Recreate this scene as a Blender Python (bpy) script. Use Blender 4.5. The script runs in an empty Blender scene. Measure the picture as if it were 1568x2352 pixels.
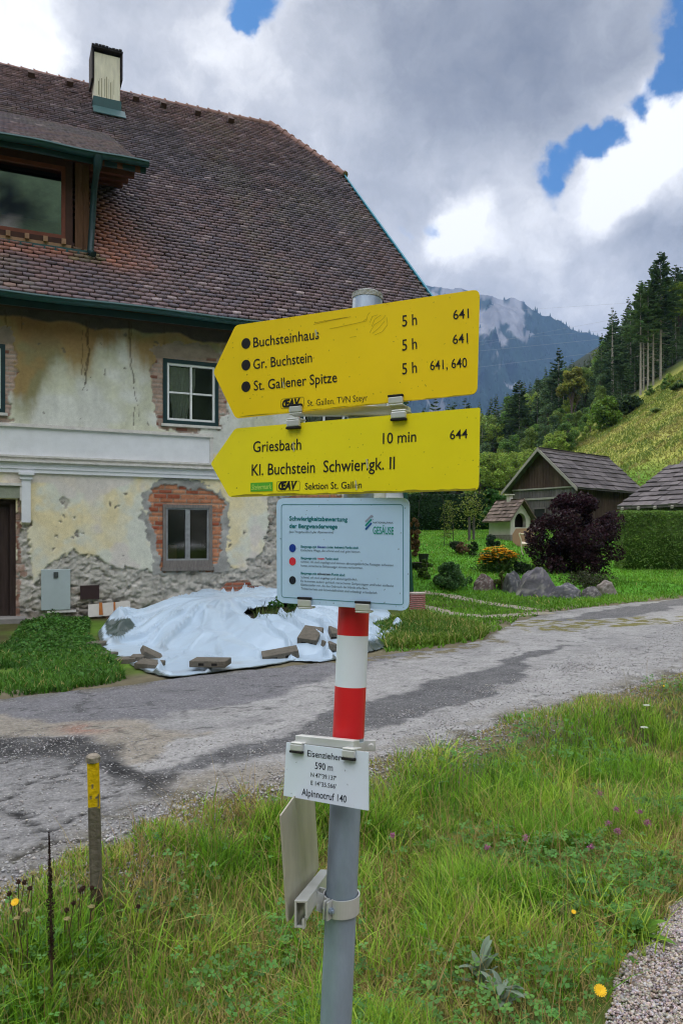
import bpy, math, random
import numpy as np
from mathutils import Vector, Matrix
random.seed(7)
RNG = np.random.default_rng(7)
sc = bpy.context.scene
COL = sc.collection

# ------------------------------------------------------------------ camera
F, CX, HY, CAMZ = 1767.0, 784.0, 1250.0, 1.4      # survey units: 1568 x 2352 frame, eye level at HY
cam = bpy.data.cameras.new("camera")
cam.sensor_width = 36.0
cam.lens = 36.0 * F / 2352.0
cam.shift_y = (HY - 1176.0) / 2352.0
cam.clip_start = 0.05
cam.clip_end = 20000
cam_o = bpy.data.objects.new("camera", cam)
COL.objects.link(cam_o)
cam_o.location = (0, 0, CAMZ)
cam_o.rotation_euler = (math.radians(90), 0, 0)
sc.camera = cam_o

def ray(x, y):
    return np.array([(x - CX) / F, 1.0, (HY - y) / F])
def at(x, y, d):
    return np.array([0, 0, CAMZ]) + ray(x, y) * d

# ------------------------------------------------------------------ render settings
sc.view_settings.view_transform = 'Standard'
sc.view_settings.look = 'None'
sc.view_settings.exposure = 0.42
sc.view_settings.gamma = 1.0
sc.view_settings.use_curve_mapping = False
sc.render.engine = 'CYCLES'
sc.cycles.max_bounces = 6
sc.cycles.diffuse_bounces = 3
sc.cycles.glossy_bounces = 3
sc.cycles.transmission_bounces = 4
sc.cycles.transparent_max_bounces = 8
sc.cycles.volume_bounces = 0
sc.cycles.use_denoising = True
sc.cycles.filter_width = 1.15
sc.cycles.sample_clamp_indirect = 6.0

def S(r, g, b):
    def f(c):
        c /= 255.0
        return c / 12.92 if c <= 0.04045 else ((c + 0.055) / 1.055) ** 2.4
    return (f(r), f(g), f(b))

# ------------------------------------------------------------------ sky
SUN_AZ = math.atan2(-0.62, 1.0)          # from +Y towards +X (negative: to the left)
SUN_EL = math.radians(38)
world = bpy.data.worlds.new("World")
sc.world = world
world.use_nodes = True
def build_sky():
    nt = world.node_tree
    N, L = nt.nodes, nt.links
    for n in list(N): N.remove(n)
    def nd(t, **k):
        n = N.new(t)
        for a, v in k.items(): setattr(n, a, v)
        return n
    def plug(s, v):
        if hasattr(v, 'is_output') or isinstance(v, bpy.types.NodeSocket): L.new(v, s)
        else: s.default_value = v
    def M(op, a, b=0.0, c=0.0, clamp=False):
        n = nd('ShaderNodeMath', operation=op, use_clamp=clamp)
        plug(n.inputs[0], a); plug(n.inputs[1], b)
        if len(n.inputs) > 2: plug(n.inputs[2], c)
        return n.outputs[0]
    def VM(op, a, b=None, scale=None):
        n = nd('ShaderNodeVectorMath', operation=op)
        plug(n.inputs[0], a)
        if b is not None: plug(n.inputs[1], b)
        if scale is not None: plug(n.inputs['Scale'], scale)
        return n.outputs['Value'] if op in ('LENGTH', 'DISTANCE', 'DOT_PRODUCT') else n.outputs['Vector']
    def noise(vec, scale, detail=6, rough=0.55, out='Fac'):
        n = nd('ShaderNodeTexNoise')
        L.new(vec, n.inputs['Vector'])
        n.inputs['Scale'].default_value = scale
        n.inputs['Detail'].default_value = detail
        n.inputs['Roughness'].default_value = rough
        return n.outputs[out]
    def smooth(v, a, b):
        n = nd('ShaderNodeMapRange', interpolation_type='SMOOTHSTEP')
        plug(n.inputs['Value'], v)
        n.inputs['From Min'].default_value = a; n.inputs['From Max'].default_value = b
        return n.outputs[0]
    tc = nd('ShaderNodeTexCoord')
    d = tc.outputs['Generated']
    wc = noise(d, 3.2, 5, 0.55, 'Color')
    w2 = noise(d, 10.0, 9, 0.62, 'Color')
    dw = VM('ADD', VM('ADD', d, VM('SCALE', VM('SUBTRACT', wc, (.5, .5, .5)), scale=0.05)),
            VM('SCALE', VM('SUBTRACT', w2, (.5, .5, .5)), scale=0.075))
    def blob(x, y, r, k):
        v = Vector(ray(x, y)).normalized()
        q = VM('DISTANCE', dw, tuple(v))
        return M('MULTIPLY', smooth(q, r, r * 0.15), k)
    def add(lst):
        o = lst[0]
        for b in lst[1:]: o = M('ADD', o, b)
        return o
    fine = noise(dw, 8.0, 10, 0.62)
    big = noise(dw, 2.6, 5, 0.5)
    wisp = noise(dw, 22.0, 8, 0.6)
    gap = add([blob(1585, 0, .055, 1.0), blob(1572, 100, .042, .9), blob(1520, 175, .030, .8), blob(1450, 232, .023, .8), blob(1385, 285, .022, .9),
               blob(1330, 325, .026, .95), blob(1272, 366, .022, .8), blob(1240, 405, .024, .42), blob(590, -5, .040, 1.0), blob(572, 55, .022, .8), blob(985, 507, .022, .5),
               blob(1250, 440, .024, .45), blob(930, 525, .02, .3)])
    cover = M('SUBTRACT', 1.0, smooth(M('ADD', gap, M('MULTIPLY', M('SUBTRACT', M('ADD', M('MULTIPLY', fine, .6), M('MULTIPLY', wisp, .4)), .5), 1.5)), .12, .72), clamp=True)
    lum = add([M('MULTIPLY', M('SUBTRACT', fine, .5), .95), M('MULTIPLY', M('SUBTRACT', wisp, .5), .38), M('MULTIPLY', M('SUBTRACT', big, .5), .40),
               blob(1490, 330, .105, .62), blob(1555, 245, .07, .5), blob(1400, 420, .07, .45), blob(1065, 520, .06, .5), blob(1000, 535, .04, .25), blob(-10, 85, .085, .95), blob(-80, 40, .16, .2),
               blob(640, 330, .24, .08), blob(560, 120, .10, .08), blob(1330, 560, .16, .14), blob(300, 60, .2, .08), blob(900, 430, .22, .10), blob(1100, 600, .2, .06),
               blob(1000, 130, .21, -.27), blob(1270, 120, .17, -.30), blob(860, 60, .14, -.08), blob(1150, 330, .10, .10), blob(780, 240, .08, .08), blob(1540, 520, .09, -.26), blob(1450, 470, .06, -.12), blob(1120, 600, .10, -.05), blob(340, 30, .10, -.08)])
    lum = M('ADD', lum, .52)
    ramp = nd('ShaderNodeValToRGB')
    L.new(lum, ramp.inputs[0])
    e = ramp.color_ramp.elements
    e[0].position = 0.0; e[0].color = (.22, .235, .27, 1)
    e[1].position = 1.0; e[1].color = (1.15, 1.15, 1.16, 1)
    for p, c in ((.25, (.33, .345, .38)), (.5, (.50, .515, .55)), (.68, (.66, .67, .70)), (.85, (.93, .93, .94))):
        k = ramp.color_ramp.elements.new(p); k.color = (*c, 1)
    # unseen clouds overhead and behind the camera are brightened to light the scene
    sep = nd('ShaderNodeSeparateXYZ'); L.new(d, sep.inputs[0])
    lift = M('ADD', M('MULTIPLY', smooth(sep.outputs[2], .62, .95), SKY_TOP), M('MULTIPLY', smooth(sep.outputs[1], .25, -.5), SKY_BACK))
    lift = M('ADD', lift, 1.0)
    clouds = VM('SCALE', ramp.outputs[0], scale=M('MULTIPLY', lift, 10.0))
    sky = nd('ShaderNodeTexSky')
    sky.sky_type = 'NISHITA'
    sky.sun_disc = False
    sky.sun_elevation = SUN_EL
    sky.sun_rotation = SUN_AZ
    sky.altitude = 600
    sky.air_density = 1.0; sky.dust_density = 0.3; sky.ozone_density = 2.0
    tint = nd('ShaderNodeMix', data_type='RGBA', blend_type='MULTIPLY')
    tint.inputs[0].default_value = 1.0
    L.new(sky.outputs[0], tint.inputs[6]); tint.inputs[7].default_value = (.34, .77, 1.10, 1)
    mx = nd('ShaderNodeMix', data_type='RGBA')
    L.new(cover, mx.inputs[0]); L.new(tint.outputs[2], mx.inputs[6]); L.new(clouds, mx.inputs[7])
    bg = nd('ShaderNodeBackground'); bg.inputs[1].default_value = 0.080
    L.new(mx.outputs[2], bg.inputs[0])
    out = nd('ShaderNodeOutputWorld'); L.new(bg.outputs[0], out.inputs[0])
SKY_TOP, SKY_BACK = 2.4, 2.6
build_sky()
world.cycles.sampling_method = 'MANUAL'
world.cycles.sample_map_resolution = 512

sun = bpy.data.lights.new("sun", 'SUN')
sun.energy = 1.3
sun.angle = math.radians(14)
sun.color = (1.0, .95, .86)
sun_o = bpy.data.objects.new("sun", sun)
COL.objects.link(sun_o)
sd = Vector((math.sin(SUN_AZ) * math.cos(SUN_EL), math.cos(SUN_AZ) * math.cos(SUN_EL), math.sin(SUN_EL)))
sun_o.rotation_euler = sd.to_track_quat('Z', 'Y').to_euler()
sun_o.location = (0, 0, 60)

# ------------------------------------------------------------------ numpy noise
def vnoise(x, y, seed=0):
    x = np.asarray(x, float); y = np.asarray(y, float)
    xi = np.floor(x).astype(np.int64); yi = np.floor(y).astype(np.int64)
    fx = x - xi; fy = y - yi
    fx = fx * fx * (3 - 2 * fx); fy = fy * fy * (3 - 2 * fy)
    def hsh(a, b):
        n = (a * 374761393 + b * 668265263 + seed * 982451653) & 0xFFFFFFFF
        n = ((n ^ (n >> 13)) * 1274126177) & 0xFFFFFFFF
        return ((n ^ (n >> 16)) & 0xFFFF) / 65535.0
    return (hsh(xi, yi) * (1 - fx) + hsh(xi + 1, yi) * fx) * (1 - fy) + (hsh(xi, yi + 1) * (1 - fx) + hsh(xi + 1, yi + 1) * fx) * fy
def fbm(x, y, oct=4, seed=0, gain=.5):
    t = 0; a = 1; s = 0
    for i in range(oct):
        t = t + a * vnoise(np.asarray(x) * 2 ** i + 17.3 * i, np.asarray(y) * 2 ** i + 9.1 * i, seed + i); s += a; a *= gain
    return t / s
def sst(a, b, x):
    t = np.clip((np.asarray(x, float) - a) / (b - a), 0, 1)
    return t * t * (3 - 2 * t)
def inpoly(px, py, poly):
    px = np.asarray(px, float); py = np.asarray(py, float)
    r = np.zeros(px.shape, bool)
    n = len(poly)
    for i in range(n):
        x0, y0 = poly[i]; x1, y1 = poly[(i + 1) % n]
        if y0 == y1: continue
        c = ((y0 > py) != (y1 > py)) & (px < (x1 - x0) * (py - y0) / (y1 - y0) + x0)
        r ^= c
    return r
def pdist(px, py, pts, closed=False):
    px = np.asarray(px, float); py = np.asarray(py, float)
    best = np.full(px.shape, 1e9)
    n = len(pts)
    for i in range(n if closed else n - 1):
        x0, y0 = pts[i]; x1, y1 = pts[(i + 1) % n]
        dx, dy = x1 - x0, y1 - y0
        q = dx * dx + dy * dy + 1e-12
        t = np.clip(((px - x0) * dx + (py - y0) * dy) / q, 0, 1)
        best = np.minimum(best, np.hypot(px - x0 - t * dx, py - y0 - t * dy))
    return best
def sdist(px, py, poly):
    d = pdist(px, py, poly, True)
    return np.where(inpoly(px, py, poly), d, -d)
def voronoi(x, y, seed=0, jit=.9):
    """nearest, second nearest, cell id over unit cells"""
    x = np.asarray(x, float); y = np.asarray(y, float)
    xi = np.floor(x).astype(np.int64); yi = np.floor(y).astype(np.int64)
    d1 = np.full(x.shape, 9.); d2 = np.full(x.shape, 9.); cid = np.zeros(x.shape)
    def h(a, b, k):
        n = (a * 374761393 + b * 668265263 + (seed + k) * 982451653) & 0xFFFFFFFF
        n = ((n ^ (n >> 13)) * 1274126177) & 0xFFFFFFFF
        return ((n ^ (n >> 16)) & 0xFFFF) / 65535.0
    for i in (-1, 0, 1):
        for j in (-1, 0, 1):
            a = xi + i; b = yi + j
            q = np.hypot(a + .5 + (h(a, b, 1) - .5) * jit - x, b + .5 + (h(a, b, 2) - .5) * jit - y)
            c = h(a, b, 3)
            near = q < d1
            d2 = np.where(near, d1, np.minimum(d2, q))
            cid = np.where(near, c, cid)
            d1 = np.where(near, q, d1)
    return d1, d2, cid

# ------------------------------------------------------------------ materials
def material(name, color=(.5, .5, .5), rough=.8, attr=False, var=.12, nscale=6.0, bump=0.0, bscale=40.0, metal=0.0,
             spec=.35, translucent=0.0, detail=5, stretch=None, speck=None, island=0.0):
    m = bpy.data.materials.new(name)
    m.use_nodes = True
    nt = m.node_tree; N, L = nt.nodes, nt.links
    b = N['Principled BSDF']
    b.inputs['Roughness'].default_value = rough
    b.inputs['Metallic'].default_value = metal
    b.inputs['Specular IOR Level'].default_value = spec
    tc = N.new('ShaderNodeTexCoord')
    vec = tc.outputs['Object']
    if stretch:
        mp = N.new('ShaderNodeMapping'); mp.inputs['Scale'].default_value = stretch
        L.new(vec, mp.inputs[0]); vec = mp.outputs[0]
    if attr:
        a = N.new('ShaderNodeAttribute'); a.attribute_name = 'Col'; base = a.outputs['Color']
    else:
        rgb = N.new('ShaderNodeRGB'); rgb.outputs[0].default_value = (*color, 1); base = rgb.outputs[0]
    def mul(col, fac_sock, lo, hi):
        mr = N.new('ShaderNodeMapRange'); L.new(fac_sock, mr.inputs[0])
        mr.inputs[1].default_value = .25; mr.inputs[2].default_value = .75
        mr.inputs[3].default_value = lo; mr.inputs[4].default_value = hi
        vm = N.new('ShaderNodeVectorMath'); vm.operation = 'SCALE'
        L.new(col, vm.inputs[0]); L.new(mr.outputs[0], vm.inputs['Scale'])
        return vm.outputs[0]
    if var:
        n = N.new('ShaderNodeTexNoise'); L.new(vec, n.inputs['Vector'])
        n.inputs['Scale'].default_value = nscale; n.inputs['Detail'].default_value = detail; n.inputs['Roughness'].default_value = .62
        base = mul(base, n.outputs['Fac'], 1 - var, 1 + var)
    if island:
        g = N.new('ShaderNodeNewGeometry')
        mr = N.new('ShaderNodeMapRange'); L.new(g.outputs['Random Per Island'], mr.inputs[0])
        mr.inputs[3].default_value = 1 - island; mr.inputs[4].default_value = 1 + island
        vm = N.new('ShaderNodeVectorMath'); vm.operation = 'SCALE'
        L.new(base, vm.inputs[0]); L.new(mr.outputs[0], vm.inputs['Scale']); base = vm.outputs[0]
    if speck:            # (scale, threshold, colour): small stones or flecks
        v = N.new('ShaderNodeTexVoronoi'); L.new(vec, v.inputs['Vector']); v.inputs['Scale'].default_value = speck[0]
        sp = N.new('ShaderNodeSeparateColor'); L.new(v.outputs['Color'], sp.inputs[0])
        mr = N.new('ShaderNodeMapRange'); L.new(sp.outputs[0], mr.inputs[0])
        mr.inputs[1].default_value = speck[1]; mr.inputs[2].default_value = min(1, speck[1] + .25)
        mx = N.new('ShaderNodeMix'); mx.data_type = 'RGBA'
        L.new(mr.outputs[0], mx.inputs[0]); L.new(base, mx.inputs[6]); mx.inputs[7].default_value = (*speck[2], 1)
        base = mx.outputs[2]
    L.new(base, b.inputs['Base Color'])
    if bump:
        n2 = N.new('ShaderNodeTexNoise'); L.new(vec, n2.inputs['Vector'])
        n2.inputs['Scale'].default_value = bscale; n2.inputs['Detail'].default_value = 6
        bp = N.new('ShaderNodeBump'); bp.inputs['Strength'].default_value = bump; bp.inputs['Distance'].default_value = .02
        L.new(n2.outputs['Fac'], bp.inputs['Height']); L.new(bp.outputs[0], b.inputs['Normal'])
    if translucent:
        t = N.new('ShaderNodeBsdfTranslucent'); L.new(base, t.inputs[0])
        mx = N.new('ShaderNodeMixShader'); mx.inputs[0].default_value = translucent
        L.new(b.outputs[0], mx.inputs[1]); L.new(t.outputs[0], mx.inputs[2])
        L.new(mx.outputs[0], N['Material Output'].inputs[0])
    return m

def glass_material(name, tint, rough=.04, extra=.06):
    m = bpy.data.materials.new(name); m.use_nodes = True
    nt = m.node_tree; N, L = nt.nodes, nt.links
    b = N['Principled BSDF']
    b.inputs['Base Color'].default_value = (*tint, 1); b.inputs['Roughness'].default_value = rough
    b.inputs['Specular IOR Level'].default_value = .7
    tr = N.new('ShaderNodeBsdfTransparent'); tr.inputs[0].default_value = (.85, .9, .88, 1)
    fr = N.new('ShaderNodeFresnel'); fr.inputs[0].default_value = 1.5
    ad = N.new('ShaderNodeMath'); ad.operation = 'ADD'; L.new(fr.outputs[0], ad.inputs[0]); ad.inputs[1].default_value = extra
    gl = N.new('ShaderNodeBsdfGlossy'); gl.inputs['Roughness'].default_value = rough
    mx = N.new('ShaderNodeMixShader'); L.new(ad.outputs[0], mx.inputs[0]); L.new(tr.outputs[0], mx.inputs[1]); L.new(gl.outputs[0], mx.inputs[2])
    L.new(mx.outputs[0], N['Material Output'].inputs[0])
    return m

# ------------------------------------------------------------------ mesh helpers
def origin(o):
    return np.array(o.location) if o is not None else np.zeros(3)
def np_mesh(name, V, Fc, mat, parent=None, col=None, smooth=False):
    """V (n,3) world coordinates, Fc (m,k) faces of one size; linked as ONE mesh object"""
    V = np.asarray(V, np.float32).reshape(-1, 3); Fc = np.asarray(Fc, np.int32)
    me = bpy.data.meshes.new(name)
    m, k = Fc.shape
    Vl = V - (0 if parent is None else root_of(parent))
    me.vertices.add(len(V)); me.vertices.foreach_set('co', np.ascontiguousarray(Vl, np.float32).ravel())
    me.loops.add(m * k); me.loops.foreach_set('vertex_index', np.ascontiguousarray(Fc).ravel())
    me.polygons.add(m); me.polygons.foreach_set('loop_start', np.arange(m, dtype=np.int32) * k)
    try: me.polygons.foreach_set('loop_total', np.full(m, k, np.int32))
    except Exception: pass
    me.update(calc_edges=True)
    me.validate()
    if smooth: me.polygons.foreach_set('use_smooth', np.ones(len(me.polygons), bool))
    if col is not None:
        a = me.color_attributes.new('Col', 'FLOAT_COLOR', 'POINT')
        c = np.ones((len(V), 4), np.float32); c[:, :3] = col
        a.data.foreach_set('color', c.ravel())
    me.materials.append(mat)
    o = bpy.data.objects.new(name, me); COL.objects.link(o)
    if parent is not None: o.parent = parent
    return o
ROOT = {}
def root_of(o):
    p = np.zeros(3)
    while o is not None:
        p = p + np.array(o.location); o = o.parent
    return p
class B:
    """collects polygons; build() links them as one mesh object"""
    def __init__(s): s.v = []; s.f = []; s.c = []
    def poly(s, pts, col=None):
        i = len(s.v); s.v += [tuple(p) for p in pts]; s.f.append(tuple(range(i, i + len(pts))))
        s.c += [col or (1, 1, 1)] * len(pts)
    def hexa(s, p, col=None):
        """p: 8 points, bottom ring then top ring"""
        i = len(s.v); s.v += [tuple(q) for q in p]; s.c += [col or (1, 1, 1)] * 8
        for f in ((3, 2, 1, 0), (4, 5, 6, 7), (0, 1, 5, 4), (1, 2, 6, 5), (2, 3, 7, 6), (3, 0, 4, 7)):
            s.f.append(tuple(i + k for k in f))
    def box(s, o, a, b, c, col=None):
        """corner o and edge vectors a, b, c"""
        o, a, b, c = (np.array(q, float) for q in (o, a, b, c))
        s.hexa([o, o + a, o + a + b, o + b, o + c, o + a + c, o + a + b + c, o + b + c], col)
    def cbox(s, ctr, size, rz=0.0, tilt=None, col=None):
        R = Matrix.Rotation(rz, 3, 'Z')
        if tilt: R = R @ Matrix.Rotation(tilt[0], 3, 'X') @ Matrix.Rotation(tilt[1], 3, 'Y')
        R = np.array(R); h = np.array(size) / 2
        a, b, c = R @ [size[0], 0, 0], R @ [0, size[1], 0], R @ [0, 0, size[2]]
        s.box(np.array(ctr) - (a + b + c) / 2, a, b, c, col)
    def prism(s, pts, ext, col=None):
        pts = [np.array(p, float) for p in pts]; ext = np.array(ext, float); n = len(pts); i = len(s.v)
        s.v += [tuple(p) for p in pts] + [tuple(p + ext) for p in pts]; s.c += [col or (1, 1, 1)] * (2 * n)
        s.f.append(tuple(i + k for k in range(n - 1, -1, -1))); s.f.append(tuple(i + n + k for k in range(n)))
        for k in range(n):
            j = (k + 1) % n; s.f.append((i + k, i + j, i + n + j, i + n + k))
    def tube(s, pts, r, n=8, cap=True, col=None):
        pts = [np.array(p, float) for p in pts]; m = len(pts)
        rs = r if hasattr(r, '__len__') else [r] * m
        i = len(s.v); up = None
        for k, p in enumerate(pts):
            t = pts[min(k + 1, m - 1)] - pts[max(k - 1, 0)]; t /= np.linalg.norm(t) + 1e-12
            if up is None:
                up = np.cross(t, [0, 0, 1.0] if abs(t[2]) < .9 else [1.0, 0, 0])
            up = up - t * np.dot(up, t); up /= np.linalg.norm(up) + 1e-12
            w = np.cross(t, up)
            for q in range(n):
                a = 2 * math.pi * q / n
                s.v.append(tuple(p + rs[k] * (math.cos(a) * up + math.sin(a) * w))); s.c.append(col or (1, 1, 1))
        for k in range(m - 1):
            for q in range(n):
                s.f.append((i + k * n + q, i + k * n + (q + 1) % n, i + (k + 1) * n + (q + 1) % n, i + (k + 1) * n + q))
        if cap:
            s.f.append(tuple(i + q for q in range(n - 1, -1, -1))); s.f.append(tuple(i + (m - 1) * n + q for q in range(n)))
    def build(s, name, mat, parent=None, smooth=False, col=False, bevel=0.0):
        me = bpy.data.meshes.new(name)
        off = root_of(parent) if parent is not None else np.zeros(3)
        me.from_pydata([tuple(np.array(p) - off) for p in s.v], [], s.f)
        me.update()
        if smooth: me.polygons.foreach_set('use_smooth', np.ones(len(me.polygons), bool))
        if col:
            a = me.color_attributes.new('Col', 'FLOAT_COLOR', 'POINT')
            c = np.ones((len(s.v), 4), np.float32); c[:, :3] = s.c; a.data.foreach_set('color', c.ravel())
        me.materials.append(mat)
        o = bpy.data.objects.new(name, me); COL.objects.link(o)
        if parent is not None: o.parent = parent
        if bevel:
            md = o.modifiers.new('edge', 'BEVEL'); md.width = bevel; md.segments = 2; md.limit_method = 'ANGLE'
        if smooth and hasattr(me, 'set_sharp_from_angle'): me.set_sharp_from_angle(angle=math.radians(40))
        return o
def thing(name, label, cat, loc, group=None):
    o = bpy.data.objects.new(name, None); COL.objects.link(o); o.empty_display_size = .1
    o.location = tuple(float(q) for q in loc)
    o['label'] = label; o['category'] = cat
    if group: o['group'] = group
    return o
def tag(o, label, cat, group=None):
    o['label'] = label; o['category'] = cat
    if group: o['group'] = group
    return o
def kind(o, k, label=None, cat=None):
    o['kind'] = k
    if label: o['label'] = label
    if cat: o['category'] = cat
    return o
def copy_thing(src, loc, rz=0.0, scale=1.0, label=None, group=None):
    c = src.copy(); COL.objects.link(c)
    c.location = tuple(float(q) for q in loc); c.rotation_euler = (0, 0, rz)
    c.scale = (scale,) * 3 if not hasattr(scale, '__len__') else scale
    if label: c['label'] = label
    if group: c['group'] = group
    def kids(a, b):
        for ch in list(a.children):
            if ch.name.startswith('~'): continue
            k = ch.copy(); COL.objects.link(k); k.parent = b; kids(ch, k)
    kids(src, c)
    return c
# ------------------------------------------------------------------ the lie of the land
PD = np.array([-200, 12, 14, 16, 18, 19.5, 21, 24, 30, 38, 60, 80, 120, 400, 5000.])
PZ = np.array([0, 0, .02, .06, .1, .17, .55, .85, 1.7, 2.1, 4.6, 6.0, 8.5, 14, 40.])
def gp(x, y, z=0.0):
    d = (CAMZ - z) * F / (y - HY)
    return ((x - CX) / F * d, d)
VERGE = [gp(-500, 2230, 0), gp(0, 2085), gp(130, 2015), gp(290, 1955), gp(380, 1895), gp(450, 1855), gp(640, 1812), gp(850, 1765), gp(1000, 1735),
         gp(1130, 1682), gp(1300, 1630), gp(1440, 1590), gp(1568, 1550), gp(1800, 1495), gp(2200, 1440)]
ROAD = VERGE + [(20, 19.5), gp(1568, 1368, .15), gp(1400, 1385, .1), gp(1250, 1403, .06), gp(1165, 1430), gp(1100, 1466), gp(1000, 1487), gp(900, 1497),
                gp(700, 1520), gp(400, 1550), gp(250, 1572), gp(60, 1590), gp(0, 1597), gp(-300, 1600)] + [(-9, 6)]
PATH = [gp(1700, 1980, -.15), gp(1568, 2085, -.15), gp(1490, 2160, -.15), gp(1440, 2260, -.15), gp(1405, 2352, -.15), gp(1380, 2450, -.15), (.7, 1.2), (-.6, .6), (-.8, -4), (5, -4), (7, 4.5)]
def hill(X, Y):
    foot = 17.3 + (80 - Y) * .05
    q = (X - foot)
    return .67 * (np.logaddexp(0, q / 1.8) * 1.8) * sst(25, 48, Y)
def land(X, Y):
    X = np.asarray(X, float); Y = np.asarray(Y, float)
    z = np.interp(Y, PD, PZ)
    r = X / np.maximum(Y, 1)
    z = z * (1 - .5 * sst(.28, .36, r) * (1 - sst(32, 46, Y)) * sst(19, 22, Y))
    z = z + np.minimum(hill(X, Y), 160 + .1 * X)
    near = (Y < 12) & (Y > -12) & (np.abs(X) < 14)
    if np.any(near):
        xs, ys = X[near], Y[near]
        sd_ = sdist(xs, ys, ROAD)
        side = (ys < np.interp(xs, [p[0] for p in VERGE], [p[1] for p in VERGE])) & (sd_ < 0)
        dd = np.where(side, -sd_, 0)
        dip = -.22 * sst(0, .8, dd) + .09 * sst(.9, 2.2, dd)
        bump = (fbm(xs * 1.7, ys * 1.7, 3, 5) - .5) * .09 * sst(.05, .5, dd)
        z = z.copy(); z[near] += (dip + bump) * (1 - sst(8, 12, np.abs(ys)))
    return z
def land1(x, y): return float(land(np.array([x]), np.array([y]))[0])
def hit(x, y, surf=land, d0=1.5, d1=600):
    """where the sight line of the survey point (x, y) meets a surface"""
    D = d0 * (d1 / d0) ** np.linspace(0, 1, 4000)
    r = ray(x, y)
    z = CAMZ + r[2] * D
    h = surf(r[0] * D, D)
    k = np.argmax(z <= h)
    if not (z <= h).any(): k = len(D) - 1
    return np.array([r[0] * D[k], D[k], h[k]])

# ground sheet
def axis(lo, hi, a, b, step, grow=1.16):
    v = list(np.arange(a, b + 1e-6, step)); s = step
    while v[-1] < hi: s *= grow; v.append(v[-1] + s)
    s = step
    while v[0] > lo: s *= grow; v.insert(0, v[0] - s)
    return np.array(v)
def grid_faces(nx, ny, keep=None):
    i = np.arange(nx * ny).reshape(ny, nx)
    f = np.stack([i[:-1, :-1], i[:-1, 1:], i[1:, 1:], i[1:, :-1]], -1).reshape(-1, 4)
    return f if keep is None else f[keep]
gx = axis(-5200, 5200, -6, 26, .16, 1.12); gy = axis(-300, 5600, -1, 22, .16, 1.06)
GX, GY = np.meshgrid(gx, gy)
gz = land(GX, GY)
in_road = sdist(GX.ravel(), GY.ravel(), ROAD).reshape(GX.shape)
gz2 = gz - .05 * sst(.02, .25, in_road) - .05 * sst(.05, .2, sdist(GX.ravel(), GY.ravel(), PATH).reshape(GX.shape))
n1 = fbm(GX * .9, GY * .9, 5, 3); n2 = fbm(GX * .11, GY * .11, 4, 8)
soil = np.array(S(74, 72, 44)); green = np.array(S(84, 112, 40)); meadow = np.array(S(150, 150, 74)); dark = np.array(S(40, 48, 32))
gc = soil + (green - soil) * sst(.3, .65, n1)[..., None]
lawn = np.array(S(86, 140, 44))
fl = sst(17, 20, GY) * (1 - sst(70, 90, GY))
gc = gc + (lawn * (.75 + .5 * n1)[..., None] - gc) * fl[..., None]
mh = sst(1.5, 4, hill(GX, GY))
gc = gc + (meadow * (.6 + .8 * n1)[..., None] - gc) * (mh * (1 - sst(88, 96, GY)))[..., None]
gc = gc + (dark - gc) * sst(89, 97, GY)[..., None]
kerbside = (1 - sst(.1, .45, np.abs(in_road))) * (GY < 23)
gc = gc + (np.array(S(112, 104, 84)) * (.6 + .7 * fbm(GX * 5, GY * 5, 3, 4))[..., None] - gc) * kerbside[..., None]
M_ground = material("ground_soil", attr=True, rough=.95, var=.3, nscale=3, bump=.5, bscale=30, spec=.1)
ground = np_mesh("ground", np.stack([GX, GY, gz2], -1), grid_faces(len(gx), len(gy)), M_ground, col=gc.reshape(-1, 3), smooth=True)
kind(ground, 'structure')

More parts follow.
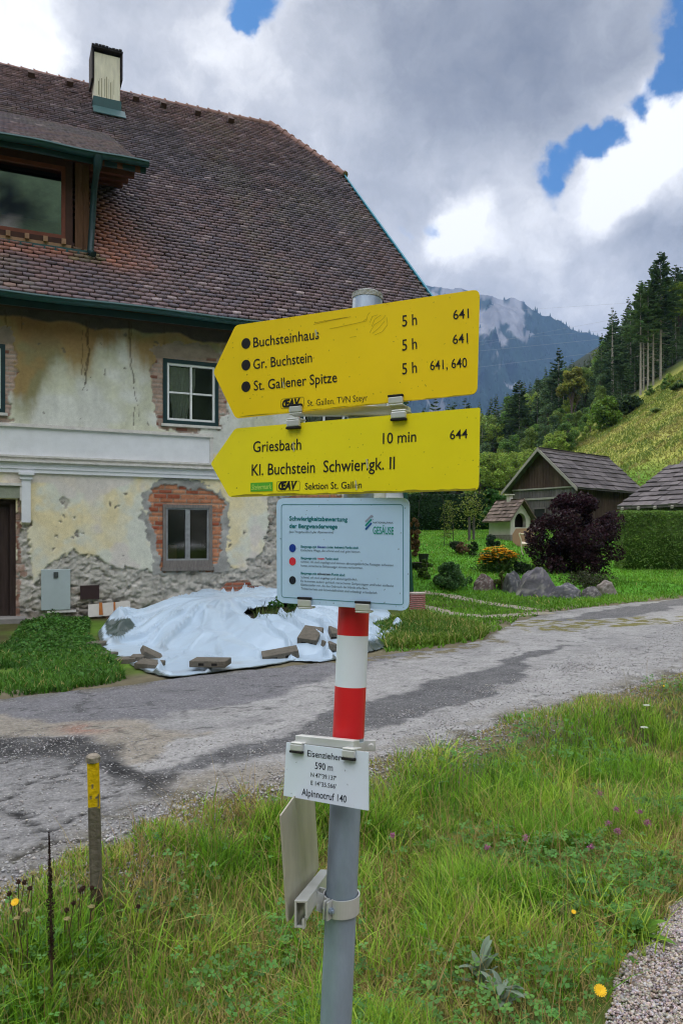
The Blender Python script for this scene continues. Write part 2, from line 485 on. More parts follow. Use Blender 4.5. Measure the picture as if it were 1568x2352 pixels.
# road: one fine sheet with its patches, cracks and worn places
def road_sheet():
    st = .035
    xs = np.arange(-7.5, 14, st); ys = np.arange(2.4, 21, st)
    X, Y = np.meshgrid(xs, ys)
    jx = (fbm(X * 2.2, Y * 2.2, 4, 21) - .5) * .35
    sd_ = sdist((X + jx).ravel(), (Y + jx[::-1]).ravel(), ROAD).reshape(X.shape)
    n = fbm(X * 1.1, Y * 1.1, 5, 31); nf = fbm(X * 7, Y * 7, 4, 32); nn = fbm(X * .45, Y * .45, 3, 33)
    wx = X + (fbm(X * 1.4, Y * 1.4, 6, 41, .62) - .5) * .8; wy = Y + (fbm(X * 1.4, Y * 1.4, 6, 42, .62) - .5) * .8
    def reg(px, soft=.12):
        soft = soft * .55
        return sst(-soft, soft, sdist(wx.ravel(), wy.ravel(), [gp(*p) for p in px]).reshape(X.shape))
    light = np.array(S(160, 157, 154)); mid = np.array(S(130, 128, 127)); drk = np.array(S(92, 91, 92)); bei = np.array(S(148, 140, 128)); viol = np.array(S(120, 118, 120)); blk = np.array(S(64, 63, 63))
    c = light * np.ones(X.shape + (1,))
    def over(col, m): nonlocal c; c = c + (np.array(col) - c) * m[..., None]
    over(mid, sst(.35, .7, n) * .6)
    over(viol, reg([(-300, 1590), (420, 1545), (900, 1490), (1100, 1470), (800, 1545), (560, 1610), (300, 1655), (-300, 1650)]))
    over(bei, reg([(-400, 1650), (300, 1652), (430, 1690), (410, 1730), (340, 1750), (200, 1692), (-400, 1690)]))
    over(light * 1.02, reg([(410, 1745), (420, 1690), (620, 1650), (760, 1600), (1000, 1545), (1130, 1500), (1300, 1450), (1568, 1410), (1568, 1425), (1300, 1480), (1100, 1530), (800, 1610), (600, 1680), (480, 1730)], .08))
    over(drk, reg([(370, 1772), (500, 1735), (700, 1660), (900, 1590), (1120, 1530), (1310, 1478), (1220, 1530), (1130, 1585), (960, 1640), (760, 1700), (560, 1760), (420, 1785)], .07) * (.75 + .25 * nf))
    over(drk, reg([(1230, 1435), (1400, 1405), (1568, 1385), (1800, 1370), (1800, 1385), (1568, 1400), (1450, 1422)], .07) * .8)
    over(light * 1.05, reg([(880, 1690), (1100, 1650), (1230, 1560), (1568, 1470), (1568, 1540), (1150, 1680), (900, 1760), (690, 1770)], .15) * sst(.3, .55, n) * .8)
    over(bei * .9, reg([(400, 1800), (640, 1755), (860, 1735), (1000, 1715), (860, 1765), (640, 1812), (450, 1850)], .2) * .8)
    over(blk, reg([(-300, 1695), (100, 1690), (260, 1700), (330, 1745), (440, 1785), (430, 1830), (330, 1800), (220, 1750), (-300, 1752)], .09) * (.6 + .6 * nf))
    # crazed old asphalt at the near left
    cr = reg([(-500, 1745), (200, 1748), (330, 1800), (430, 1840), (300, 1960), (-500, 2250)], .25)
    over(mid * .98, cr * .8)
    a, b, cid = voronoi(wx / .75, wy / .75, 51)
    crack = 1 - sst(.015, .06, b - a)
    a2, b2, _ = voronoi(wx / .3, wy / .3, 52)
    crack2 = (1 - sst(.02, .07, b2 - a2)) * sst(.5, .62, nn)
    over(blk * .6, cr * np.clip(crack * sst(.32, .5, n + .1) + .6 * crack2, 0, 1))
    a4, b4, _ = voronoi(wx / 1.5 + n, wy / .9, 53)
    lc = np.maximum((1 - sst(.008, .03, b - a)) * sst(.5, .6, nn), (1 - sst(.006, .02, b4 - a4)) * sst(.4, .5, nf)) * (1 - cr) * .65
    over(blk, lc)
    # orange mark by the junction and moss along the far kerb
    over(S(150, 92, 72), np.exp(-((X - gp(200, 1675)[0]) ** 2 / .03 + (Y - gp(200, 1675)[1]) ** 2 / .02)) * .7 * sst(.4, .6, nf + .1))
    edge = 1 - sst(0, .5, sd_)
    over(S(96, 88, 62), edge * sst(.42, .6, nf) * .9)
    over(S(118, 112, 62), reg([(1180, 1430), (1400, 1425), (1568, 1418), (1568, 1432), (1350, 1448), (1200, 1452)], .1) * sst(.45, .6, nf))
    over(S(108, 98, 60), reg([(820, 1495), (1130, 1462), (1160, 1475), (950, 1520), (760, 1530)], .1) * sst(.5, .62, nf) * .8)
    c = c * (.74 + .52 * fbm(X * 13, Y * 13, 4, 61, .65))[..., None] * (.86 + .28 * fbm(X * 2.5 + Y * 1.5, Y * 5 - X * 3, 4, 62))[..., None]
    z = land(X, Y) + .004 + (nf - .5) * .012 - .012 * cr * crack - .03 * (1 - sst(0, .22, sd_))
    keep = (sd_ > 0)
    kf = (keep[:-1, :-1] & keep[1:, 1:] & keep[1:, :-1] & keep[:-1, 1:]).ravel()
    V = np.stack([X, Y, z], -1).reshape(-1, 3); f = grid_faces(len(xs), len(ys), kf)
    used, inv = np.unique(f, return_inverse=True)
    m = material("worn_asphalt", attr=True, rough=.9, var=.42, nscale=38, bump=1.0, bscale=75, spec=.15, detail=8, speck=(95, .92, S(164, 162, 160)))
    return kind(np_mesh("road", V[used], inv.reshape(-1, 4), m, col=c.reshape(-1, 3)[used], smooth=True), 'structure')
road_sheet()

# gravel path the photographer stands on
def path_sheet():
    st = .04
    xs = np.arange(-1.2, 7, st); ys = np.arange(-3.5, 5, st)
    X, Y = np.meshgrid(xs, ys)
    w = (fbm(X * 4, Y * 4, 4, 71) - .5) * .25
    sd_ = sdist((X + w).ravel(), (Y - w).ravel(), PATH).reshape(X.shape)
    keep = sd_ > 0
    kf = (keep[:-1, :-1] & keep[1:, 1:] & keep[1:, :-1] & keep[:-1, 1:]).ravel()
    z = land(X, Y) + .004 + (fbm(X * 9, Y * 9, 3, 72) - .5) * .02
    c = np.array(S(140, 124, 112)) * (.7 + .6 * fbm(X * 12, Y * 12, 4, 73))[..., None]
    V = np.stack([X, Y, z], -1).reshape(-1, 3); f = grid_faces(len(xs), len(ys), kf)
    used, inv = np.unique(f, return_inverse=True)
    m = material("path_grit", attr=True, rough=.95, var=.3, nscale=60, bump=1.0, bscale=120, spec=.1)
    return kind(np_mesh("gravel_path", V[used], inv.reshape(-1, 4), m, col=c.reshape(-1, 3)[used], smooth=True), 'structure')
path_sheet()

def stones(name, P, size, cols, mat, flat=.7):
    """a scatter of small angular stones as one mesh"""
    n = len(P)
    base = np.array([[1, 0, 0], [0, 1, 0], [-1, 0, 0], [0, -1, 0], [0, 0, 1], [0, 0, -1.]])
    f = np.array([[0, 1, 4], [1, 2, 4], [2, 3, 4], [3, 0, 4], [1, 0, 5], [2, 1, 5], [3, 2, 5], [0, 3, 5]])
    V = base[None] * (1 + RNG.uniform(-.35, .35, (n, 6, 3))) + RNG.uniform(-.25, .25, (n, 6, 3))
    V = V * (np.array(size)[:, None, None] * RNG.uniform(.6, 1.1, (n, 1, 3))); V[..., 2] *= flat
    a = RNG.uniform(0, 6.28, n); ca, sa = np.cos(a)[:, None], np.sin(a)[:, None]
    x = V[..., 0] * ca - V[..., 1] * sa; y = V[..., 0] * sa + V[..., 1] * ca
    V = np.stack([x, y, V[..., 2]], -1) + np.array(P)[:, None]
    Fc = (f[None] + 6 * np.arange(n)[:, None, None]).reshape(-1, 3)
    return np_mesh(name, V.reshape(-1, 3), Fc, mat, col=np.repeat(cols, 6, 0))
M_stone = material("small_stone", attr=True, rough=.85, var=.15, nscale=50, spec=.2)
def greys(n, lo=95, hi=205, warm=4):
    v = RNG.uniform(lo, hi, n)
    c = np.stack([v + warm * RNG.uniform(0, 1.5, n), v, v - warm * RNG.uniform(-.5, 1.5, n)], -1) / 255
    return np.clip(c, 0, 1) ** 2.2
def scatter(poly, n):
    p = np.array(poly); lo, hi = p.min(0), p.max(0)
    out = []
    while sum(map(len, out)) < n:
        q = RNG.uniform(lo, hi, (n * 3, 2)); out.append(q[inpoly(q[:, 0], q[:, 1], poly)])
    return np.concatenate(out)[:n]
q = scatter([gp(1440, 2080, -.15), gp(1640, 1990, -.15), gp(1800, 2300, -.15), gp(1700, 2460, -.15), gp(1370, 2460, -.15)], 15000)
qb = scatter([(.5, .6), (5, .6), (5, 4.6), (2.2, 4.0), (1.2, 3.0)], 30000)
q = np.concatenate([q, qb])
q = q[sdist(q[:, 0] + (fbm(q[:, 0] * 4, q[:, 1] * 4, 4, 71) - .5) * .25, q[:, 1], PATH) > -.02]
sz = RNG.uniform(.004, .0095, len(q))
kind(stones("gravel", np.c_[q, land(q[:, 0], q[:, 1]) + .008], sz, greys(len(q), 108, 190, 15), M_stone), 'stuff', "loose pale gravel on the path at the lower right corner", "gravel")
q = scatter([gp(-60, 1680), gp(400, 1700), gp(900, 1640), gp(1568, 1430), gp(1568, 1560), gp(1000, 1735), gp(640, 1812), gp(380, 1890), gp(0, 2085), gp(-60, 2110)], 13000)
q = q[(RNG.uniform(0, 1, len(q)) < .22 + .9 * sst(.45, .7, fbm(q[:, 0] * 1.5, q[:, 1] * 1.5, 3, 81))) & (sdist(q[:, 0], q[:, 1], ROAD) > .05)]
sz = RNG.uniform(.003, .008, len(q)) * (1 + .06 * q[:, 1])
vx = np.array(VERGE); tt_ = RNG.uniform(1, 12.5, 7000); e0 = np.c_[np.interp(tt_, range(len(vx)), vx[:, 0]), np.interp(tt_, range(len(vx)), vx[:, 1])] + RNG.normal(0, .16, (7000, 2))
e0 = e0[(e0[:, 1] < 10) & (e0[:, 1] > 2.3)]
q = np.concatenate([q, e0]); sz = np.concatenate([sz, RNG.uniform(.003, .010, len(e0)) * (1 + .06 * e0[:, 1])])
kind(stones("grit", np.c_[q, land(q[:, 0], q[:, 1]) + .006], sz, greys(len(q), 122, 180, 6), M_stone), 'stuff', "loose grit and stone chips lying on the worn asphalt", "grit")

# ------------------------------------------------------------------ mountain
def mountain():
    D0 = 3000.0
    crest_px = np.array([[-900, 600], [400, 560], [850, 640], [985, 668], [1060, 664], [1110, 676], [1150, 684], [1200, 690], [1222, 708], [1245, 722], [1300, 748], [1340, 760], [1385, 776], [1450, 800], [1600, 850], [2000, 1010], [2600, 1120]], float)
    xs = np.linspace(-1500, 2900, 520)
    t = np.linspace(0, 1, 150)
    cx = (crest_px[:, 0] - CX) / F * D0; cz = CAMZ + (HY - crest_px[:, 1]) / F * D0
    X, T = np.meshgrid(xs, t)
    crest = np.interp(X, cx, cz)
    Y = D0 - 1500 * (1 - T) + (fbm(X * .02, T * 14, 4, 99) - .5) * 120 * np.sin(np.pi * np.clip(T, 0, 1)) + (fbm(X * .004, T * 6, 4, 91) - .5) * 260
    rid = np.abs(fbm(X * .006 + T * 1.2, T * 3, 5, 92) - .5) * 2
    Z = crest * (T ** 1.35) + (np.abs(fbm(X * .02 + T * 3, T * 5 + X * .004, 4, 90) - .5) * 2 - .3) * 110 * np.sin(np.pi * np.clip(T, 0, 1)) ** .7 + (rid - .35) * 170 * np.sin(np.pi * np.clip(T, 0, 1)) ** .8
    Z = np.where(T > .985, crest, Z) + (fbm(X * .03, T * 40, 4, 93) - .5) * 24 * T
    # far side
    V = np.stack([X, Y, Z], -1)
    back = np.stack([xs, np.full_like(xs, D0 + 900), np.zeros_like(xs)], -1)[None]
    V = np.concatenate([V, back], 0)
    rn = fbm(X * .011 - T * 2, X * .006 + T * 9, 5, 94)
    px = CX + X / Y * F; py = HY - (Z - CAMZ) / Y * F
    rock = sst(.47, .56, rn + .26 * (fbm(px * .05, py * .06, 4, 98) - .5) + .20 * np.exp(-(((px - 1140) / 90) ** 2 + ((py - 740) / 60) ** 2)) + .05 * sst(730, 690, py) - .14 * sst(.53, .60, fbm(px * .03 + py * .035, py * .028 - px * .016, 4, 97)) + .06 * np.exp(-(((px - 1200) / 55) ** 2 + ((py - 845) / 26) ** 2)) - .25 * sst(1190, 1260, px) - .14 * sst(770, 900, py))
    wood = np.array(S(30, 48, 38)); grey = np.array(S(122, 121, 122))
    c = wood * (.6 + .8 * fbm(X * .05, T * 60, 3, 95))[..., None]
    c = c + (grey * (.35 + 1.2 * fbm(X * .04 + T * 26, T * 40 - X * .01, 5, 96, .65))[..., None] - c) * rock[..., None]
    c = np.concatenate([c, c[-1:]], 0)
    m = material("mountain_rock_and_wood", attr=True, rough=.95, var=.2, nscale=.02, bump=0, spec=.05)
    o = np_mesh("mountain", V.reshape(-1, 3), grid_faces(len(xs), len(t) + 1), m, col=c.reshape(-1, 3), smooth=False)
    kind(o, 'structure')
    # the fir wood on its flank: one mass of small crowns
    k = RNG.integers(0, X.size, 26000)
    sel = k[(rock.ravel()[k] < .45) & (px.ravel()[k] > 940) & (px.ravel()[k] < 1640) & (py.ravel()[k] > 690)]
    P = V[:-1].reshape(-1, 3)[sel] + np.c_[RNG.uniform(-5, 5, (len(sel), 2)), np.zeros(len(sel))]
    h = RNG.uniform(9, 19, len(sel)); r = h * .24
    ang = np.arange(5) * 2 * np.pi / 5
    ring = np.stack([np.cos(ang), np.sin(ang), np.zeros(5)], -1)
    VV = np.concatenate([P[:, None] + ring[None] * r[:, None, None] - [0, 0, 2], P[:, None] + np.stack([np.zeros(len(P)), np.zeros(len(P)), h], -1)[:, None]], 1)
    ff = np.array([[i, (i + 1) % 5, 5] for i in range(5)])
    FF = (ff[None] + 6 * np.arange(len(P))[:, None, None]).reshape(-1, 3)
    cc = np.array(S(36, 54, 42)) * RNG.uniform(.5, 1.4, (len(P), 1))
    mw = material("far_fir", attr=True, rough=.95, var=0, spec=.05)
    kind(np_mesh("mountain_wood", VV.reshape(-1, 3), FF, mw, col=np.repeat(cc, 6, 0)), 'stuff', "far blue fir wood covering the mountain flank", "wood")
mountain()
def opposite_hill():
    # the valley side behind the photographer: what the window panes reflect
    a = np.linspace(-math.pi * .95, -math.pi * .02, 160); t = np.linspace(0, 1, 60)
    A, T = np.meshgrid(a, t)
    R = 190 + 130 * T
    X, Y = R * np.cos(A), R * np.sin(A)
    Z = (225 + 60 * (fbm(A * 2.2, A * 0, 4, 191) - .5)) * T ** 1.05 + (fbm(X * .05, Y * .05 + T * 9, 4, 192) - .5) * 22 - 2
    c = np.array(S(70, 86, 66)) * (.1 + 1.7 * sst(.3, .7, fbm(X * .13, Z * .13 + Y * .1, 5, 193)))[..., None]
    rk = sst(.52, .60, fbm(X * .05 + 4, Z * .04 + Y * .03, 4, 194))
    c = c + (np.array(S(150, 148, 142)) * (.6 + .7 * fbm(X * .2, Z * .2, 3, 195))[..., None] - c) * (rk * .8)[..., None]
    kind(np_mesh("opposite_hill", np.stack([X, Y, Z], -1).reshape(-1, 3), grid_faces(160, 60), material("opposite_hill_wood", attr=True, rough=.95, var=.3, nscale=.3, spec=.05), col=c.reshape(-1, 3)), 'structure')
opposite_hill()
# ------------------------------------------------------------------ farmhouse
U3 = np.array([.915, .403, 0]); N3 = np.array([.403, -.915, 0]); Z3 = np.array([0, 0, 1.0])
W0 = np.array([-5.94, 13.74, 0])
def H(s, z, o=0.0): return W0 + U3 * s + N3 * o + Z3 * z
def fac(x, y, o=0.0):
    """survey point -> (s, z) on the facade plane o metres in front of the wall"""
    r = (x - CX) / F; w = W0 + N3 * o
    s = (r * w[1] - w[0]) / (.915 - .403 * r)
    return s, CAMZ + (HY - y) / F * (w[1] + .403 * s)
EAVE_O, EAVE_Z = .45, 5.77
def RF(s, k, up=0.0):
    """front roof slope (45 degrees): s along the eave, k horizontal metres behind the eave, up = lift off the slope"""
    return W0 + U3 * s + N3 * (EAVE_O - k + up * .707) + Z3 * (EAVE_Z + k + up * .707)
KR, S_R, S_G, K_H = 9.25, 7.84, 9.38, 6.8          # ridge run, ridge end, gable verge, half-hip start
S_L = -5.0
SC = fac(924, 1300)[0]                              # right corner of the wall
house = thing("farmhouse", "old two storey farmhouse with crumbling cream plaster and a big tiled half hip roof", "house", H(0, 0))
hb = lambda b, s0, s1, z0, z1, o0, o1, col=None: b.box(H(s0, z0, o0), U3 * (s1 - s0), Z3 * (z1 - z0), N3 * (o1 - o0), col) if False else b.hexa([H(s0, z0, o1), H(s1, z0, o1), H(s1, z0, o0), H(s0, z0, o0), H(s0, z1, o1), H(s1, z1, o1), H(s1, z1, o0), H(s0, z1, o0)], col)

UW = (*fac(375.6, 972), *fac(503, 822))             # upper window opening s0,z0,s1,z1
UW = (UW[0], UW[1], UW[2], fac(375.6, 822)[1])
LW = (fac(374.6, 1303)[0], fac(374.6, 1303)[1], fac(488, 1303)[0], fac(374.6, 1158)[1])
DOOR = (fac(-60, 1428)[0], 0.02, fac(37, 1428)[0], fac(37, 1147)[1])
UWL = (fac(-130, 960)[0], fac(8, 948)[1], fac(13, 948)[0], fac(8, 790)[1])
UWR = (fac(690, 972)[0], UW[1], fac(690, 972)[0] + (UW[2] - UW[0]), UW[3])
LWR = (fac(672, 1303)[0], LW[1], fac(672, 1303)[0] + (LW[2] - LW[0]), LW[3])
OPEN = [UW, LW, DOOR, UWL, UWR, LWR]

def facade():
    st = .02
    ss = np.arange(S_L + .6, SC + 1e-6, st); zz = np.arange(-.1, 5.72, st)
    # grid lines snapped to the openings
    for o in OPEN:
        for v in (o[0], o[2]):
            if ss[0] < v < ss[-1]: ss[np.argmin(np.abs(ss - v))] = v
        for v in (o[1], o[3]): zz[np.argmin(np.abs(zz - v))] = v
    Sg, Zg = np.meshgrid(ss, zz)
    px = np.zeros_like(Sg); py = np.zeros_like(Sg)
    wy = W0[1] + .403 * Sg
    px = CX + (W0[0] + .915 * Sg) / wy * F; py = HY - (Zg - CAMZ) / wy * F
    f = lambda k, s, o=4: fbm(Sg * k, Zg * k, o, s)
    jag = (f(3.2, 101, 5) - .5) * 46 + (f(14, 102, 3) - .5) * 13
    jx = px + jag; jy = py + (f(3.4, 103, 5) - .5) * 40 + (f(14, 104, 3) - .5) * 12
    def m(poly, soft=1.5): return sst(-soft, soft, sdist(jx.ravel(), jy.ravel(), poly).reshape(px.shape))
    col = np.zeros(px.shape + (3,)); dep = np.zeros(px.shape)
    def over(c, w): nonlocal col; w = np.asarray(w); col = col + (np.asarray(c) - col) * w[..., None]
    n1, n2, n3, n4 = f(1.3, 111, 5), f(5, 112, 5), f(20, 113, 3), f(.6, 114, 3)
    # lower storey: cream limewash in faded patches
    cream = np.array(S(228, 219, 192)); yel = np.array(S(230, 213, 168)); pale = np.array(S(216, 217, 206)); lil = np.array(S(218, 208, 202))
    col[:] = cream
    over(yel, sst(.45, .62, n1) * .8); over(pale, sst(.47, .64, f(1.7, 115, 5)) * .9); over(lil, sst(.58, .7, f(1.5, 116, 4)) * .8)
    # upper storey
    up = sst(1044, 1040, py)
    grn = np.array(S(206, 206, 186)); gry = np.array(S(218, 218, 212))
    upc = grn + (gry - grn) * sst(.4, .62, n1)[..., None]
    streak = fbm(Sg * 9, Zg * .7, 4, 117)
    lim = 845 + (fbm(Sg * 1.5, Sg * 0, 4, 118) - .5) * 190 + (streak - .5) * 60 + 110 * np.exp(-((px - 60) / 46) ** 2)
    och = sst(38, -52, py - lim - (n2 - .5) * 50)
    oc = np.array(S(158, 134, 92)); ol = np.array(S(142, 136, 102)); br = np.array(S(142, 108, 76))
    occ = oc + (ol - oc) * sst(.42, .6, f(1.6, 119, 4))[..., None]
    occ = occ + (br * 1.08 - occ) * (sst(.45, .62, f(1.2, 120, 4)) * sst(830, 740, py))[..., None]
    upc = upc + (occ - upc) * och[..., None]
    upc = upc * (.86 + .28 * streak)[..., None]
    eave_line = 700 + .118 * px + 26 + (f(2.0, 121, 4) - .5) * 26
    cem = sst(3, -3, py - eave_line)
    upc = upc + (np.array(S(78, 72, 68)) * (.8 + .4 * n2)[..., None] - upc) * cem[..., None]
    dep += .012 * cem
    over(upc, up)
    # cracks running down from the eave
    def line(pts, w, c, k):
        d = pdist((px + (n2 - .5) * 10).ravel(), py.ravel(), pts).reshape(px.shape)
        q = sst(w, w * .3, d) * k; over(c, q); return q
    for pts, w, k in (([(200, 736), (204, 800), (202, 840), (197, 880)], 2.3, .75), ([(207, 738), (203, 810), (196, 852)], 1.7, .6), ([(191, 740), (190, 862)], 1.6, .5),
                      ([(198, 855), (195, 888), (190, 895)], 1.4, .8), ([(297, 735), (300, 800), (303, 858), (306, 880)], 2.3, .75), ([(302, 740), (304, 772)], 1.6, .6),
                      ([(306, 890), (316, 922)], 1.2, .7), ([(307, 935), (308, 980)], 1.6, .75), ([(316, 930), (322, 965)], 1.2, .6), ([(378, 745), (378, 790)], 1.4, .5),
                      ([(16, 712), (16, 756)], 1.6, .6), ([(50, 716), (50, 756)], 1.4, .5)):
        dep -= .012 * line(pts, w, S(62, 48, 36), k)
    # small chips in the plaster
    a, b, cid = voronoi(Sg / .42 + n1, Zg / .42 + n2, 131)
    rr_ = .02 + .07 * ((cid * 7.31) % 1) ** 2
    chip = sst(1.5, .7, a / rr_ + (n3 - .5)) * (cid > .5)
    over(S(104, 98, 90), chip * .8); dep -= .01 * chip
    big = np.zeros_like(px)
    for cx_, cy_, r in ((141, 1146, 9), (148, 1154, 8), (131, 1193, 5), (173, 1194, 4), (128, 1232, 5), (172, 1228, 6), (162, 1236, 4), (120, 1262, 5), (270, 1164, 3)):
        q = sst(r, r * .5, np.hypot(jx - cx_, jy - cy_)); big = np.maximum(big, q)
    over(S(166, 160, 152), big * .8); over(S(96, 90, 84), big * sst(.5, .62, n3) * .8); dep -= .02 * big
    plaster = .035
    # rubble stone plinth and bare patches
    rub = np.maximum.reduce([
        m([(72, 1480), (70, 1400), (82, 1345), (94, 1316), (130, 1288), (150, 1268), (168, 1262), (196, 1276), (226, 1284), (254, 1300), (272, 1318), (314, 1306), (350, 1312), (370, 1300), (560, 1300), (600, 1270), (620, 1230), (618, 1140), (780, 1130), (800, 1300), (1000, 1290), (1000, 1480)]),
        m([(47, 1206), (70, 1196), (71, 1300), (78, 1480), (30, 1480)])])
    rb = sst(250, 262, py * 0 + 256) * 0
    va, vb, vc = voronoi(Sg / .30 + (n1 - .5) * 1.2, Zg / .17 + (n2 - .5) * 1.0, 141, 1.0)
    va2, vb2, vc2 = voronoi(Sg / .12 + n1, Zg / .08, 142, 1.0)
    stone = np.array(S(176, 168, 158)) * (.66 + .55 * vc)[..., None] * (.8 + .4 * n3)[..., None]
    stone = stone + (np.array(S(168, 150, 136)) - stone) * ((vc2 > .8) * .5)[..., None]
    mort = np.array(S(204, 199, 191)) * (.78 + .4 * n2)[..., None]
    joint = 1 - sst(.04, .22, vb - va)
    sc_ = stone + (mort - stone) * (joint * .75)[..., None]
    crev = sst(.54, .64, f(7, 143, 4)) * np.maximum(joint, .35)
    sc_ = sc_ * (1 - .55 * crev)[..., None]
    render = sst(.36, .50, f(2.2, 144, 4) + .10 * sst(1390, 1320, py) - .05)          # leftover grey render on the stones
    sc_ = sc_ + (np.array(S(186, 181, 173)) * (.70 + .6 * n2)[..., None] * (.75 + .5 * f(26, 148, 3))[..., None] - sc_) * (render * .85)[..., None]
    a3, b3, _ = voronoi(Sg / .5, Zg / .35, 145)
    rcr = (1 - sst(.01, .05, b3 - a3)) * render
    sc_ = sc_ * (1 - .0 * rcr)[..., None]
    sc_ = sc_ + (np.array(S(120, 110, 98)) - sc_) * (sst(.42, .2, Zg) * .5 * sst(.35, .6, n2))[..., None]
    over(sc_, rub)
    dep += rub * (-plaster + .026 * (sst(0, .35, vb - va) - .5) * (1 - .7 * render) - .03 * crev - .028 * sst(.58, .68, f(9, 146, 4)) + .034 * (n3 - .5) + .03 * (f(11, 147, 4) - .5) + .012 * render)
    # bricks
    def bricks(mask, L, hh, hues, mortar, sunk, blk=None):
        nonlocal dep
        row = np.floor(Zg / hh); fz = Zg / hh - row
        sx = Sg / L + .5 * (row % 2) + (vnoise(row * 7.1, row * 0, 150) - .5) * .3
        cell = np.floor(sx); fx = sx - cell
        rnd = vnoise(cell * 13.7, row * 5.3, 151); rnd2 = vnoise(cell * 3.1 + 50, row * 11.3, 152)
        c = np.array(hues[0]) + (np.array(hues[1]) - np.array(hues[0])) * rnd[..., None]
        c = c + (np.array(hues[2]) - c) * ((rnd2 > .72) * .8)[..., None]
        c = c * (.8 + .4 * n3)[..., None]
        jw = .011
        j = np.minimum(np.minimum(fx, 1 - fx) * L, np.minimum(fz, 1 - fz) * hh)
        jm = sst(jw, jw * .35, j + (n3 - .5) * .01)
        c = c + (np.array(mortar) * (.8 + .4 * n2)[..., None] - c) * jm[..., None]
        over(c, mask); dep = dep * (1 - mask) + mask * (sunk - .014 * jm + (rnd - .5) * .012)
    ring = np.maximum(m([(322, 1172), (318, 1150), (334, 1128), (350, 1104), (384, 1090), (420, 1094), (449, 1105), (470, 1120), (500, 1132), (522, 1152), (532, 1190), (531, 1215), (519, 1235), (531, 1262), (520, 1310), (350, 1316), (342, 1270), (334, 1235), (330, 1200)]),
                      m([(640, 1160), (660, 1120), (740, 1118), (800, 1150), (812, 1240), (800, 1310), (650, 1310)]))
    grc = np.array(S(166, 164, 160)) * (.6 + .8 * n2)[..., None]
    over(grc, ring); dep = dep * (1 - ring) + ring * (-.012 + .03 * (n2 - .5))
    bk = np.maximum(m([(343, 1118), (372, 1112), (420, 1120), (450, 1124), (488, 1130), (514, 1156), (510, 1225), (504, 1304), (372, 1306), (356, 1262), (350, 1216), (334, 1180)], 1),
                    m([(654, 1140), (690, 1130), (790, 1136), (804, 1240), (790, 1306), (660, 1306)], 1))
    bricks(bk, .255, .088, (S(176, 112, 84), S(196, 140, 106), S(148, 72, 52)), S(150, 140, 128), -plaster)
    ub = np.zeros_like(px)
    for dx in (0, 318):
        ub = np.maximum(ub, m([(350 + dx, 806), (368 + dx, 790), (400 + dx, 786), (424 + dx, 782), (450 + dx, 792), (490 + dx, 800), (520 + dx, 830), (516 + dx, 984), (358 + dx, 986), (352 + dx, 900)]))
    ub = np.maximum(ub, m([(-60, 754), (27, 758), (34, 790), (33, 900), (32, 960), (-60, 968)]))
    bricks(ub, .23, .075, (S(168, 142, 128), S(184, 160, 148), S(120, 68, 54)), S(166, 156, 148), -.022)
    arch = ub * sst(826, 820, py) * (px > 340) + ub * sst(792, 786, py) * (px < 60)
    over(np.array(S(146, 132, 120)) * (.8 + .4 * n2)[..., None], arch); dep = dep * (1 - arch) + arch * (.012 * (n2 - .2))
    # red bricks showing low in the plinth
    rbm = m([(508, 1346), (560, 1338), (600, 1342), (604, 1362), (540, 1374), (505, 1366)], 1)
    bricks(rbm, .25, .08, (S(158, 92, 72), S(176, 112, 90), S(140, 72, 56)), S(150, 140, 128), -.03)
    dj = m([(36, 1146), (47, 1146), (48, 1300), (44, 1430), (30, 1430)], .8)
    bricks(dj, .2, .13, (S(150, 122, 108), S(168, 140, 126), S(134, 96, 80)), S(150, 142, 134), -.02)
    # broken plaster edge: light lip
    lip = np.clip(rub * (1 - rub) * 4 + ring * (1 - ring) * 3, 0, 1)
    over(S(204, 200, 190), lip * .35 * (n2 > .45))
    col = col * (.90 + .2 * n3)[..., None] * (.93 + .14 * n2)[..., None]
    dep += (n2 - .5) * .006
    V = (W0[None, None] + U3 * Sg[..., None] + Z3 * Zg[..., None] + N3 * dep[..., None])
    cs = (Sg[:-1, :-1] + Sg[1:, 1:]) / 2; cz = (Zg[:-1, :-1] + Zg[1:, 1:]) / 2
    keep = np.ones(cs.shape, bool)
    for o in OPEN: keep &= ~((cs > o[0]) & (cs < o[2]) & (cz > o[1]) & (cz < o[3]))
    mm = material("old_plaster_and_masonry", attr=True, rough=.93, var=.08, nscale=18, bump=.35, bscale=60, spec=.12)
    np_mesh("wall", V.reshape(-1, 3), grid_faces(len(ss), len(zz), keep.ravel()), mm, house, col.reshape(-1, 3), smooth=False)
facade()
M_plain = material("gable_plaster", S(196, 192, 172), .93, var=.14, nscale=3, bump=.4, bscale=30, spec=.1)
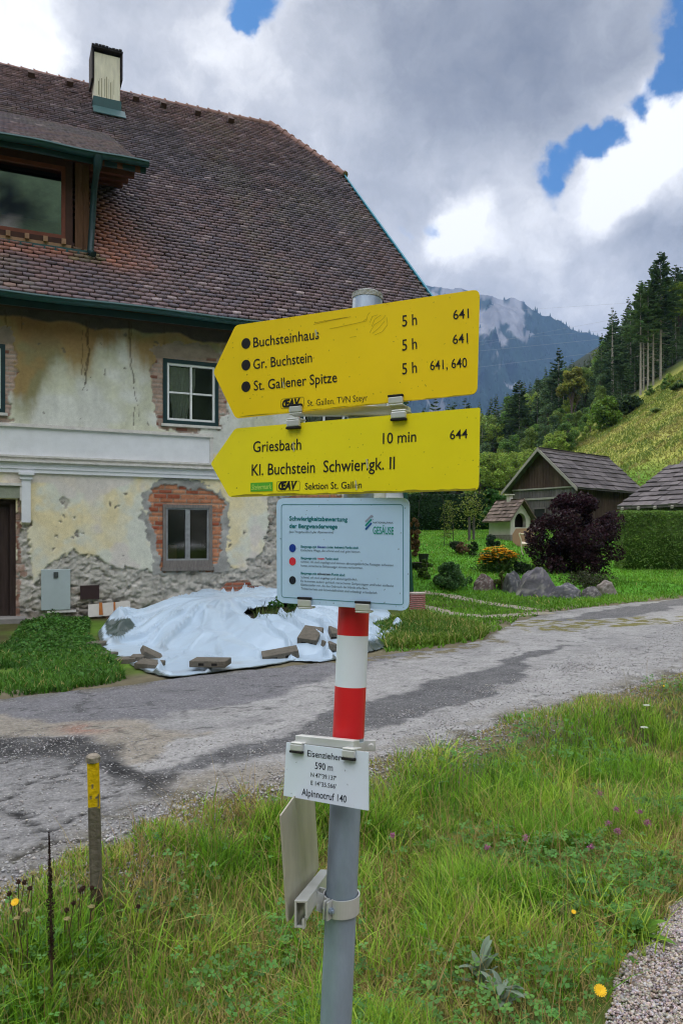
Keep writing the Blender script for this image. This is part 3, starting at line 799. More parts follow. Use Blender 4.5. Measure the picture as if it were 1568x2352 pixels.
def other_walls():
    W = 2 * (KR - EAVE_O)
    b = B()
    c0, c1 = H(SC, -.1, -.02), H(SC, -.1, -W)
    top = lambda k: H(SC, EAVE_Z + min(k, KR * 2 - k) - .15, EAVE_O - k)
    b.poly([c0, c1, top(2 * KR - EAVE_O), top(2 * KR - K_H), top(K_H), top(EAVE_O)])
    b.poly([H(S_L + .6, -.1, -W), H(S_L + .6, -.1, 0), H(S_L + .6, EAVE_Z, 0), H(S_L + .6, EAVE_Z + KR - .6, EAVE_O - KR), H(S_L + .6, EAVE_Z, -W)])
    b.poly([c1, H(S_L + .6, -.1, -W), H(S_L + .6, EAVE_Z, -W), H(SC, EAVE_Z, -W)])
    b.build("gable_wall", M_plain, house)
    m_rev = material("reveal_render", S(120, 92, 80), .95, var=.25, nscale=9, bump=.4, spec=.1)
    for o in OPEN:                                   # reveals
        r = B()
        s0, z0, s1, z1 = o
        d = -.30
        r.poly([H(s0, z0, -.03), H(s0, z1, -.03), H(s0, z1, d), H(s0, z0, d)]); r.poly([H(s1, z1, -.03), H(s1, z0, -.03), H(s1, z0, d), H(s1, z1, d)])
        r.poly([H(s0, z1, -.03), H(s1, z1, -.03), H(s1, z1, d), H(s0, z1, d)]); r.poly([H(s0, z0, -.03), H(s0, z0, d), H(s1, z0, d), H(s1, z0, -.03)])
        r.build("reveal", m_rev, house)
other_walls()

# stucco: frieze band, string course, pilasters
M_stucco = material("white_stucco", S(226, 227, 232), .85, var=.07, nscale=5, bump=.15, bscale=60, spec=.2, detail=7)
M_stucco2 = material("weathered_moulding", S(212, 208, 204), .85, var=.16, nscale=9, bump=.3, bscale=50, spec=.2)
def stucco():
    e = .012
    z = lambda y, x=150: fac(x, y)[1]
    sL = S_L + .6
    s_end = fac(489, 1000)[0]
    zt, zb = fac(0, 972)[1], fac(0, 1050)[1]
    p = B(); hb(p, sL, s_end - .07, zb, zt - .05, .0, .022); p.build("frieze_panel", M_stucco, house)
    f = B()
    hb(f, sL, s_end, zt - .05, zt - .022, .0, .06); hb(f, sL, s_end, zt - .022, zt + .012, .0, .045)
    hb(f, s_end - .07, s_end - .035, zb, zt - .05, 0, .048); hb(f, s_end - .035, s_end, zb, zt - .05, 0, .036)
    f.build("frieze_moulding", M_stucco2, house)
    k = B()
    prof = [(.075, .0), (.05, .035), (.09, .075), (.06, .10), (.075, .125)]
    zz_ = fac(0, 1044)[1]
    hb(k, sL, SC, zz_ - .035, zz_, 0, .085); hb(k, sL, SC, zz_ - .085, zz_ - .035, 0, .055); hb(k, sL, SC, zz_ - .12, zz_ - .085, 0, .10); hb(k, sL, SC, zz_ - .15, zz_ - .12, 0, .065)
    k.build("string_course", M_stucco2, house)
    q = B(); z2 = fac(0, 1084)[1]
    hb(q, sL, SC, z2, zz_ - .15, 0, .04); hb(q, sL, SC, z2 + .07, z2 + .085, .04, .055); hb(q, sL, SC, z2 + .15, z2 + .165, .04, .055)
    q.build("architrave", M_stucco, house)
    a = B(); s0, s1 = fac(50, 1150)[0], fac(71, 1150)[0]
    hb(a, s0, s1, fac(60, 1200)[1], z2 - .12, -.01, .05); hb(a, s0 - .03, s1 + .03, z2 - .12, z2 - .08, -.01, .075); hb(a, s0 - .05, s1 + .06, z2 - .04, z2, -.01, .11); hb(a, s0 - .02, s1 + .03, z2 - .08, z2 - .04, -.01, .06)
    a.build("pilaster", M_stucco, house)
    c = B(); s0, s1 = SC - .42, SC + .015
    hb(c, s0, s1, fac(900, 1330)[1], z2 - .12, -.01, .05); hb(c, s0 - .04, s1 + .04, z2 - .12, z2, -.01, .09)
    hb(c, s0, s1, zz_, 5.4, -.01, .05)
    c.build("pilaster", M_stucco, house)
    l = B(); s1 = fac(46, 1130)[0]; zd = DOOR[3]
    hb(l, sL, s1, zd + .02, zd + .24, -.01, .045)
    l.build("door_lintel", material("lichen_stucco", S(146, 150, 134), .9, var=.2, nscale=8, bump=.3, spec=.1), house)
    l2 = B(); hb(l2, sL, s1 + .03, zd + .24, zd + .29, -.01, .08); hb(l2, s1 - .0, s1 + .03, zd - .02, zd + .24, -.01, .06); l2.build("lintel_moulding", M_stucco2, house)
stucco()

M_teal = material("teal_painted_metal", S(22, 74, 76), .42, var=.18, nscale=7, spec=.5)
M_tealwood = material("dark_teal_wood", S(20, 52, 56), .5, var=.2, nscale=8, spec=.4)
M_white = material("white_window_paint", S(232, 234, 236), .45, var=.05, nscale=6, spec=.4)
M_oldwood = material("weathered_window_wood", S(126, 120, 116), .85, var=.3, nscale=5, bump=.4, bscale=20, stretch=(6, 6, 1), spec=.15)
M_glass = glass_material("window_glass", (.02, .03, .03))
def lace_material():
    m = material("lace_curtain", S(214, 216, 212), .9, var=.15, nscale=18, spec=.05)
    nt = m.node_tree; N, L = nt.nodes, nt.links
    t = N.new('ShaderNodeBsdfTransparent'); mx = N.new('ShaderNodeMixShader'); mx.inputs[0].default_value = .72
    L.new(t.outputs[0], mx.inputs[1]); L.new(N['Principled BSDF'].outputs[0], mx.inputs[2]); L.new(mx.outputs[0], N['Material Output'].inputs[0])
    return m
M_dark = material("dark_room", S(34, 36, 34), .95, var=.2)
M_lace = lace_material()
def bars(b, s0, z0, s1, z1, w, o0, o1):
    hb(b, s0, s0 + w, z0, z1, o0, o1); hb(b, s1 - w, s1, z0, z1, o0, o1)
    hb(b, s0 + w, s1 - w, z0, z0 + w, o0, o1); hb(b, s0 + w, s1 - w, z1 - w, z1, o0, o1)
def quad(b, s0, z0, s1, z1, o): b.poly([H(s0, z0, o), H(s1, z0, o), H(s1, z1, o), H(s0, z1, o)])
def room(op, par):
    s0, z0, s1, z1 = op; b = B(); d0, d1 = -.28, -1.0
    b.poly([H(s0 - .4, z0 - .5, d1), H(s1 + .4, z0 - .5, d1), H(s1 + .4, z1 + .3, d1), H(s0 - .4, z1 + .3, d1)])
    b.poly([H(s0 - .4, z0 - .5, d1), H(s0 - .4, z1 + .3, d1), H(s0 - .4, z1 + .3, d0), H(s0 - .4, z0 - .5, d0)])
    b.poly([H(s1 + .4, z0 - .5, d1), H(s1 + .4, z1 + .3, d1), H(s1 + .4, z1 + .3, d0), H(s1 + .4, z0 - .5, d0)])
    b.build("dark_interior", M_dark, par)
def upper_window(op):
    s0, z0, s1, z1 = op
    f = B(); bars(f, s0, z0, s1, z1, .075, -.13, -.02)
    w = f.build("window", M_tealwood, house)
    w['label'] = "white four pane window in a dark teal frame"
    g = .075; a, b_, c, d = s0 + g, z0 + g, s1 - g, z1 - g
    q = B(); bars(q, a, b_, c, d, .042, -.11, -.035)
    m = (a + c) / 2; h = (b_ + d) / 2 - .01
    hb(q, m - .02, m + .02, b_ + .042, d - .042, -.105, -.04); hb(q, a + .042, m - .02, h - .016, h + .016, -.10, -.045); hb(q, m + .02, c - .042, h - .016, h + .016, -.10, -.045)
    q.build("sash", M_white, w)
    p = B(); quad(p, a + .04, b_ + .04, c - .04, d - .04, -.075); p.build("pane", M_glass, w)
    # gathered lace curtain
    n = 44; ctop = d - .05
    V = []; 
    for i in range(n + 1):
        for j in range(15):
            t = i / n; v = j / 14
            s_full = a + .05 + t * (c - a - .1) * .62
            gather = a + .14 + t * .24
            k = sst(.25, 1.0, 1 - v) ** 1.1
            s_ = s_full + (gather - s_full) * k * .85
            V.append(H(s_, ctop - (1 - v) * (d - b_ - .1), -.14 + .02 * math.sin(t * 34) * (.6 + .6 * k)))
    i = np.arange((n + 1) * 15).reshape(n + 1, 15)
    fc = np.stack([i[:-1, :-1], i[1:, :-1], i[1:, 1:], i[:-1, 1:]], -1).reshape(-1, 4)
    np_mesh("curtain", np.array(V), fc, M_lace, w, smooth=True)
    si = B(); hb(si, s0 - .04, s1 + .04, z0 - .05, z0 - .002, -.12, .03); si.build("sill", M_stucco2, w)
    room(op, w)
for op in (UW, UWR, UWL): upper_window(op)
def lower_window(op):
    s0, z0, s1, z1 = op
    f = B(); bars(f, s0, z0, s1, z1, .065, -.11, -.0)
    hb(f, s0 + .065, s1 - .065, z0 + .065, z0 + .13, -.10, -.01)
    w = f.build("window", M_oldwood, house); w['label'] = "small ground floor window with two casements in bare grey wood"
    a, b_, c, d = s0 + .065, z0 + .13, s1 - .065, z1 - .065
    m = (a + c) / 2
    q = B()
    for x0, x1 in ((a, m - .012), (m + .012, c)): bars(q, x0, b_, x1, d, .032, -.085, -.025)
    hb(q, m - .012, m + .012, b_, d, -.08, -.015)
    q.build("casement", material("casement_wood", S(150, 152, 154), .8, var=.3, nscale=9, bump=.3, spec=.15), w)
    p = B(); quad(p, a + .03, b_ + .03, m - .045, d - .03, -.075); quad(p, m + .045, b_ + .03, c - .03, d - .03, -.075)
    p.build("pane", M_glass, w)
    si = B(); hb(si, s0 - .03, s1 + .03, z0 - .07, z0 - .002, -.15, .03); si.build("sill", M_oldwood, w)
    room(op, w)
    k = B(); hb(k, a + .06, a + .24, b_ + .02, b_ + .3, -.28, -.2); k.build("box_on_sill", material("brown_box", S(96, 74, 60), .9), w)
lower_window(LW); lower_window(LWR)
def door():
    s0, z0, s1, z1 = DOOR
    mw = material("old_door_wood", S(64, 52, 48), .8, var=.35, nscale=4, bump=.4, bscale=20, stretch=(7, 7, .7), spec=.2)
    b = B(); hb(b, s0, s1 - .1, z0, z1 - .08, -.24, -.18)
    d = b.build("door", mw, house)
    f = B(); hb(f, s1 - .1, s1, z0, z1, -.26, -.08); hb(f, s0, s1 - .1, z1 - .08, z1, -.26, -.08); f.build("door_frame", mw, d)
    p = B()
    for k in range(5): hb(p, s1 - .25 - .17 * k, s1 - .115 - .17 * k, z0 + .02, z1 - .1, -.178, -.16)
    p.build("door_board", mw, d)
    st = B(); hb(st, s0 - .3, fac(60, 1432)[0], -.05, .11, -.2, .42)
    st.build("doorstep", material("worn_step_stone", S(134, 130, 126), .9, var=.2, nscale=7, bump=.4, spec=.1), house, bevel=.015)
door()
def wall_fittings():
    s0, z0 = fac(95, 1402); s1, z1 = fac(162, 1308)[0], fac(95, 1308)[1]
    b = B(); hb(b, s0, s1, z0, z1, -.04, .03)
    m = b.build("meter_box", material("pale_grey_enamel", S(176, 188, 190), .45, var=.05, spec=.4), house, bevel=.006)
    l = B(); sc_ = (s0 + s1) / 2; hb(l, sc_ - .04, sc_ + .04, z1 - .15, z1 - .05, .032, .05); l.build("latch", material("latch_metal", S(92, 96, 96), .4, metal=.6), m)
    t = B(); hb(t, s0 + .1, s1 + .1, z0 - .05, z0 - .01, -.03, .02); t.build("mortar_ledge", M_stucco2, m)
    s0, z0 = fac(185, 1377); s1, z1 = fac(228, 1377)[0], fac(185, 1345)[1]
    v = B(); hb(v, s0, s1, z0, z1, -.04, .012); v.build("vent_plate", material("rusty_brown_plate", S(58, 42, 42), .7, var=.2, nscale=10, spec=.3), house)
wall_fittings()
# ------------------------------------------------------------------ roof
M_tile = material("clay_plain_tile", attr=True, rough=.62, var=.22, nscale=9, bump=.25, bscale=50, spec=.4)
M_deck = material("roof_boarding", S(74, 58, 48), .9, var=.3, nscale=4, bump=.3, stretch=(1, 6, 6), spec=.1)
M_ridge = material("ridge_tile_clay", S(140, 108, 98), .75, var=.3, nscale=6, bump=.4, spec=.3)
TW, EX = .205, .150
def tile_field(name, fn, s0, s1, tlen, inside, colour, parent, seed=1):
    """fn(s, t, lift) -> points on the slope, t measured up the slope"""
    rg = np.random.default_rng(seed)
    rows = int(tlen / EX); S_, T_ = [], []
    for r in range(-0, rows + 1):
        n = int((s1 - s0) / TW) + 1
        s = s0 + (np.arange(n) + .5 * (r % 2)) * TW
        S_.append(s); T_.append(np.full(n, r * EX))
    s = np.concatenate(S_); t = np.concatenate(T_)
    ok = inside(s, t); s, t = s[ok], t[ok]; n = len(s)
    t = t + rg.normal(0, .006, n) + .03 * (fbm(s * .6, t * .5, 3, 77) - .5); s = s + rg.normal(0, .005, n)
    w = TW - .008; Lh = EX * 1.12
    ds = np.array([-.5, -.5, -.36, -.19, 0, .19, .36, .5, .5]) * w
    dt = np.array([Lh, .082, .036, .010, 0, .010, .036, .082, Lh])
    tip = rg.normal(0, .005, n); roll = rg.normal(0, .02, n)
    ss = s[:, None] + ds; tt = t[:, None] + dt
    lift = .010 + (.044 + tip[:, None]) * (1 - dt / Lh)[None] + roll[:, None] * ds[None]
    top = fn(ss, tt, lift); low = fn(ss[:, 1:8], tt[:, 1:8], lift[:, 1:8] - .036)
    V = np.concatenate([top, low], 1)
    f = [(0, i, i + 1) for i in range(1, 8)]
    for i in range(1, 7): f += [(i, 8 + i, 9 + i), (i, 9 + i, i + 1)]
    FF = (np.array(f)[None] + 16 * np.arange(n)[:, None, None]).reshape(-1, 3)
    c = colour(s, t, rg)
    return np_mesh(name, V.reshape(-1, 3), FF, M_tile, parent, np.repeat(c, 16, 0))
def rfn(s, t, lift):
    k = t * .7071; lift = lift + .07 * (fbm(s * .35, t * .3, 3, 205) - .35)
    return W0 + U3 * s[..., None] + N3 * (EAVE_O - k + lift * .707)[..., None] + Z3 * (EAVE_Z + k + lift * .707)[..., None]
def r_in(s, t):
    k = t * .7071
    lim = np.where(k < K_H, S_G - .08, S_G - .08 - (k - K_H) * (S_G - S_R) / (KR - K_H))
    return (s < lim) & (k < KR - .15) & ~((s < 1.3) & (k > 1.55) & (k < 5.7))
def r_col(s, t, rg):
    n = len(s); k = t * .7071
    a = np.array(S(104, 94, 102)); b_ = np.array(S(120, 98, 100)); l = np.array(S(168, 150, 152)); o = np.array(S(170, 110, 88)); d = np.array(S(84, 80, 94)); r = np.array(S(150, 120, 118))
    big = fbm(s * .5, t * .5, 4, 201); big2 = fbm(s * .22 + 9, t * .3, 3, 202)
    c = a + (b_ - a) * (sst(.38, .62, big) * rg.uniform(.3, 1, n))[:, None]
    c = c + (d - c) * ((rg.uniform(0, 1, n) < .22) * .5)[:, None]
    c = c + (l - c) * ((rg.uniform(0, 1, n) < .015 + .06 * sst(.5, .65, big2)) * rg.uniform(.4, 1, n))[:, None]
    wash = np.exp(-((s - 1.8 - .25 * (2.2 - k)) / .72) ** 2) * sst(.7, 1.2, k) * sst(3.8, 2.6, k) + .9 * np.exp(-((k - 1.18) / .22) ** 2) * sst(1.5, .9, s) + .35 * (rg.uniform(0, 1, n) < .3) * sst(1.2, .2, s) * sst(1.2, .7, k)
    c = c + (o - c) * np.clip(wash * rg.uniform(.4, 1.0, n), 0, .85)[:, None]
    c = c + (r - c) * (sst(6.5, 9.0, k) * rg.uniform(.2, .75, n))[:, None]
    lich = sst(.60, .72, fbm(s * 1.1, t * .45, 4, 206)) * rg.uniform(.05, .3, n); c = c + (np.array(S(132, 126, 104)) - c) * lich[:, None]
    c = c + (np.array(S(112, 110, 70)) - c) * ((np.hypot((s - 1.4), (k - 1.2) * 1.2) < .3) * rg.uniform(.3, .9, n))[:, None]
    return c * rg.uniform(.92, 1.08, (n, 1))
roof = tile_field("roof", rfn, S_L, S_G, KR * 1.4142, r_in, r_col, house, 3)
# boarding under the tiles, gable and half hip on the far side
b = B()
th = -.10
def slab(pts):
    b.prism(pts, [0, 0, th])
slab([RF(S_L, 0), RF(S_G - .03, 0), RF(S_G - .03, K_H), RF(S_R - .03, KR - .02), RF(S_L, KR - .02)])
BK = lambda s, k: W0 + U3 * s + N3 * (EAVE_O - (2 * KR - k)) + Z3 * (EAVE_Z + k)
slab([BK(S_L, 0), BK(S_L, KR - .02), BK(S_R - .03, KR - .02), BK(S_G - .03, K_H), BK(S_G - .03, 0)])
b.build("roof_boarding", M_deck, house)
hp = B(); hp.poly([RF(S_G, K_H, .02), BK(S_G, K_H), BK(S_R, KR), RF(S_R, KR, .02)]); hp.build("half_hip", material("hip_tiles", S(104, 86, 84), .7, var=.3, nscale=8, bump=.6, bscale=20, spec=.3), house)
# ridge and hip caps
def caps(pts_fn, n, name):
    c = B()
    for i in range(n):
        a, e = pts_fn(i / n), pts_fn((i + 1) / n)
        j = np.array([0, 0, random.uniform(-.012, .012)])
        c.tube([a + j, a + (e - a) * .90 + j, a + (e - a) * .905 + j, e + j + (e - a) * .04], [.12, .105, .145, .14], 10)
    return c.build(name, M_ridge, house, smooth=True)
caps(lambda t: RF(S_L + (S_R - S_L) * t, KR, .0) + Z3 * (-.03 - .10 * math.sin(t * 3.1)), 38, "ridge_cap")
caps(lambda t: RF(S_R, KR) + (RF(S_G, K_H) - RF(S_R, KR)) * t + Z3 * .0, 10, "hip_cap")
# small vent tiles below the ridge
for x in (145, 320, 622, 748, 905, 1057):
    s_ = fac(x * .5003, 0, EAVE_O - 8.6)[0]
    v = B(); v.prism([RF(s_ - .09, 8.55, .05), RF(s_ + .09, 8.55, .05), RF(s_ + .06, 8.75, .05), RF(s_ - .06, 8.75, .05)], N3 * .09 + Z3 * .10)
    v.build("vent_tile", material("vent_tile_clay", S(86, 66, 60), .8, var=.2), roof)
# verge board and eave gutter
vb = B()
vb.prism([RF(S_G - .04, -.05, -.12), RF(S_G - .04, -.05, .05), RF(S_G - .04, K_H, .05), RF(S_G - .04, K_H, -.12)], U3 * .05)
vb.build("verge_board", material("turquoise_verge", S(30, 128, 150), .4, var=.1, spec=.5), house)
def gutter(name, s0, s1, o, z, par, r=.075):
    V, n = [], 9
    arc = [math.pi + math.pi * i / (n - 1) for i in range(n)]
    ns = 40
    for i in range(ns + 1):
        s = s0 + (s1 - s0) * i / ns
        sag = .012 * math.sin(i * .7)
        V.append(H(s, z - .012 + sag, o + r + .02)); V.append(H(s, z + .018 + sag, o + r + .02)); V.append(H(s, z + .018 + sag, o + r + .006))
        for a in arc: V.append(H(s, z + r * math.sin(a) * .95 + sag, o - r * math.cos(a)))
    m = n + 3
    i = np.arange((ns + 1) * m).reshape(ns + 1, m)
    f = np.stack([i[:-1, :-1], i[1:, :-1], i[1:, 1:], i[:-1, 1:]], -1).reshape(-1, 4)
    g = np_mesh(name, np.array(V), f, M_teal, par, smooth=False)
    return g
gutter("gutter", S_L, S_G - .05, EAVE_O + .04, EAVE_Z - .02, house, .085)
e = B(); hb(e, S_L, S_G - .1, EAVE_Z - .20, EAVE_Z - .03, EAVE_O - .10, EAVE_O - .06); e.build("fascia", M_tealwood, house)
e = B(); hb(e, S_L, S_G - .1, EAVE_Z - .14, EAVE_Z - .11, -.2, EAVE_O - .1); e.build("soffit", M_deck, house)
def downpipe():
    xs_ = fac(930, 1140, .14)[0]
    p0 = H(SC + .08, 5.45, .14); s1_, z1_ = fac(942, 1362, .14)
    b = B(); b.tube([H(SC + .30, EAVE_Z - .08, EAVE_O), H(SC + .08, 5.3, .14), H(xs_ - .02, 4.9, .14), H(xs_, 2.6, .14), H(s1_ + .02, z1_ - .1, .16)], .052, 12)
    b.build("downpipe", material("green_downpipe", S(24, 72, 58), .5, var=.2, spec=.4), house, smooth=True)
downpipe()

# chimney
M_chim = material("chimney_render", S(226, 220, 200), .9, var=.14, nscale=2.5, stretch=(5, 5, 1), bump=.2, spec=.1)
def chimney():
    s0, s1, k = 2.22, 2.90, 7.62
    o1 = EAVE_O - k; o0 = o1 - .62
    zt = EAVE_Z + 9.20
    b = B(); hb(b, s0, s1, EAVE_Z + 7.0, zt, o0, o1); c = b.build("chimney", M_chim, house)
    st = B()
    for i in range(9):
        a = s0 + .09 + i * .055 + random.uniform(-.02, .02); l = random.uniform(.25, .8)
        hb(st, a, a + random.uniform(.008, .022), zt - .75 - l, zt - .7 + random.uniform(-.1, .1), o1, o1 + .003)
    st.build("soot_streak", material("soot", S(150, 144, 118), .95, var=.2), c)
    f = B()
    hb(f, s0 - .03, s1 + .04, EAVE_Z + 7.25, EAVE_Z + 7.98, o1 - .5, o1 + .025)
    f.prism([RF(s0 - .06, k - .32, .07), RF(s1 + .12, k - .32, .07), RF(s1 + .12, k - .02, .09), RF(s0 - .06, k - .02, .09)], Z3 * .02)
    f.build("flashing", M_teal, c)
    h = B()
    m = .075
    hb(h, s0 - m, s1 + m, zt + .10, zt + .15, o0 - m, o1 + m)
    hb(h, s0 - m, s0 - m + .05, zt - .75, zt + .10, o0 - m, o1 + .04); hb(h, s1 + m - .05, s1 + m, zt - .62, zt + .10, o0 - m, o1 + .03)
    hb(h, s0 - m + .05, s1 + m - .05, zt + .0, zt + .10, o0, o1 - .1)
    for i in range(9):
        a = s0 - m + i * .09
        hb(h, a, a + .08, zt + .15, zt + .17 + random.uniform(.0, .03), o1 - .2 + random.uniform(0, .03), o1 + m + random.uniform(.0, .035))
    h.build("chimney_cap", material("crumbling_dark_slate", S(58, 54, 56), .9, var=.3, nscale=10, bump=.6, spec=.2), c)
chimney()

# shed dormer
M_board = material("brown_weathered_board", S(104, 76, 58), .85, var=.35, nscale=3, bump=.5, bscale=14, stretch=(7, 7, .6), spec=.15)
M_red = material("red_brown_window_paint", S(110, 60, 44), .6, var=.2, nscale=6, spec=.3)
def dormer():
    o = EAVE_O - 1.39; zb = EAVE_Z + 1.39; zt = EAVE_Z + 3.26; s1 = 1.47
    b = B()
    wx1, wz0 = fac(167, 568, o); wz1 = fac(167, 372, o)[1]; wx0 = fac(-190, 450, o)[0]
    wz0 += 0
    # vertical boards around the window
    s = S_L
    while s < s1 - .01:
        e_ = min(s + .155, s1); j = random.uniform(0, .014)
        if e_ <= wx0 or s >= wx1: hb(b, s + .004, e_ - .004, zb, zt, o - .05, o + j)
        else:
            hb(b, s + .004, e_ - .004, zb, wz0 - .01, o - .05, o + j); hb(b, s + .004, e_ - .004, wz1 + .01, zt, o - .05, o + j)
        s = e_
    d = b.build("dormer", M_board, house)
    k = B(); k.poly([H(s1, zb, o), H(s1, zt, o), H(s1, zt + .4, o - 2.2), H(s1, zb + 2.0, o - 2.0)]); k.build("cheek", M_board, d)
    f = B(); bars(f, wx0, wz0, wx1, wz1, .13, o - .06, o + .03)
    w = f.build("window_frame", material("dark_brown_frame", S(70, 48, 40), .7, var=.25, nscale=5, spec=.2), d)
    q = B(); bars(q, wx0 + .13, wz0 + .13, wx1 - .13, wz1 - .13, .075, o - .05, o + .015); q.build("sash", M_red, d)
    p = B(); quad(p, wx0 + .2, wz0 + .2, wx1 - .2, wz1 - .2, o - .03); p.build("pane", glass_material("dormer_glass", (.02, .03, .03), .0, .42), d)
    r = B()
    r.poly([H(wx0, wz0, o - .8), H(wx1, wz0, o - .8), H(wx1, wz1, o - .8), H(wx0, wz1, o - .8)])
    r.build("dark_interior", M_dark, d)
    n = B()                                               # snow-guard blocks and sill strip
    for i in range(16): hb(n, s1 - .52 - i * .33, s1 - .44 - i * .33, zb + .06, zb + .16, o + .03, o + .11)
    hb(n, S_L, s1 - .34, zb + .0, zb + .07, o + .015, o + .06)
    n.build("sill_block", material("bare_block_wood", S(150, 118, 92), .85, var=.3, nscale=8), d)
    t = B(); hb(t, S_L, s1 + .03, zb - .10, zb - .005, o - .02, o + .10); t.build("apron_flashing", M_teal, d)
    # roof of the dormer
    og, zg, sv = EAVE_O - .89, EAVE_Z + 3.12, 2.44
    tan = math.tan(math.radians(30.5))
    def dfn(s, t, lift):
        c, sn = math.cos(math.radians(30.5)), math.sin(math.radians(30.5))
        return W0 + U3 * s[..., None] + N3 * (og - t * c + lift * sn)[..., None] + Z3 * (zg + t * sn + lift * c)[..., None]
    tile_field("dormer_tile", dfn, S_L, sv, 6.0, lambda s, t: (s < sv - .1), lambda s, t, rg: r_col(s * .2 + 5, t + 3, rg), d, 9)
    u = B()
    P = lambda s, t, dz: H(s, zg + t * math.sin(math.radians(30.5)) + dz, og - t * math.cos(math.radians(30.5)))
    u.prism([P(S_L, 0, -.02), P(sv - .04, 0, -.02), P(sv - .04, 6.0, -.02), P(S_L, 6.0, -.02)], [0, 0, -.07])
    for i in range(3): u.box(P(sv - .16 - i * .34, -.0, -.20), U3 * .10, Z3 * .11, (P(0, 1.6, 0) - P(0, 0, 0)))
    sf = lambda s, k, dz=0: H(s, EAVE_Z + 2.98 + .31 * (k - .95) + dz, EAVE_O - k)
    for i in range(9): u.prism([sf(1.0, .95 + i * .36), sf(sv - .1 - .02 * (i % 3), .95 + i * .36), sf(sv - .1 - .02 * (i % 3), 1.30 + i * .36), sf(1.0, 1.30 + i * .36)], Z3 * .03)
    for k_ in (1.2, 2.0, 2.8): u.box(sf(1.47, k_, -.10), U3 * (sv - 1.6), N3 * -.10, Z3 * .11)
    u.build("dormer_soffit", material("brown_soffit_board", S(94, 60, 46), .8, var=.25, nscale=5, spec=.2), d)
    gutter("dormer_gutter", S_L, sv + .09, og + .05, zg - .02, d, .085)
    e = B(); e.cbox((0, 0, 0), (0.001, 0.001, 0.001)) if False else None
    hb(e, S_L, sv + .05, zg - .19, zg - .03, og - .05, og - .02); e.build("dormer_fascia", M_tealwood, d)
    g = B()
    a = fac(225, 362, og + .05); gz = zg - .10
    g.tube([H(a[0], zg - .06, og + .05), H(a[0], zg - .2, og + .05), H(a[0] - .02, zg - .36, og), H(a[0] - .03, zg - .55, og - .28), H(a[0] - .06, zg - 1.2, og - .34), H(a[0] - .10, zg - 1.78, og - .30), H(a[0] - .05, zg - 1.86, og - .2)], [.10, .085, .06, .06, .06, .06, .06], 12)
    g.build("dormer_downpipe", M_tealwood, d, smooth=True)
dormer()

# ------------------------------------------------------------------ around the house
def g_at(x, y): return hit(x, y)
def ring_pipe():
    p = hit(958, 1406); h = CAMZ + (HY - 1362) / F * p[1] - p[2]
    t = thing("drain_pipe", "ribbed red and white drain pipe stump catching the downpipe at the house corner", "pipe", p)
    b = B(); zz = np.linspace(0, h, 41); r = .155
    pts = [p + Z3 * z for z in zz]
    b.tube(pts, [r + .012 * (1 if i % 4 < 2 else -.6) for i in range(41)], 24, cap=False)
    i0 = len(b.v)
    for k in range(len(b.v)):
        b.c[k] = S(160, 84, 82) if ((k // 24) % 4) < 2 else S(206, 186, 180)
    b.build("ribbed_pipe", material("ribbed_plastic", attr=True, rough=.6, var=.1, spec=.3), t, col=True)
    q = B(); q.tube([p + Z3 * (h - .02), p + Z3 * (h + .012)], [r + .012, r + .015], 24); q.build("pipe_rim", material("pale_rim", S(196, 180, 172), .7), t)
ring_pipe()
sh = thing("rusty_sheet", "pale metal sheet with rust streaks leaning on the wall", "metal sheet", H(fac(250, 1400)[0], fac(250, 1418)[1], .16))
s0, z0 = fac(202, 1417, .12); s1, z1 = fac(300, 1417, .12)[0], fac(202, 1389, .12)[1]
b = B(); b.hexa([H(s0, z0, .17), H(s1, z0 + .03, .17), H(s1, z0 + .03, .155), H(s0, z0, .155), H(s0 + .01, z1, .10), H(s1 - .01, z1 + .05, .10), H(s1 - .01, z1 + .05, .085), H(s0 + .01, z1, .085)])
b.build("sheet", material("pale_enamel_sheet", S(198, 192, 184), .6, var=.1), sh)
for a, w, c0 in ((.30, .035, 0), (.62, .02, 0), (.8, .16, 1)):
    b = B(); s_ = s0 + (s1 - s0) * a
    b.poly([H(s_ - w, z0 + .035, .1725), H(s_ + w, z0 + .035, .1725), H(s_ + w * .7, z0 + (.26 if not c0 else .12), .1725 - .055 * (1 if not c0 else .5)), H(s_ - w * .8, z0 + (.26 if not c0 else .1), .1725 - .055 * (1 if not c0 else .5))])
    b.build("rust_streak", material("rust", S(170, 104, 52), .9, var=.3, nscale=12), sh)
wb = thing("timber_boarding", "red brown timber boards on edge along the foot of the wall", "timber", H(fac(215, 1440)[0], 0, .2))
s0 = fac(148, 1440, .1)[0]; s1 = fac(300, 1440, .1)[0]; zt = fac(200, 1419, .1)[1]
b = B()
for i in range(3): hb(b, s0 + .1 * i, s1, .02 + i * (zt - .02) / 3, .02 + (i + 1) * (zt - .02) / 3 - .01, .06, .13)
b.build("board", M_board, wb); b = B(); sp = fac(243, 1420, .1)[0]; hb(b, sp, sp + .06, 0, zt, .132, .19); b.build("stake", M_board, wb)

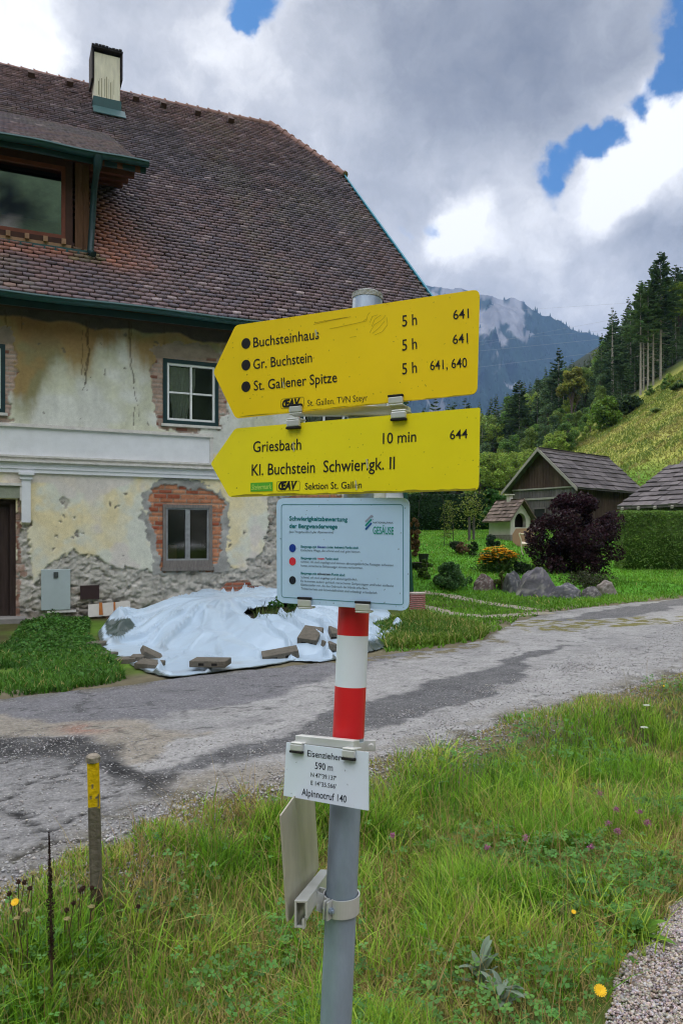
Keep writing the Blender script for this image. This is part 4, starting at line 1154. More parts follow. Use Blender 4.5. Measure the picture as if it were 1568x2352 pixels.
# ------------------------------------------------------------------ tarpaulin over a heap
TARP = [hit(290, 1532)[:2], hit(330, 1548)[:2], hit(400, 1560)[:2], hit(450, 1556)[:2], hit(530, 1546)[:2], hit(600, 1536)[:2], hit(680, 1522)[:2], hit(740, 1524)[:2], hit(800, 1512)[:2], hit(884, 1494)[:2], hit(892, 1478)[:2],
        (1.05, 13.0), (.95, 14.6), H(6.5, 0, .22)[:2], H(4.8, 0, .16)[:2], H(3.0, 0, .25)[:2], hit(262, 1432)[:2], hit(232, 1450)[:2], hit(226, 1475)[:2], hit(262, 1510)[:2]]
TARP = [tuple(map(float, p)) for p in TARP]
TOPX = np.array([200, 262, 300, 345, 395, 440, 500, 560, 640, 680, 720, 760, 800, 850, 900]); TOPY = np.array([1446, 1434, 1424, 1398, 1384, 1376, 1372, 1371, 1370, 1374, 1388, 1396, 1412, 1432, 1462.])
def facet(x, y, seed):
    xi, yi = np.floor(x), np.floor(y); fx, fy = x - xi, y - yi
    h = lambda a, b: vnoise(xi + a, yi + b, seed)
    lo = h(0, 0) + (h(1, 0) - h(0, 0)) * fx + (h(1, 1) - h(1, 0)) * fy
    hi_ = h(0, 0) + (h(0, 1) - h(0, 0)) * fy + (h(1, 1) - h(0, 1)) * fx
    return np.where(fx > fy, lo, hi_)
def tarp_h(X, Y):
    X = np.asarray(X, float); Y = np.asarray(Y, float)
    jx = (fbm(X * 1.6, Y * 1.6, 3, 301) - .5) * .22; jy = (fbm(X * 1.6, Y * 1.6, 3, 302) - .5) * .22
    d = sdist((X + jx).ravel(), (Y + jy).ravel(), TARP).reshape(X.shape)
    px = CX + X / np.maximum(Y, 1) * F
    peak = CAMZ + (HY - np.interp(px, TOPX, TOPY)) / F * 12.9
    rise = sst(9.4, 12.6, Y + .12 * (px - 500) / 100) ** .8
    z = peak * rise * sst(.0, 1.0, d)
    cx, cy = -1.9, 12.9
    th = np.arctan2(Y - cy, X - cx); rr = np.hypot(X - cx, (Y - cy) * 1.0)
    wob = (fbm(X * .9, Y * .9, 3, 313) - .5) * 1.1
    crk = 1 - np.abs(fbm(X * 5.5 + wob, Y * 4.2, 4, 314) - .5) * 2
    far = sst(.1, 1.8, rr)
    # crumpled sheet: flat facets that meet in sharp creases, drawn out along the fall of the heap
    r0 = rr + .25 * (fbm(X * 1.7, Y * 1.7, 2, 315) - .5)
    q1 = facet(th * 4.6 + .5 * wob, r0 * .9 + wob, 316); q2 = facet(th * 11 + wob, r0 * 2.1, 317); q3 = facet(X * 6.5 + wob * 2, Y * 5.0 - X * 2, 318)
    tension = np.exp(-((np.abs(((th * 7 + wob * 1.4) % 1) - .5)) / .055) ** 2) * sst(.35, .6, fbm(th * 2, rr * .4, 2, 319))
    z = z + ((.24 * (q1 - .5) + .13 * (q2 - .5) + .11 * tension) * far + .035 * (q3 - .45) * (.5 + 1.0 * sst(.9, .1, d)) + .01) * sst(-.05, .2, d) + .06 * np.exp(-((d - .12) / .08) ** 2) * sst(.42, .6, fbm(X * 1.3, Y * 1.3, 3, 305))
    z = z + .20 * np.exp(-(((px - 282) / 34) ** 2 + ((Y - 12.2) / .7) ** 2)) * (.4 + .9 * crk)
    return np.maximum(z, .012 + .008 * crk), d
def tarp():
    st = .022
    P = np.array(TARP); xs = np.arange(P[:, 0].min() - .3, P[:, 0].max() + .3, st); ys = np.arange(P[:, 1].min() - .3, P[:, 1].max() + .3, st)
    X, Y = np.meshgrid(xs, ys); Z, d = tarp_h(X, Y)
    px = CX + X / Y * F; py = HY - (Z + land(X, Y) - CAMZ) / Y * F
    hole = inpoly(px + (fbm(X * 5, Y * 5, 3, 306) - .5) * 14, py + (fbm(X * 5, Y * 5, 3, 307) - .5) * 6, [(560, 1405), (590, 1398), (640, 1388), (690, 1386), (676, 1402), (610, 1420), (584, 1422)]) & (Y > 11)
    keep = (d > 0) & ~hole
    kf = (keep[:-1, :-1] & keep[1:, 1:] & keep[1:, :-1] & keep[:-1, 1:]).ravel()
    c = np.array(S(172, 190, 205)) * (.90 + .14 * fbm(X * 2, Y * 2, 4, 308))[..., None]
    dirt = sst(.6, .75, fbm(X * 3, Y * 3, 5, 309)) * .35 * sst(1.2, .1, d)
    c = c + (np.array(S(150, 146, 136)) - c) * dirt[..., None]
    gl = inpoly(px, py, [(240, 1424), (300, 1420), (312, 1438), (280, 1462), (246, 1462)]) | inpoly(px, py, [(842, 1470), (900, 1462), (905, 1500), (846, 1500)])
    c = np.where(gl[..., None], np.array(S(58, 72, 66)), c)
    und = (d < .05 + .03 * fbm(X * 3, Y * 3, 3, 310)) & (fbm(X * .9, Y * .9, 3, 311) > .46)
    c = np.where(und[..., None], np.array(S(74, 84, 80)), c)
    V = np.stack([X, Y, Z + land(X, Y)], -1).reshape(-1, 3); f = grid_faces(len(xs), len(ys), kf)
    used, inv = np.unique(f, return_inverse=True)
    ctr = V[used].mean(0); ctr[2] = 0
    t = thing("tarpaulin", "large white tarpaulin spread over a heap by the house wall, weighed down with concrete blocks", "tarpaulin", ctr)
    m = material("white_poly_tarp", attr=True, rough=.30, var=.03, nscale=5, bump=.12, bscale=16, spec=.5)
    o = np_mesh("tarp_sheet", V[used], inv.reshape(-1, 4), m, t, c.reshape(-1, 3)[used], smooth=True)
    # dark earth heap under the sheet, seen through its slit
    hz = Z - .10 - .05 * fbm(X * 4, Y * 4, 3, 312)
    V2 = np.stack([X, Y, np.maximum(hz, .002) + land(X, Y)], -1).reshape(-1, 3)
    kf2 = (d > .35); kf2 = (kf2[:-1, :-1] & kf2[1:, 1:] & kf2[1:, :-1] & kf2[:-1, 1:]).ravel()
    f2 = grid_faces(len(xs), len(ys), kf2); u2, i2 = np.unique(f2, return_inverse=True)
    hp_ = np_mesh("earth_heap", V2[u2], i2.reshape(-1, 4), material("dark_earth", S(52, 46, 36), .95, var=.4, nscale=12, bump=.8), None, smooth=True)
    tag(hp_, "dark earth heap showing through the slit in the white tarpaulin", "heap")
    return X, Y
tarp()
def tarp_surf(X, Y):
    z, d = tarp_h(X, Y); return np.where(d > 0, z, 0) + land(X, Y)
M_conc = material("old_concrete_block", S(104, 98, 88), .95, var=.25, nscale=14, bump=.7, bscale=60, spec=.1)
M_cav = material("shaded_cavity", S(34, 31, 28), 1.0, var=.2)  # shade inside the holes, painted as dark plates on the solid block
def block(x, y, w, h, dpt, rz, tilt, label, holes=True, col=None):
    p = hit(x, y, tarp_surf, 6, 16)
    D = p[1]; W_, H_, Dp = w / F * D, h / F * D * 1.15, dpt * 1.25
    c = p + np.array([0, Dp * .35, H_ * .5 - .01])
    t = thing("concrete_block", label, "block", p, "concrete blocks weighing down the tarpaulin")
    b = B(); b.cbox(c, (W_, Dp, H_), rz, tilt); b.build("block", M_conc, t, bevel=.008)
    if holes:
        R = np.array(Matrix.Rotation(rz, 3, 'Z') @ Matrix.Rotation(tilt[0], 3, 'X') @ Matrix.Rotation(tilt[1], 3, 'Y'))
        for k in (-.12, .14):
            q = B(); a = c + R @ np.array([k * W_ * 1.4, -Dp / 2 - .001, -H_ * .05])
            q.box(a - R @ np.array([.03, 0, .014]), R @ np.array([.06, 0, 0]), R @ np.array([0, .004, 0]), R @ np.array([0, 0, .028]))
            q.build("cavity", M_cav, t)
block(480, 1530, 84, 13, .24, -.08, (0, 0), "widest flat concrete block with two holes, at the front middle of the tarpaulin")
block(642, 1512, 84, 15, .2, .16, (.15, -.16), "long concrete block tilted up to the right on the tarpaulin's front edge")
block(712, 1473, 46, 18, .3, -.25, (.35, .12), "short hollow block sloping on the tarpaulin, high up left of the striped pole")
block(765, 1466, 18, 18, .2, .2, (.3, .1), "small block half hidden behind the white band of the pole, upper one")
block(758, 1491, 26, 13, .2, .5, (.1, .2), "small block half hidden behind the white band of the pole, lower one", False)
block(345, 1512, 50, 12, .2, .35, (.2, .5), "slab lying tilted on other slabs at the left end of the tarpaulin", False)
block(340, 1534, 56, 12, .22, -.1, (.05, .08), "flat grey slab under the tilted slab at the tarpaulin's left end", False)
block(312, 1517, 30, 10, .2, .1, (0, 0), "slab end peeping out behind the tilted slab on the tarpaulin", False)
block(284, 1524, 48, 11, .2, .15, (0, -.05), "mossy flat slab on the tarpaulin's left corner beside the grass", False)
block(238, 1512, 38, 10, .2, -.3, (.05, 0), "broken slab lying in the grass at the left edge of the tarpaulin", False)
block(220, 1487, 38, 11, .22, -.1, (0, 0), "pale stone slab against the crumpled left edge of the tarpaulin", False)
# ------------------------------------------------------------------ signpost
M_galv = material("galvanised_steel", S(144, 158, 174), .38, var=.42, nscale=9, bump=.10, bscale=30, metal=.4, spec=.5, detail=9, stretch=(1, 1, .35))
M_alu = material("brushed_aluminium", S(204, 204, 200), .42, var=.12, nscale=9, metal=.35, spec=.5)
M_alu_back = material("dull_sheet_aluminium", S(176, 170, 154), .5, var=.22, nscale=7, metal=.3, bump=.08, bscale=30, spec=.5)
M_rubber = material("black_rubber", S(28, 26, 26), .8, var=.1)
def sign_yellow(name, c): return material(name, c, .34, var=.07, nscale=4.5, spec=.5, detail=9, bump=.015, bscale=12, speck=(420, .995, tuple(q * .45 for q in c)))
M_red_t = material("red_reflective_tape", S(212, 26, 36), .38, var=.05, nscale=20, spec=.5)
M_white_t = material("white_reflective_tape", S(226, 232, 240), .38, var=.03, nscale=20, spec=.5)
M_ink = material("black_print", S(24, 22, 26), .5, var=0)
M_ghost = material("worn_print", S(196, 190, 150), .6, var=.1)
post_root = np.array(at(772, 2440, 1.475)); post_root[2] = land1(post_root[0], post_root[1])
post = thing("signpost", "galvanised hiking signpost with yellow arrow boards, a blue board and red white bands", "signpost", post_root)
P_top, P_bot = at(843.5, 684, 1.56), at(771, 2352, 1.475)
axis_v = (P_top - P_bot) / np.linalg.norm(P_top - P_bot)
foot = P_bot + axis_v * (post_root[2] - .1 - P_bot[2]) / axis_v[2]
PR = .0302
def on_pole(y):
    """point of the pole's axis seen at survey height y"""
    a, b_ = 0.0, 1.0
    for _ in range(50):
        m = (a + b_) / 2; p = P_bot + (P_top - P_bot) * m
        if HY - (p[2] - CAMZ) / p[1] * F > y: a = m
        else: b_ = m
    return p
b = B(); b.tube([foot, P_top - axis_v * .004, P_top + axis_v * .001], [PR, PR, PR * .93], 40); b.build("pole", M_galv, post, smooth=True)
b = B(); b.tube([P_top - axis_v * .004, P_top + axis_v * .006, P_top + axis_v * .010], [PR * 1.03, PR * 1.03, PR * .8], 40); b.build("pole_cap", material("chalky_cap", S(150, 152, 150), .9, var=.3, nscale=30, bump=.6), post, smooth=True)
def band(y0, y1, mat, nm, pr=1.018):
    b = B(); b.tube([on_pole(y1), on_pole(y0)], PR * pr, 48, cap=False); b.build(nm, mat, post, smooth=True)
band(1330, 1459, M_red_t, "red_band"); band(1459, 1576, M_white_t, "white_band"); band(1576, 1692, M_red_t, "red_band")

class Sign:
    """a board in its own plane: (a, b) metres right and up on the board"""
    def __init__(s, corners_px, dists, mat, name, t=.003):
        P = [at(x, y, d) for (x, y), d in zip(corners_px, dists)]
        s.o = np.mean(P, 0)
        r = (P[1] - P[0]) + (P[2] - P[3]); s.r = r / np.linalg.norm(r)
        u = (P[0] - P[3]) + (P[1] - P[2]); u = u - s.r * np.dot(u, s.r); s.u = u / np.linalg.norm(u)
        s.n = np.cross(s.r, s.u); s.mat = mat
        if np.dot(s.n, np.array([0, 0, CAMZ]) - s.o) < 0: s.n = -s.n
        s.cam = np.array([0, 0, CAMZ])
    def ab(s, x, y):
        d = ray(x, y); t = np.dot(s.o - s.cam, s.n) / np.dot(d, s.n); p = s.cam + d * t - s.o
        return np.array([np.dot(p, s.r), np.dot(p, s.u)])
    def w(s, a, b_, lift=0.0): return s.o + s.r * a + s.u * b_ + s.n * lift
    def round_poly(s, pts, rad, n=6):
        out = []
        pts = [np.array(p) for p in pts]
        for i, p in enumerate(pts):
            a, c = pts[i - 1], pts[(i + 1) % len(pts)]
            rr = rad[i] if hasattr(rad, '__len__') else rad
            if rr <= 0: out.append(p); continue
            va, vc = (a - p) / np.linalg.norm(a - p), (c - p) / np.linalg.norm(c - p)
            q0, q1 = p + va * rr, p + vc * rr
            for k in range(n + 1):
                t = k / n; out.append((1 - t) ** 2 * q0 + 2 * t * (1 - t) * p + t * t * q1)
        return out
    def board(s, px, rad, name, mat, th=.003, parent=None):
        pts = s.round_poly([s.ab(*p) for p in px], rad)
        b = B(); b.prism([s.w(*p, 0.0) for p in pts], -s.n * th)
        return b.build(name, mat, parent or post)
    def outline(s, b, pts, wd, lift):
        """closed line of width wd along ab points"""
        n = len(pts); c = np.mean(pts, 0)
        nor = []
        for i in range(n):
            t = pts[(i + 1) % n] - pts[i - 1]; t = t / (np.linalg.norm(t) + 1e-9); nor.append(np.array([-t[1], t[0]]))
        for i in range(n):
            j = (i + 1) % n
            b.poly([s.w(*(pts[i] - nor[i] * wd / 2), lift), s.w(*(pts[j] - nor[j] * wd / 2), lift), s.w(*(pts[j] + nor[j] * wd / 2), lift), s.w(*(pts[i] + nor[i] * wd / 2), lift)])
    def dot(s, b, x, y, rx, ry, lift):
        c = s.ab(x, y); ex = s.ab(x + rx, y)[0] - c[0]; ey = s.ab(x, y - ry)[1] - c[1]
        b.poly([s.w(c[0] + ex * math.cos(k * math.pi / 16), c[1] + ey * math.sin(k * math.pi / 16), lift) for k in range(32)])
    def stroke(s, b, pts, wpx, lift):
        q = [s.ab(*p) for p in pts]
        wd = abs(s.ab(pts[0][0], pts[0][1] - wpx)[1] - q[0][1])
        for i in range(len(q) - 1):
            t = q[i + 1] - q[i]; t = t / (np.linalg.norm(t) + 1e-9); m = np.array([-t[1], t[0]]) * wd / 2
            b.poly([s.w(*(q[i] - m), lift), s.w(*(q[i + 1] - m), lift), s.w(*(q[i + 1] + m), lift), s.w(*(q[i] + m), lift)])

TEXTS = []        # (sign, body, start px, end px, cap px, key, weight, shear)
def text(sign, body, p0, p1, cap, key, weight=0.0, shear=0.0): TEXTS.append((sign, body, p0, p1, cap, key, weight, shear))
R5 = lambda x, y: (477.7 + .4101 * x, 643 + .4101 * y)
R6 = lambda x, y: (606.3 + .2343 * x, 1120.7 + .2343 * y)
R4 = lambda x, y: (587.9 + .2109 * x, 1653.5 + .2109 * y)

# upper yellow arrow board
M_y1 = sign_yellow("yellow_board_upper", S(250, 212, 8)); M_y2 = sign_yellow("yellow_board_lower", S(246, 226, 20))
sA = Sign([(548, 745), (1096, 668), (1094, 905), (545, 960)], [1.585, 1.415, 1.415, 1.585], M_y1, "upper")
boardA = sA.board([(490, 855), (541, 747), (1101, 664), (1095, 905), (541, 961)], [.006, .008, .014, .014, .008], "sign_board", M_y1)
boardA['label'] = "upper yellow arrow board listing three summits"
sB = Sign([(545, 985), (1100, 938), (1098, 1125), (532, 1142)], [1.60, 1.345, 1.345, 1.60], M_y2, "lower")
boardB = sB.board([(484, 1065), (540, 984), (1101, 936), (1098, 1126), (527, 1142)], [.006, .007, .003, .010, .007], "sign_board", M_y2)
boardB['label'] = "lower yellow arrow board pointing left"
for y0, y1, t in ((378, 330, "Buchsteinhaus"),):
    text(sA, t, R5(255, 378), R5(622, 330), 23, 'A')
text(sA, "Gr. Buchstein", R5(255, 500), R5(583, 460), 23, 'A')
text(sA, "St. Gallener Spitze", R5(258, 620), R5(723, 572), 23, 'A')
for y in (262, 397, 530): text(sA, "5 h", R5(1087, y), R5(1170, y - 11), 26, 'A')
text(sA, "641", R5(1372, 222), R5(1460, 213), 22, 'A'); text(sA, "641", R5(1370, 360), R5(1455, 351), 22, 'A'); text(sA, "641, 640", R5(1243, 506), R5(1450, 488), 22, 'A')
text(sA, "St. Gallen, TVN Steyr", R5(558, 708), R5(893, 676), 15, 'A', -.012)
text(sA, "ŒAV", R5(416, 714), R5(518, 704), 17, 'A', .045, .25)
text(sB, "Griesbach", R5(253, 965), R5(522, 950), 25, 'B'); text(sB, "10 min", R5(978, 918), R5(1165, 905), 25, 'B'); text(sB, "644", R5(1353, 893), R5(1452, 886), 21, 'B')
text(sB, "Kl. Buchstein  Schwierigk. II", R5(245, 1096), R5(1045, 1059), 26, 'B')
text(sB, "Sektion St. Gallen", R5(543, 1174), R5(860, 1166), 15.5, 'B'); text(sB, "ŒAV", R5(394, 1174), R5(500, 1171), 18, 'B', .045, .25)
EXTRA = {k: B() for k in ('A', 'B', 'T', 'G', 'W')}
LI = .0006
MARKS = []
for y in (356, 477, 598):
    mk_ = B(); sA.dot(mk_, *R5(213, y), 10.3, 12.3, LI); MARKS.append(mk_)
def rrect(sign, x0, y0, x1, y1, dy, r): return sign.round_poly([sign.ab(*R5(x0, y1)), sign.ab(*R5(x1, y1 + dy)), sign.ab(*R5(x1, y0 + dy)), sign.ab(*R5(x0, y0))], r, 4)
sA.outline(EXTRA['A'], rrect(sA, 410, 668, 537, 722, -13, .004), .0007, LI)
sB.outline(EXTRA['B'], rrect(sB, 386, 1130, 514, 1183, -4, .004), .0007, LI)
# scratched marks on the upper board
M_scr = material("scratched_yellow", S(176, 148, 12), .7, var=.1)
for pts in ([(590, 250), (690, 226), (800, 206)], [(680, 274), (760, 258), (886, 230), (894, 196), (906, 182)], [(870, 230), (890, 216)], [(596, 240), (700, 222), (780, 208)], [(905, 240), (920, 205), (950, 195)], [(915, 262), (934, 220), (968, 196)], [(905, 296), (930, 252), (975, 222), (994, 198)], [(920, 300), (955, 270), (990, 230)], [(930, 310), (975, 290), (1005, 250), (1000, 210)], [(795, 322), (830, 316)]):
    sc_b = B(); sA.stroke(sc_b, [R5(*p) for p in pts], .85, LI); sc_b.build("scratch", M_scr, boardA)
for x, y, w_ in ((606, 296, 3), (424, 588, 2.2)):
    wa = B(); sA.stroke(wa, [R5(x - 4, y - 16), R5(x + 4, y + 18)], w_ * 1.4, LI * 2.2)
    wa.build("flaked_patch", M_ghost, boardA)
for x, y, w_ in ((480, 935, 2.5), (892, 1030, 3), (830, 1150, 3)):
    wbb = B(); sB.stroke(wbb, [R5(x - 3, y - 26), R5(x + 3, y + 26)], w_ * 1.4, LI * 2.2)
    wbb.build("flaked_patch", M_ghost, boardB)
def grime(sign, px0, px1, n, board, seed, wmax=3.2):
    rg_ = np.random.default_rng(seed); g = B()
    for i in range(n):
        t0 = i / n; t1 = (i + 1) / n; w0 = wmax * (.25 + .75 * float(vnoise(t0 * n * .4, 0, seed))); w1 = wmax * (.25 + .75 * float(vnoise(t1 * n * .4, 0, seed)))
        P = lambda t, w: sign.w(*sign.ab(px0[0] + (px1[0] - px0[0]) * t, px0[1] + (px1[1] - px0[1]) * t - w), LI)
        g.poly([P(t0, .4), P(t1, .4), P(t1, w1), P(t0, w0)])
    g.build("algae_edge", M_algae, board)
M_algae = material("olive_algae", S(150, 136, 26), .8, var=.3, nscale=60)
grime(sB, (532, 1141), (1092, 1126), 90, boardB, 5, 5.5); grime(sA, (550, 958), (1088, 906), 90, boardA, 6, 2.2)
gbox = B(); gbox.prism([sB.w(*sB.ab(*R5(x, y)), LI) for x, y in ((240, 1186), (363, 1182), (363, 1132), (240, 1137))], sB.n * .0003)
gb = gbox.build("green_label", material("green_label_print", S(92, 176, 48), .5, var=.05), boardB)
text(sB, "Steiermark", R5(246, 1176), R5(358, 1170), 12, 'S', .01, .2)

# blue information board
M_blue = sign_yellow("pale_blue_board", S(188, 216, 246))
sC = Sign([(640, 1148), (934, 1148), (932, 1400), (640, 1386)], [1.515, 1.43, 1.43, 1.515], M_blue, "info")
boardC = sC.board([(635, 1144), (940, 1143), (938.5, 1403.5), (636, 1384)], .017, "information_board", M_blue); boardC['label'] = "pale blue board explaining trail difficulty marks"
Lc = .0006
fr = B(); sC.outline(fr, sC.round_poly([sC.ab(*R6(*p)) for p in ((172, 1070), (1364, 1146), (1360, 162), (171, 162))], .006, 5), .0011, Lc)
TE = 'T'
text(sC, "Schwierigkeitsbewertung", R6(248, 318), R6(818, 328), 9.6, 'T', .03); text(sC, "der Bergwanderwege", R6(248, 392), R6(718, 398), 9.6, 'T', .03)
text(sC, "(laut Wegehandbuch der Alpenvereine)", R6(248, 440), R6(680, 445), 5.2, 'K')
text(sC, "Bergwege mit", R6(362, 585), R6(515, 588), 5.2, 'T', .03); text(sC, "blauem", R6(524, 588), R6(608, 590), 5.2, 'N', .03); text(sC, "(oder keinem) Punkt sind:", R6(617, 590), R6(925, 597), 5.2, 'T', .03)
text(sC, "Einfachere Wege, die schmal und steil sein können.", R6(362, 620), R6(945, 637), 5.2, 'K')
text(sC, "Bergwege mit", R6(362, 697), R6(515, 701), 5.2, 'T', .03); text(sC, "rotem", R6(524, 701), R6(591, 703), 5.2, 'R', .03); text(sC, "Punkt sind:", R6(600, 703), R6(730, 707), 5.2, 'T', .03)
text(sC, "schmal, oft steil angelegt und können absturzgefährliche Passagen aufweisen", R6(362, 732), R6(1268, 768), 5.2, 'K'); text(sC, "kurze, versicherte Gehpassagen können vorkommen.", R6(362, 770), R6(970, 795), 5.2, 'K')
text(sC, "Bergwege mit", R6(362, 845), R6(515, 851), 5.2, 'T', .03); text(sC, "schwarzem", R6(524, 851), R6(654, 857), 5.2, 'D', .03); text(sC, "Punkt sind:", R6(663, 857), R6(795, 865), 5.2, 'T', .03)
for t, p0, p1 in (("Schmal, oft steil angelegt und absturzgefährlich.", (362, 885), (915, 908)), ("Es kommen zudem gehäuft versicherte Gehpassagen und/oder einfache", (362, 921), (1268, 970)), ("Kletterstellen vor, die den Gebrauch der Hände erfordern.", (362, 958), (1020, 995)), ("Trittsicherheit und Schwindelfreiheit sind unbedingt erforderlich.", (362, 996), (1112, 1040))):
    text(sC, t, R6(*p0), R6(*p1), 5.2, 'K')
text(sC, "NATIONALPARK", R6(1068, 347), R6(1265, 350), 4.2, 'D'); text(sC, "GESÄUSE", R6(1066, 450), R6(1268, 456), 17, 'E', .015)
DOTS = {}
for key, x, y, c, nm in (('N', 280, 590, S(22, 58, 150), "blue_dot"), ('R', 280, 720, S(218, 48, 66), "red_dot"), ('D', 280, 905, S(28, 28, 36), "black_dot")):
    b = B(); sC.dot(b, *R6(x, y), 7.8, 9.4, Lc); DOTS[key] = (b, nm, c)
chev = {'grey_stripe': ([(993, 332), (1054, 270), (1066, 286)], S(150, 156, 176)), 'teal_stripe': ([(993, 372), (1053, 308)], S(0, 138, 128)), 'blue_stripe': ([(993, 408), (1053, 344)], S(24, 84, 160))}

# small white place board
M_wb = sign_yellow("white_board", S(216, 224, 234))
sD = Sign([(657.5, 1705), (845, 1728), (845, 1862), (651, 1827.5)], [1.50, 1.395, 1.385, 1.485], M_wb, "place")
boardD = sD.board([(657.5, 1705), (845, 1728), (845, 1862), (651, 1827.5)], .001, "place_board", M_wb); boardD['label'] = "small white board with place name and height"
for t, p0, p1, cap in (("Eisenzieher", (560, 395), (930, 444), 14.5), ("590 m", (643, 532), (836, 556), 15.5), ("N 47°39.137'", (597, 617), (872, 660), 10), ("E 14°35.566'", (597, 706), (872, 748), 10), ("Alpinnotruf 140", (498, 818), (985, 902), 16)):
    text(sD, t, R4(*p0), R4(*p1), cap, 'P')

def build_texts():
    obs = []
    for (sg, body, p0, p1, cap, key, wt, sh_) in TEXTS:
        cu = bpy.data.curves.new("~t", 'FONT'); cu.body = body; cu.size = 1.0; cu.offset = wt + (.006 if key in 'ABP' else 0); cu.shear = sh_; cu.resolution_u = 3
        o = bpy.data.objects.new("~t", cu); COL.objects.link(o); obs.append(o)
    dg = bpy.context.evaluated_depsgraph_get(); dg.update()
    bins = {}
    for o, (sg, body, p0, p1, cap, key, wt, sh_) in zip(obs, TEXTS):
        me = bpy.data.meshes.new_from_object(o.evaluated_get(dg))
        v = np.array([w.co for w in me.vertices]); fs = [tuple(p.vertices) for p in me.polygons]
        bpy.data.meshes.remove(me)
        a0, a1 = sg.ab(*p0), sg.ab(*p1)
        up = sg.ab(p0[0], p0[1] - cap) - a0
        x0, x1 = v[:, 0].min(), v[:, 0].max()
        q = a0[None] + np.outer((v[:, 0] - x0) / (x1 - x0), a1 - a0) + np.outer(v[:, 1] / .70, np.array([0, np.linalg.norm(up)]))
        b = B(); lift = .0006 if key != 'S' else .0013
        b.v = [tuple(sg.w(*p, lift)) for p in q]; b.c = [(1, 1, 1)] * len(q); b.f = fs
        bins.setdefault((id(sg), key), []).append(b)
    for o in obs:
        cu = o.data; bpy.data.objects.remove(o); bpy.data.curves.remove(cu)
    tm = {'T': S(0, 112, 122), 'K': S(72, 84, 102), 'N': S(22, 58, 150), 'R': S(218, 48, 66), 'D': S(30, 34, 48), 'E': S(0, 140, 124), 'P': S(26, 30, 44), 'S': S(190, 224, 96)}
    mats = {k: material("print_" + k, c, .5, var=0) for k, c in tm.items()}
    par = {id(sA): boardA, id(sB): boardB, id(sC): boardC, id(sD): boardD}
    for (k_, key), lst in bins.items():
        for b in lst: b.build("lettering", M_ink if key in 'AB' else mats[key], par[k_])
    for b in MARKS: b.build("summit_mark", M_ink, boardA)
    EXTRA['A'].build("emblem_frame", M_ink, boardA); EXTRA['B'].build("emblem_frame", M_ink, boardB); fr.build("printed_border", mats['T'], boardC)
    for key, (b, nm, c) in DOTS.items(): b.build(nm, mats[key], boardC)
    for nm, (pts, c) in chev.items():
        b = B(); sC.stroke(b, [R6(*p) for p in pts], 4.2, Lc); b.build("emblem", material("print_" + nm, c, .5, var=0), boardC)
build_texts()

# clips and rails
def clip(sign, x0, x1, ytop, ybot, hook, nm="clip"):
    """bent metal clip on a board edge; hook = survey y of its rubber end"""
    a0, a1 = sign.ab(x0, ytop), sign.ab(x1, ytop + (x1 - x0) * 0); lo = sign.ab(x0, ybot)[1]; hi = a0[1]
    b = B(); w = a1[0] - a0[0]
    h = hi - lo
    if hook == 'up':      # rubber lip at the top, metal below
        b.box(sign.w(a0[0], lo, .001), sign.r * w, sign.u * h * .76, sign.n * .0085); 
        b.box(sign.w(a0[0], lo - .004, -.02), sign.r * w, sign.u * .004, sign.n * .0285)
        c = b.build(nm, M_alu, post, bevel=.0018)
        r = B(); r.box(sign.w(a0[0] - .001, lo + h * .76, .001), sign.r * (w + .002), sign.u * h * .24, sign.n * .009); r.build("rubber_lip", M_rubber, c, bevel=.001)
    else:
        b.box(sign.w(a0[0], lo + h * .26, .001), sign.r * w, sign.u * h * .74, sign.n * .0085)
        b.box(sign.w(a0[0], hi, -.02), sign.r * w, sign.u * .004, sign.n * .0285)
        c = b.build(nm, M_alu, post, bevel=.0018)
        r = B(); r.box(sign.w(a0[0] - .001, lo, .001), sign.r * (w + .002), sign.u * h * .26, sign.n * .009); r.build("rubber_lip", M_rubber, c, bevel=.001)
clip(sA, *[R5(x, 0)[0] for x in (462, 530)], R5(0, 702)[1], R5(0, 748)[1], 'up'); clip(sA, *[R5(x, 0)[0] for x in (1014, 1094)], R5(0, 650)[1], R5(0, 700)[1], 'up')
clip(sB, *[R5(x, 0)[0] for x in (452, 522)], R5(0, 790)[1], R5(0, 840)[1], 'down'); clip(sB, *[R5(x, 0)[0] for x in (1034, 1114)], R5(0, 744)[1], R5(0, 794)[1], 'down')
clip(sC, *[R6(x, 0)[0] for x in (345, 470)], R6(0, 1066)[1], R6(0, 1160)[1], 'up'); clip(sC, *[R6(x, 0)[0] for x in (905, 1045)], R6(0, 1105)[1], R6(0, 1200)[1], 'up')
clip(sD, *[R4(x, 0)[0] for x in (400, 525)], R4(0, 256)[1], R4(0, 350)[1], 'down'); clip(sD, *[R4(x, 0)[0] for x in (962, 1092)], R4(0, 318)[1], R4(0, 428)[1], 'down')
def rail(sign, x0, x1, y, hgt=.02, back=.012):
    a0, a1 = sign.ab(x0, y), sign.ab(x1, y)
    a1 = np.array([a1[0], a0[1]]) if False else a1
    b = B(); p = sign.w(*a0, -back - .022); e = sign.w(*a1, -back - .022) - p
    b.box(p - sign.u * hgt / 2, e, sign.u * hgt, sign.n * .022)
    b.build("mounting_rail", M_alu, post, bevel=.0015)
    m = on_pole(HY - (sign.w(*((a0 + a1) / 2))[2] - CAMZ) / sign.o[1] * F)
    ring = B(); k = [m + PR * 1.1 * (np.array([math.cos(t), math.sin(t), 0])) for t in np.linspace(0, 2 * math.pi, 25)]
    ring.tube([q - Z3 * 0 for q in k], .004, 6, cap=False)
    ring.tube([m - axis_v * .013, m + axis_v * .013], PR * 1.07, 28)
    ring.build("pole_clamp", M_alu, post, smooth=True)
rail(sA, *[R5(x, 0)[0] for x in (455, 1110)], R5(0, 735)[1] - 4, .018); rail(sC, 690, 880, 1380, .018)
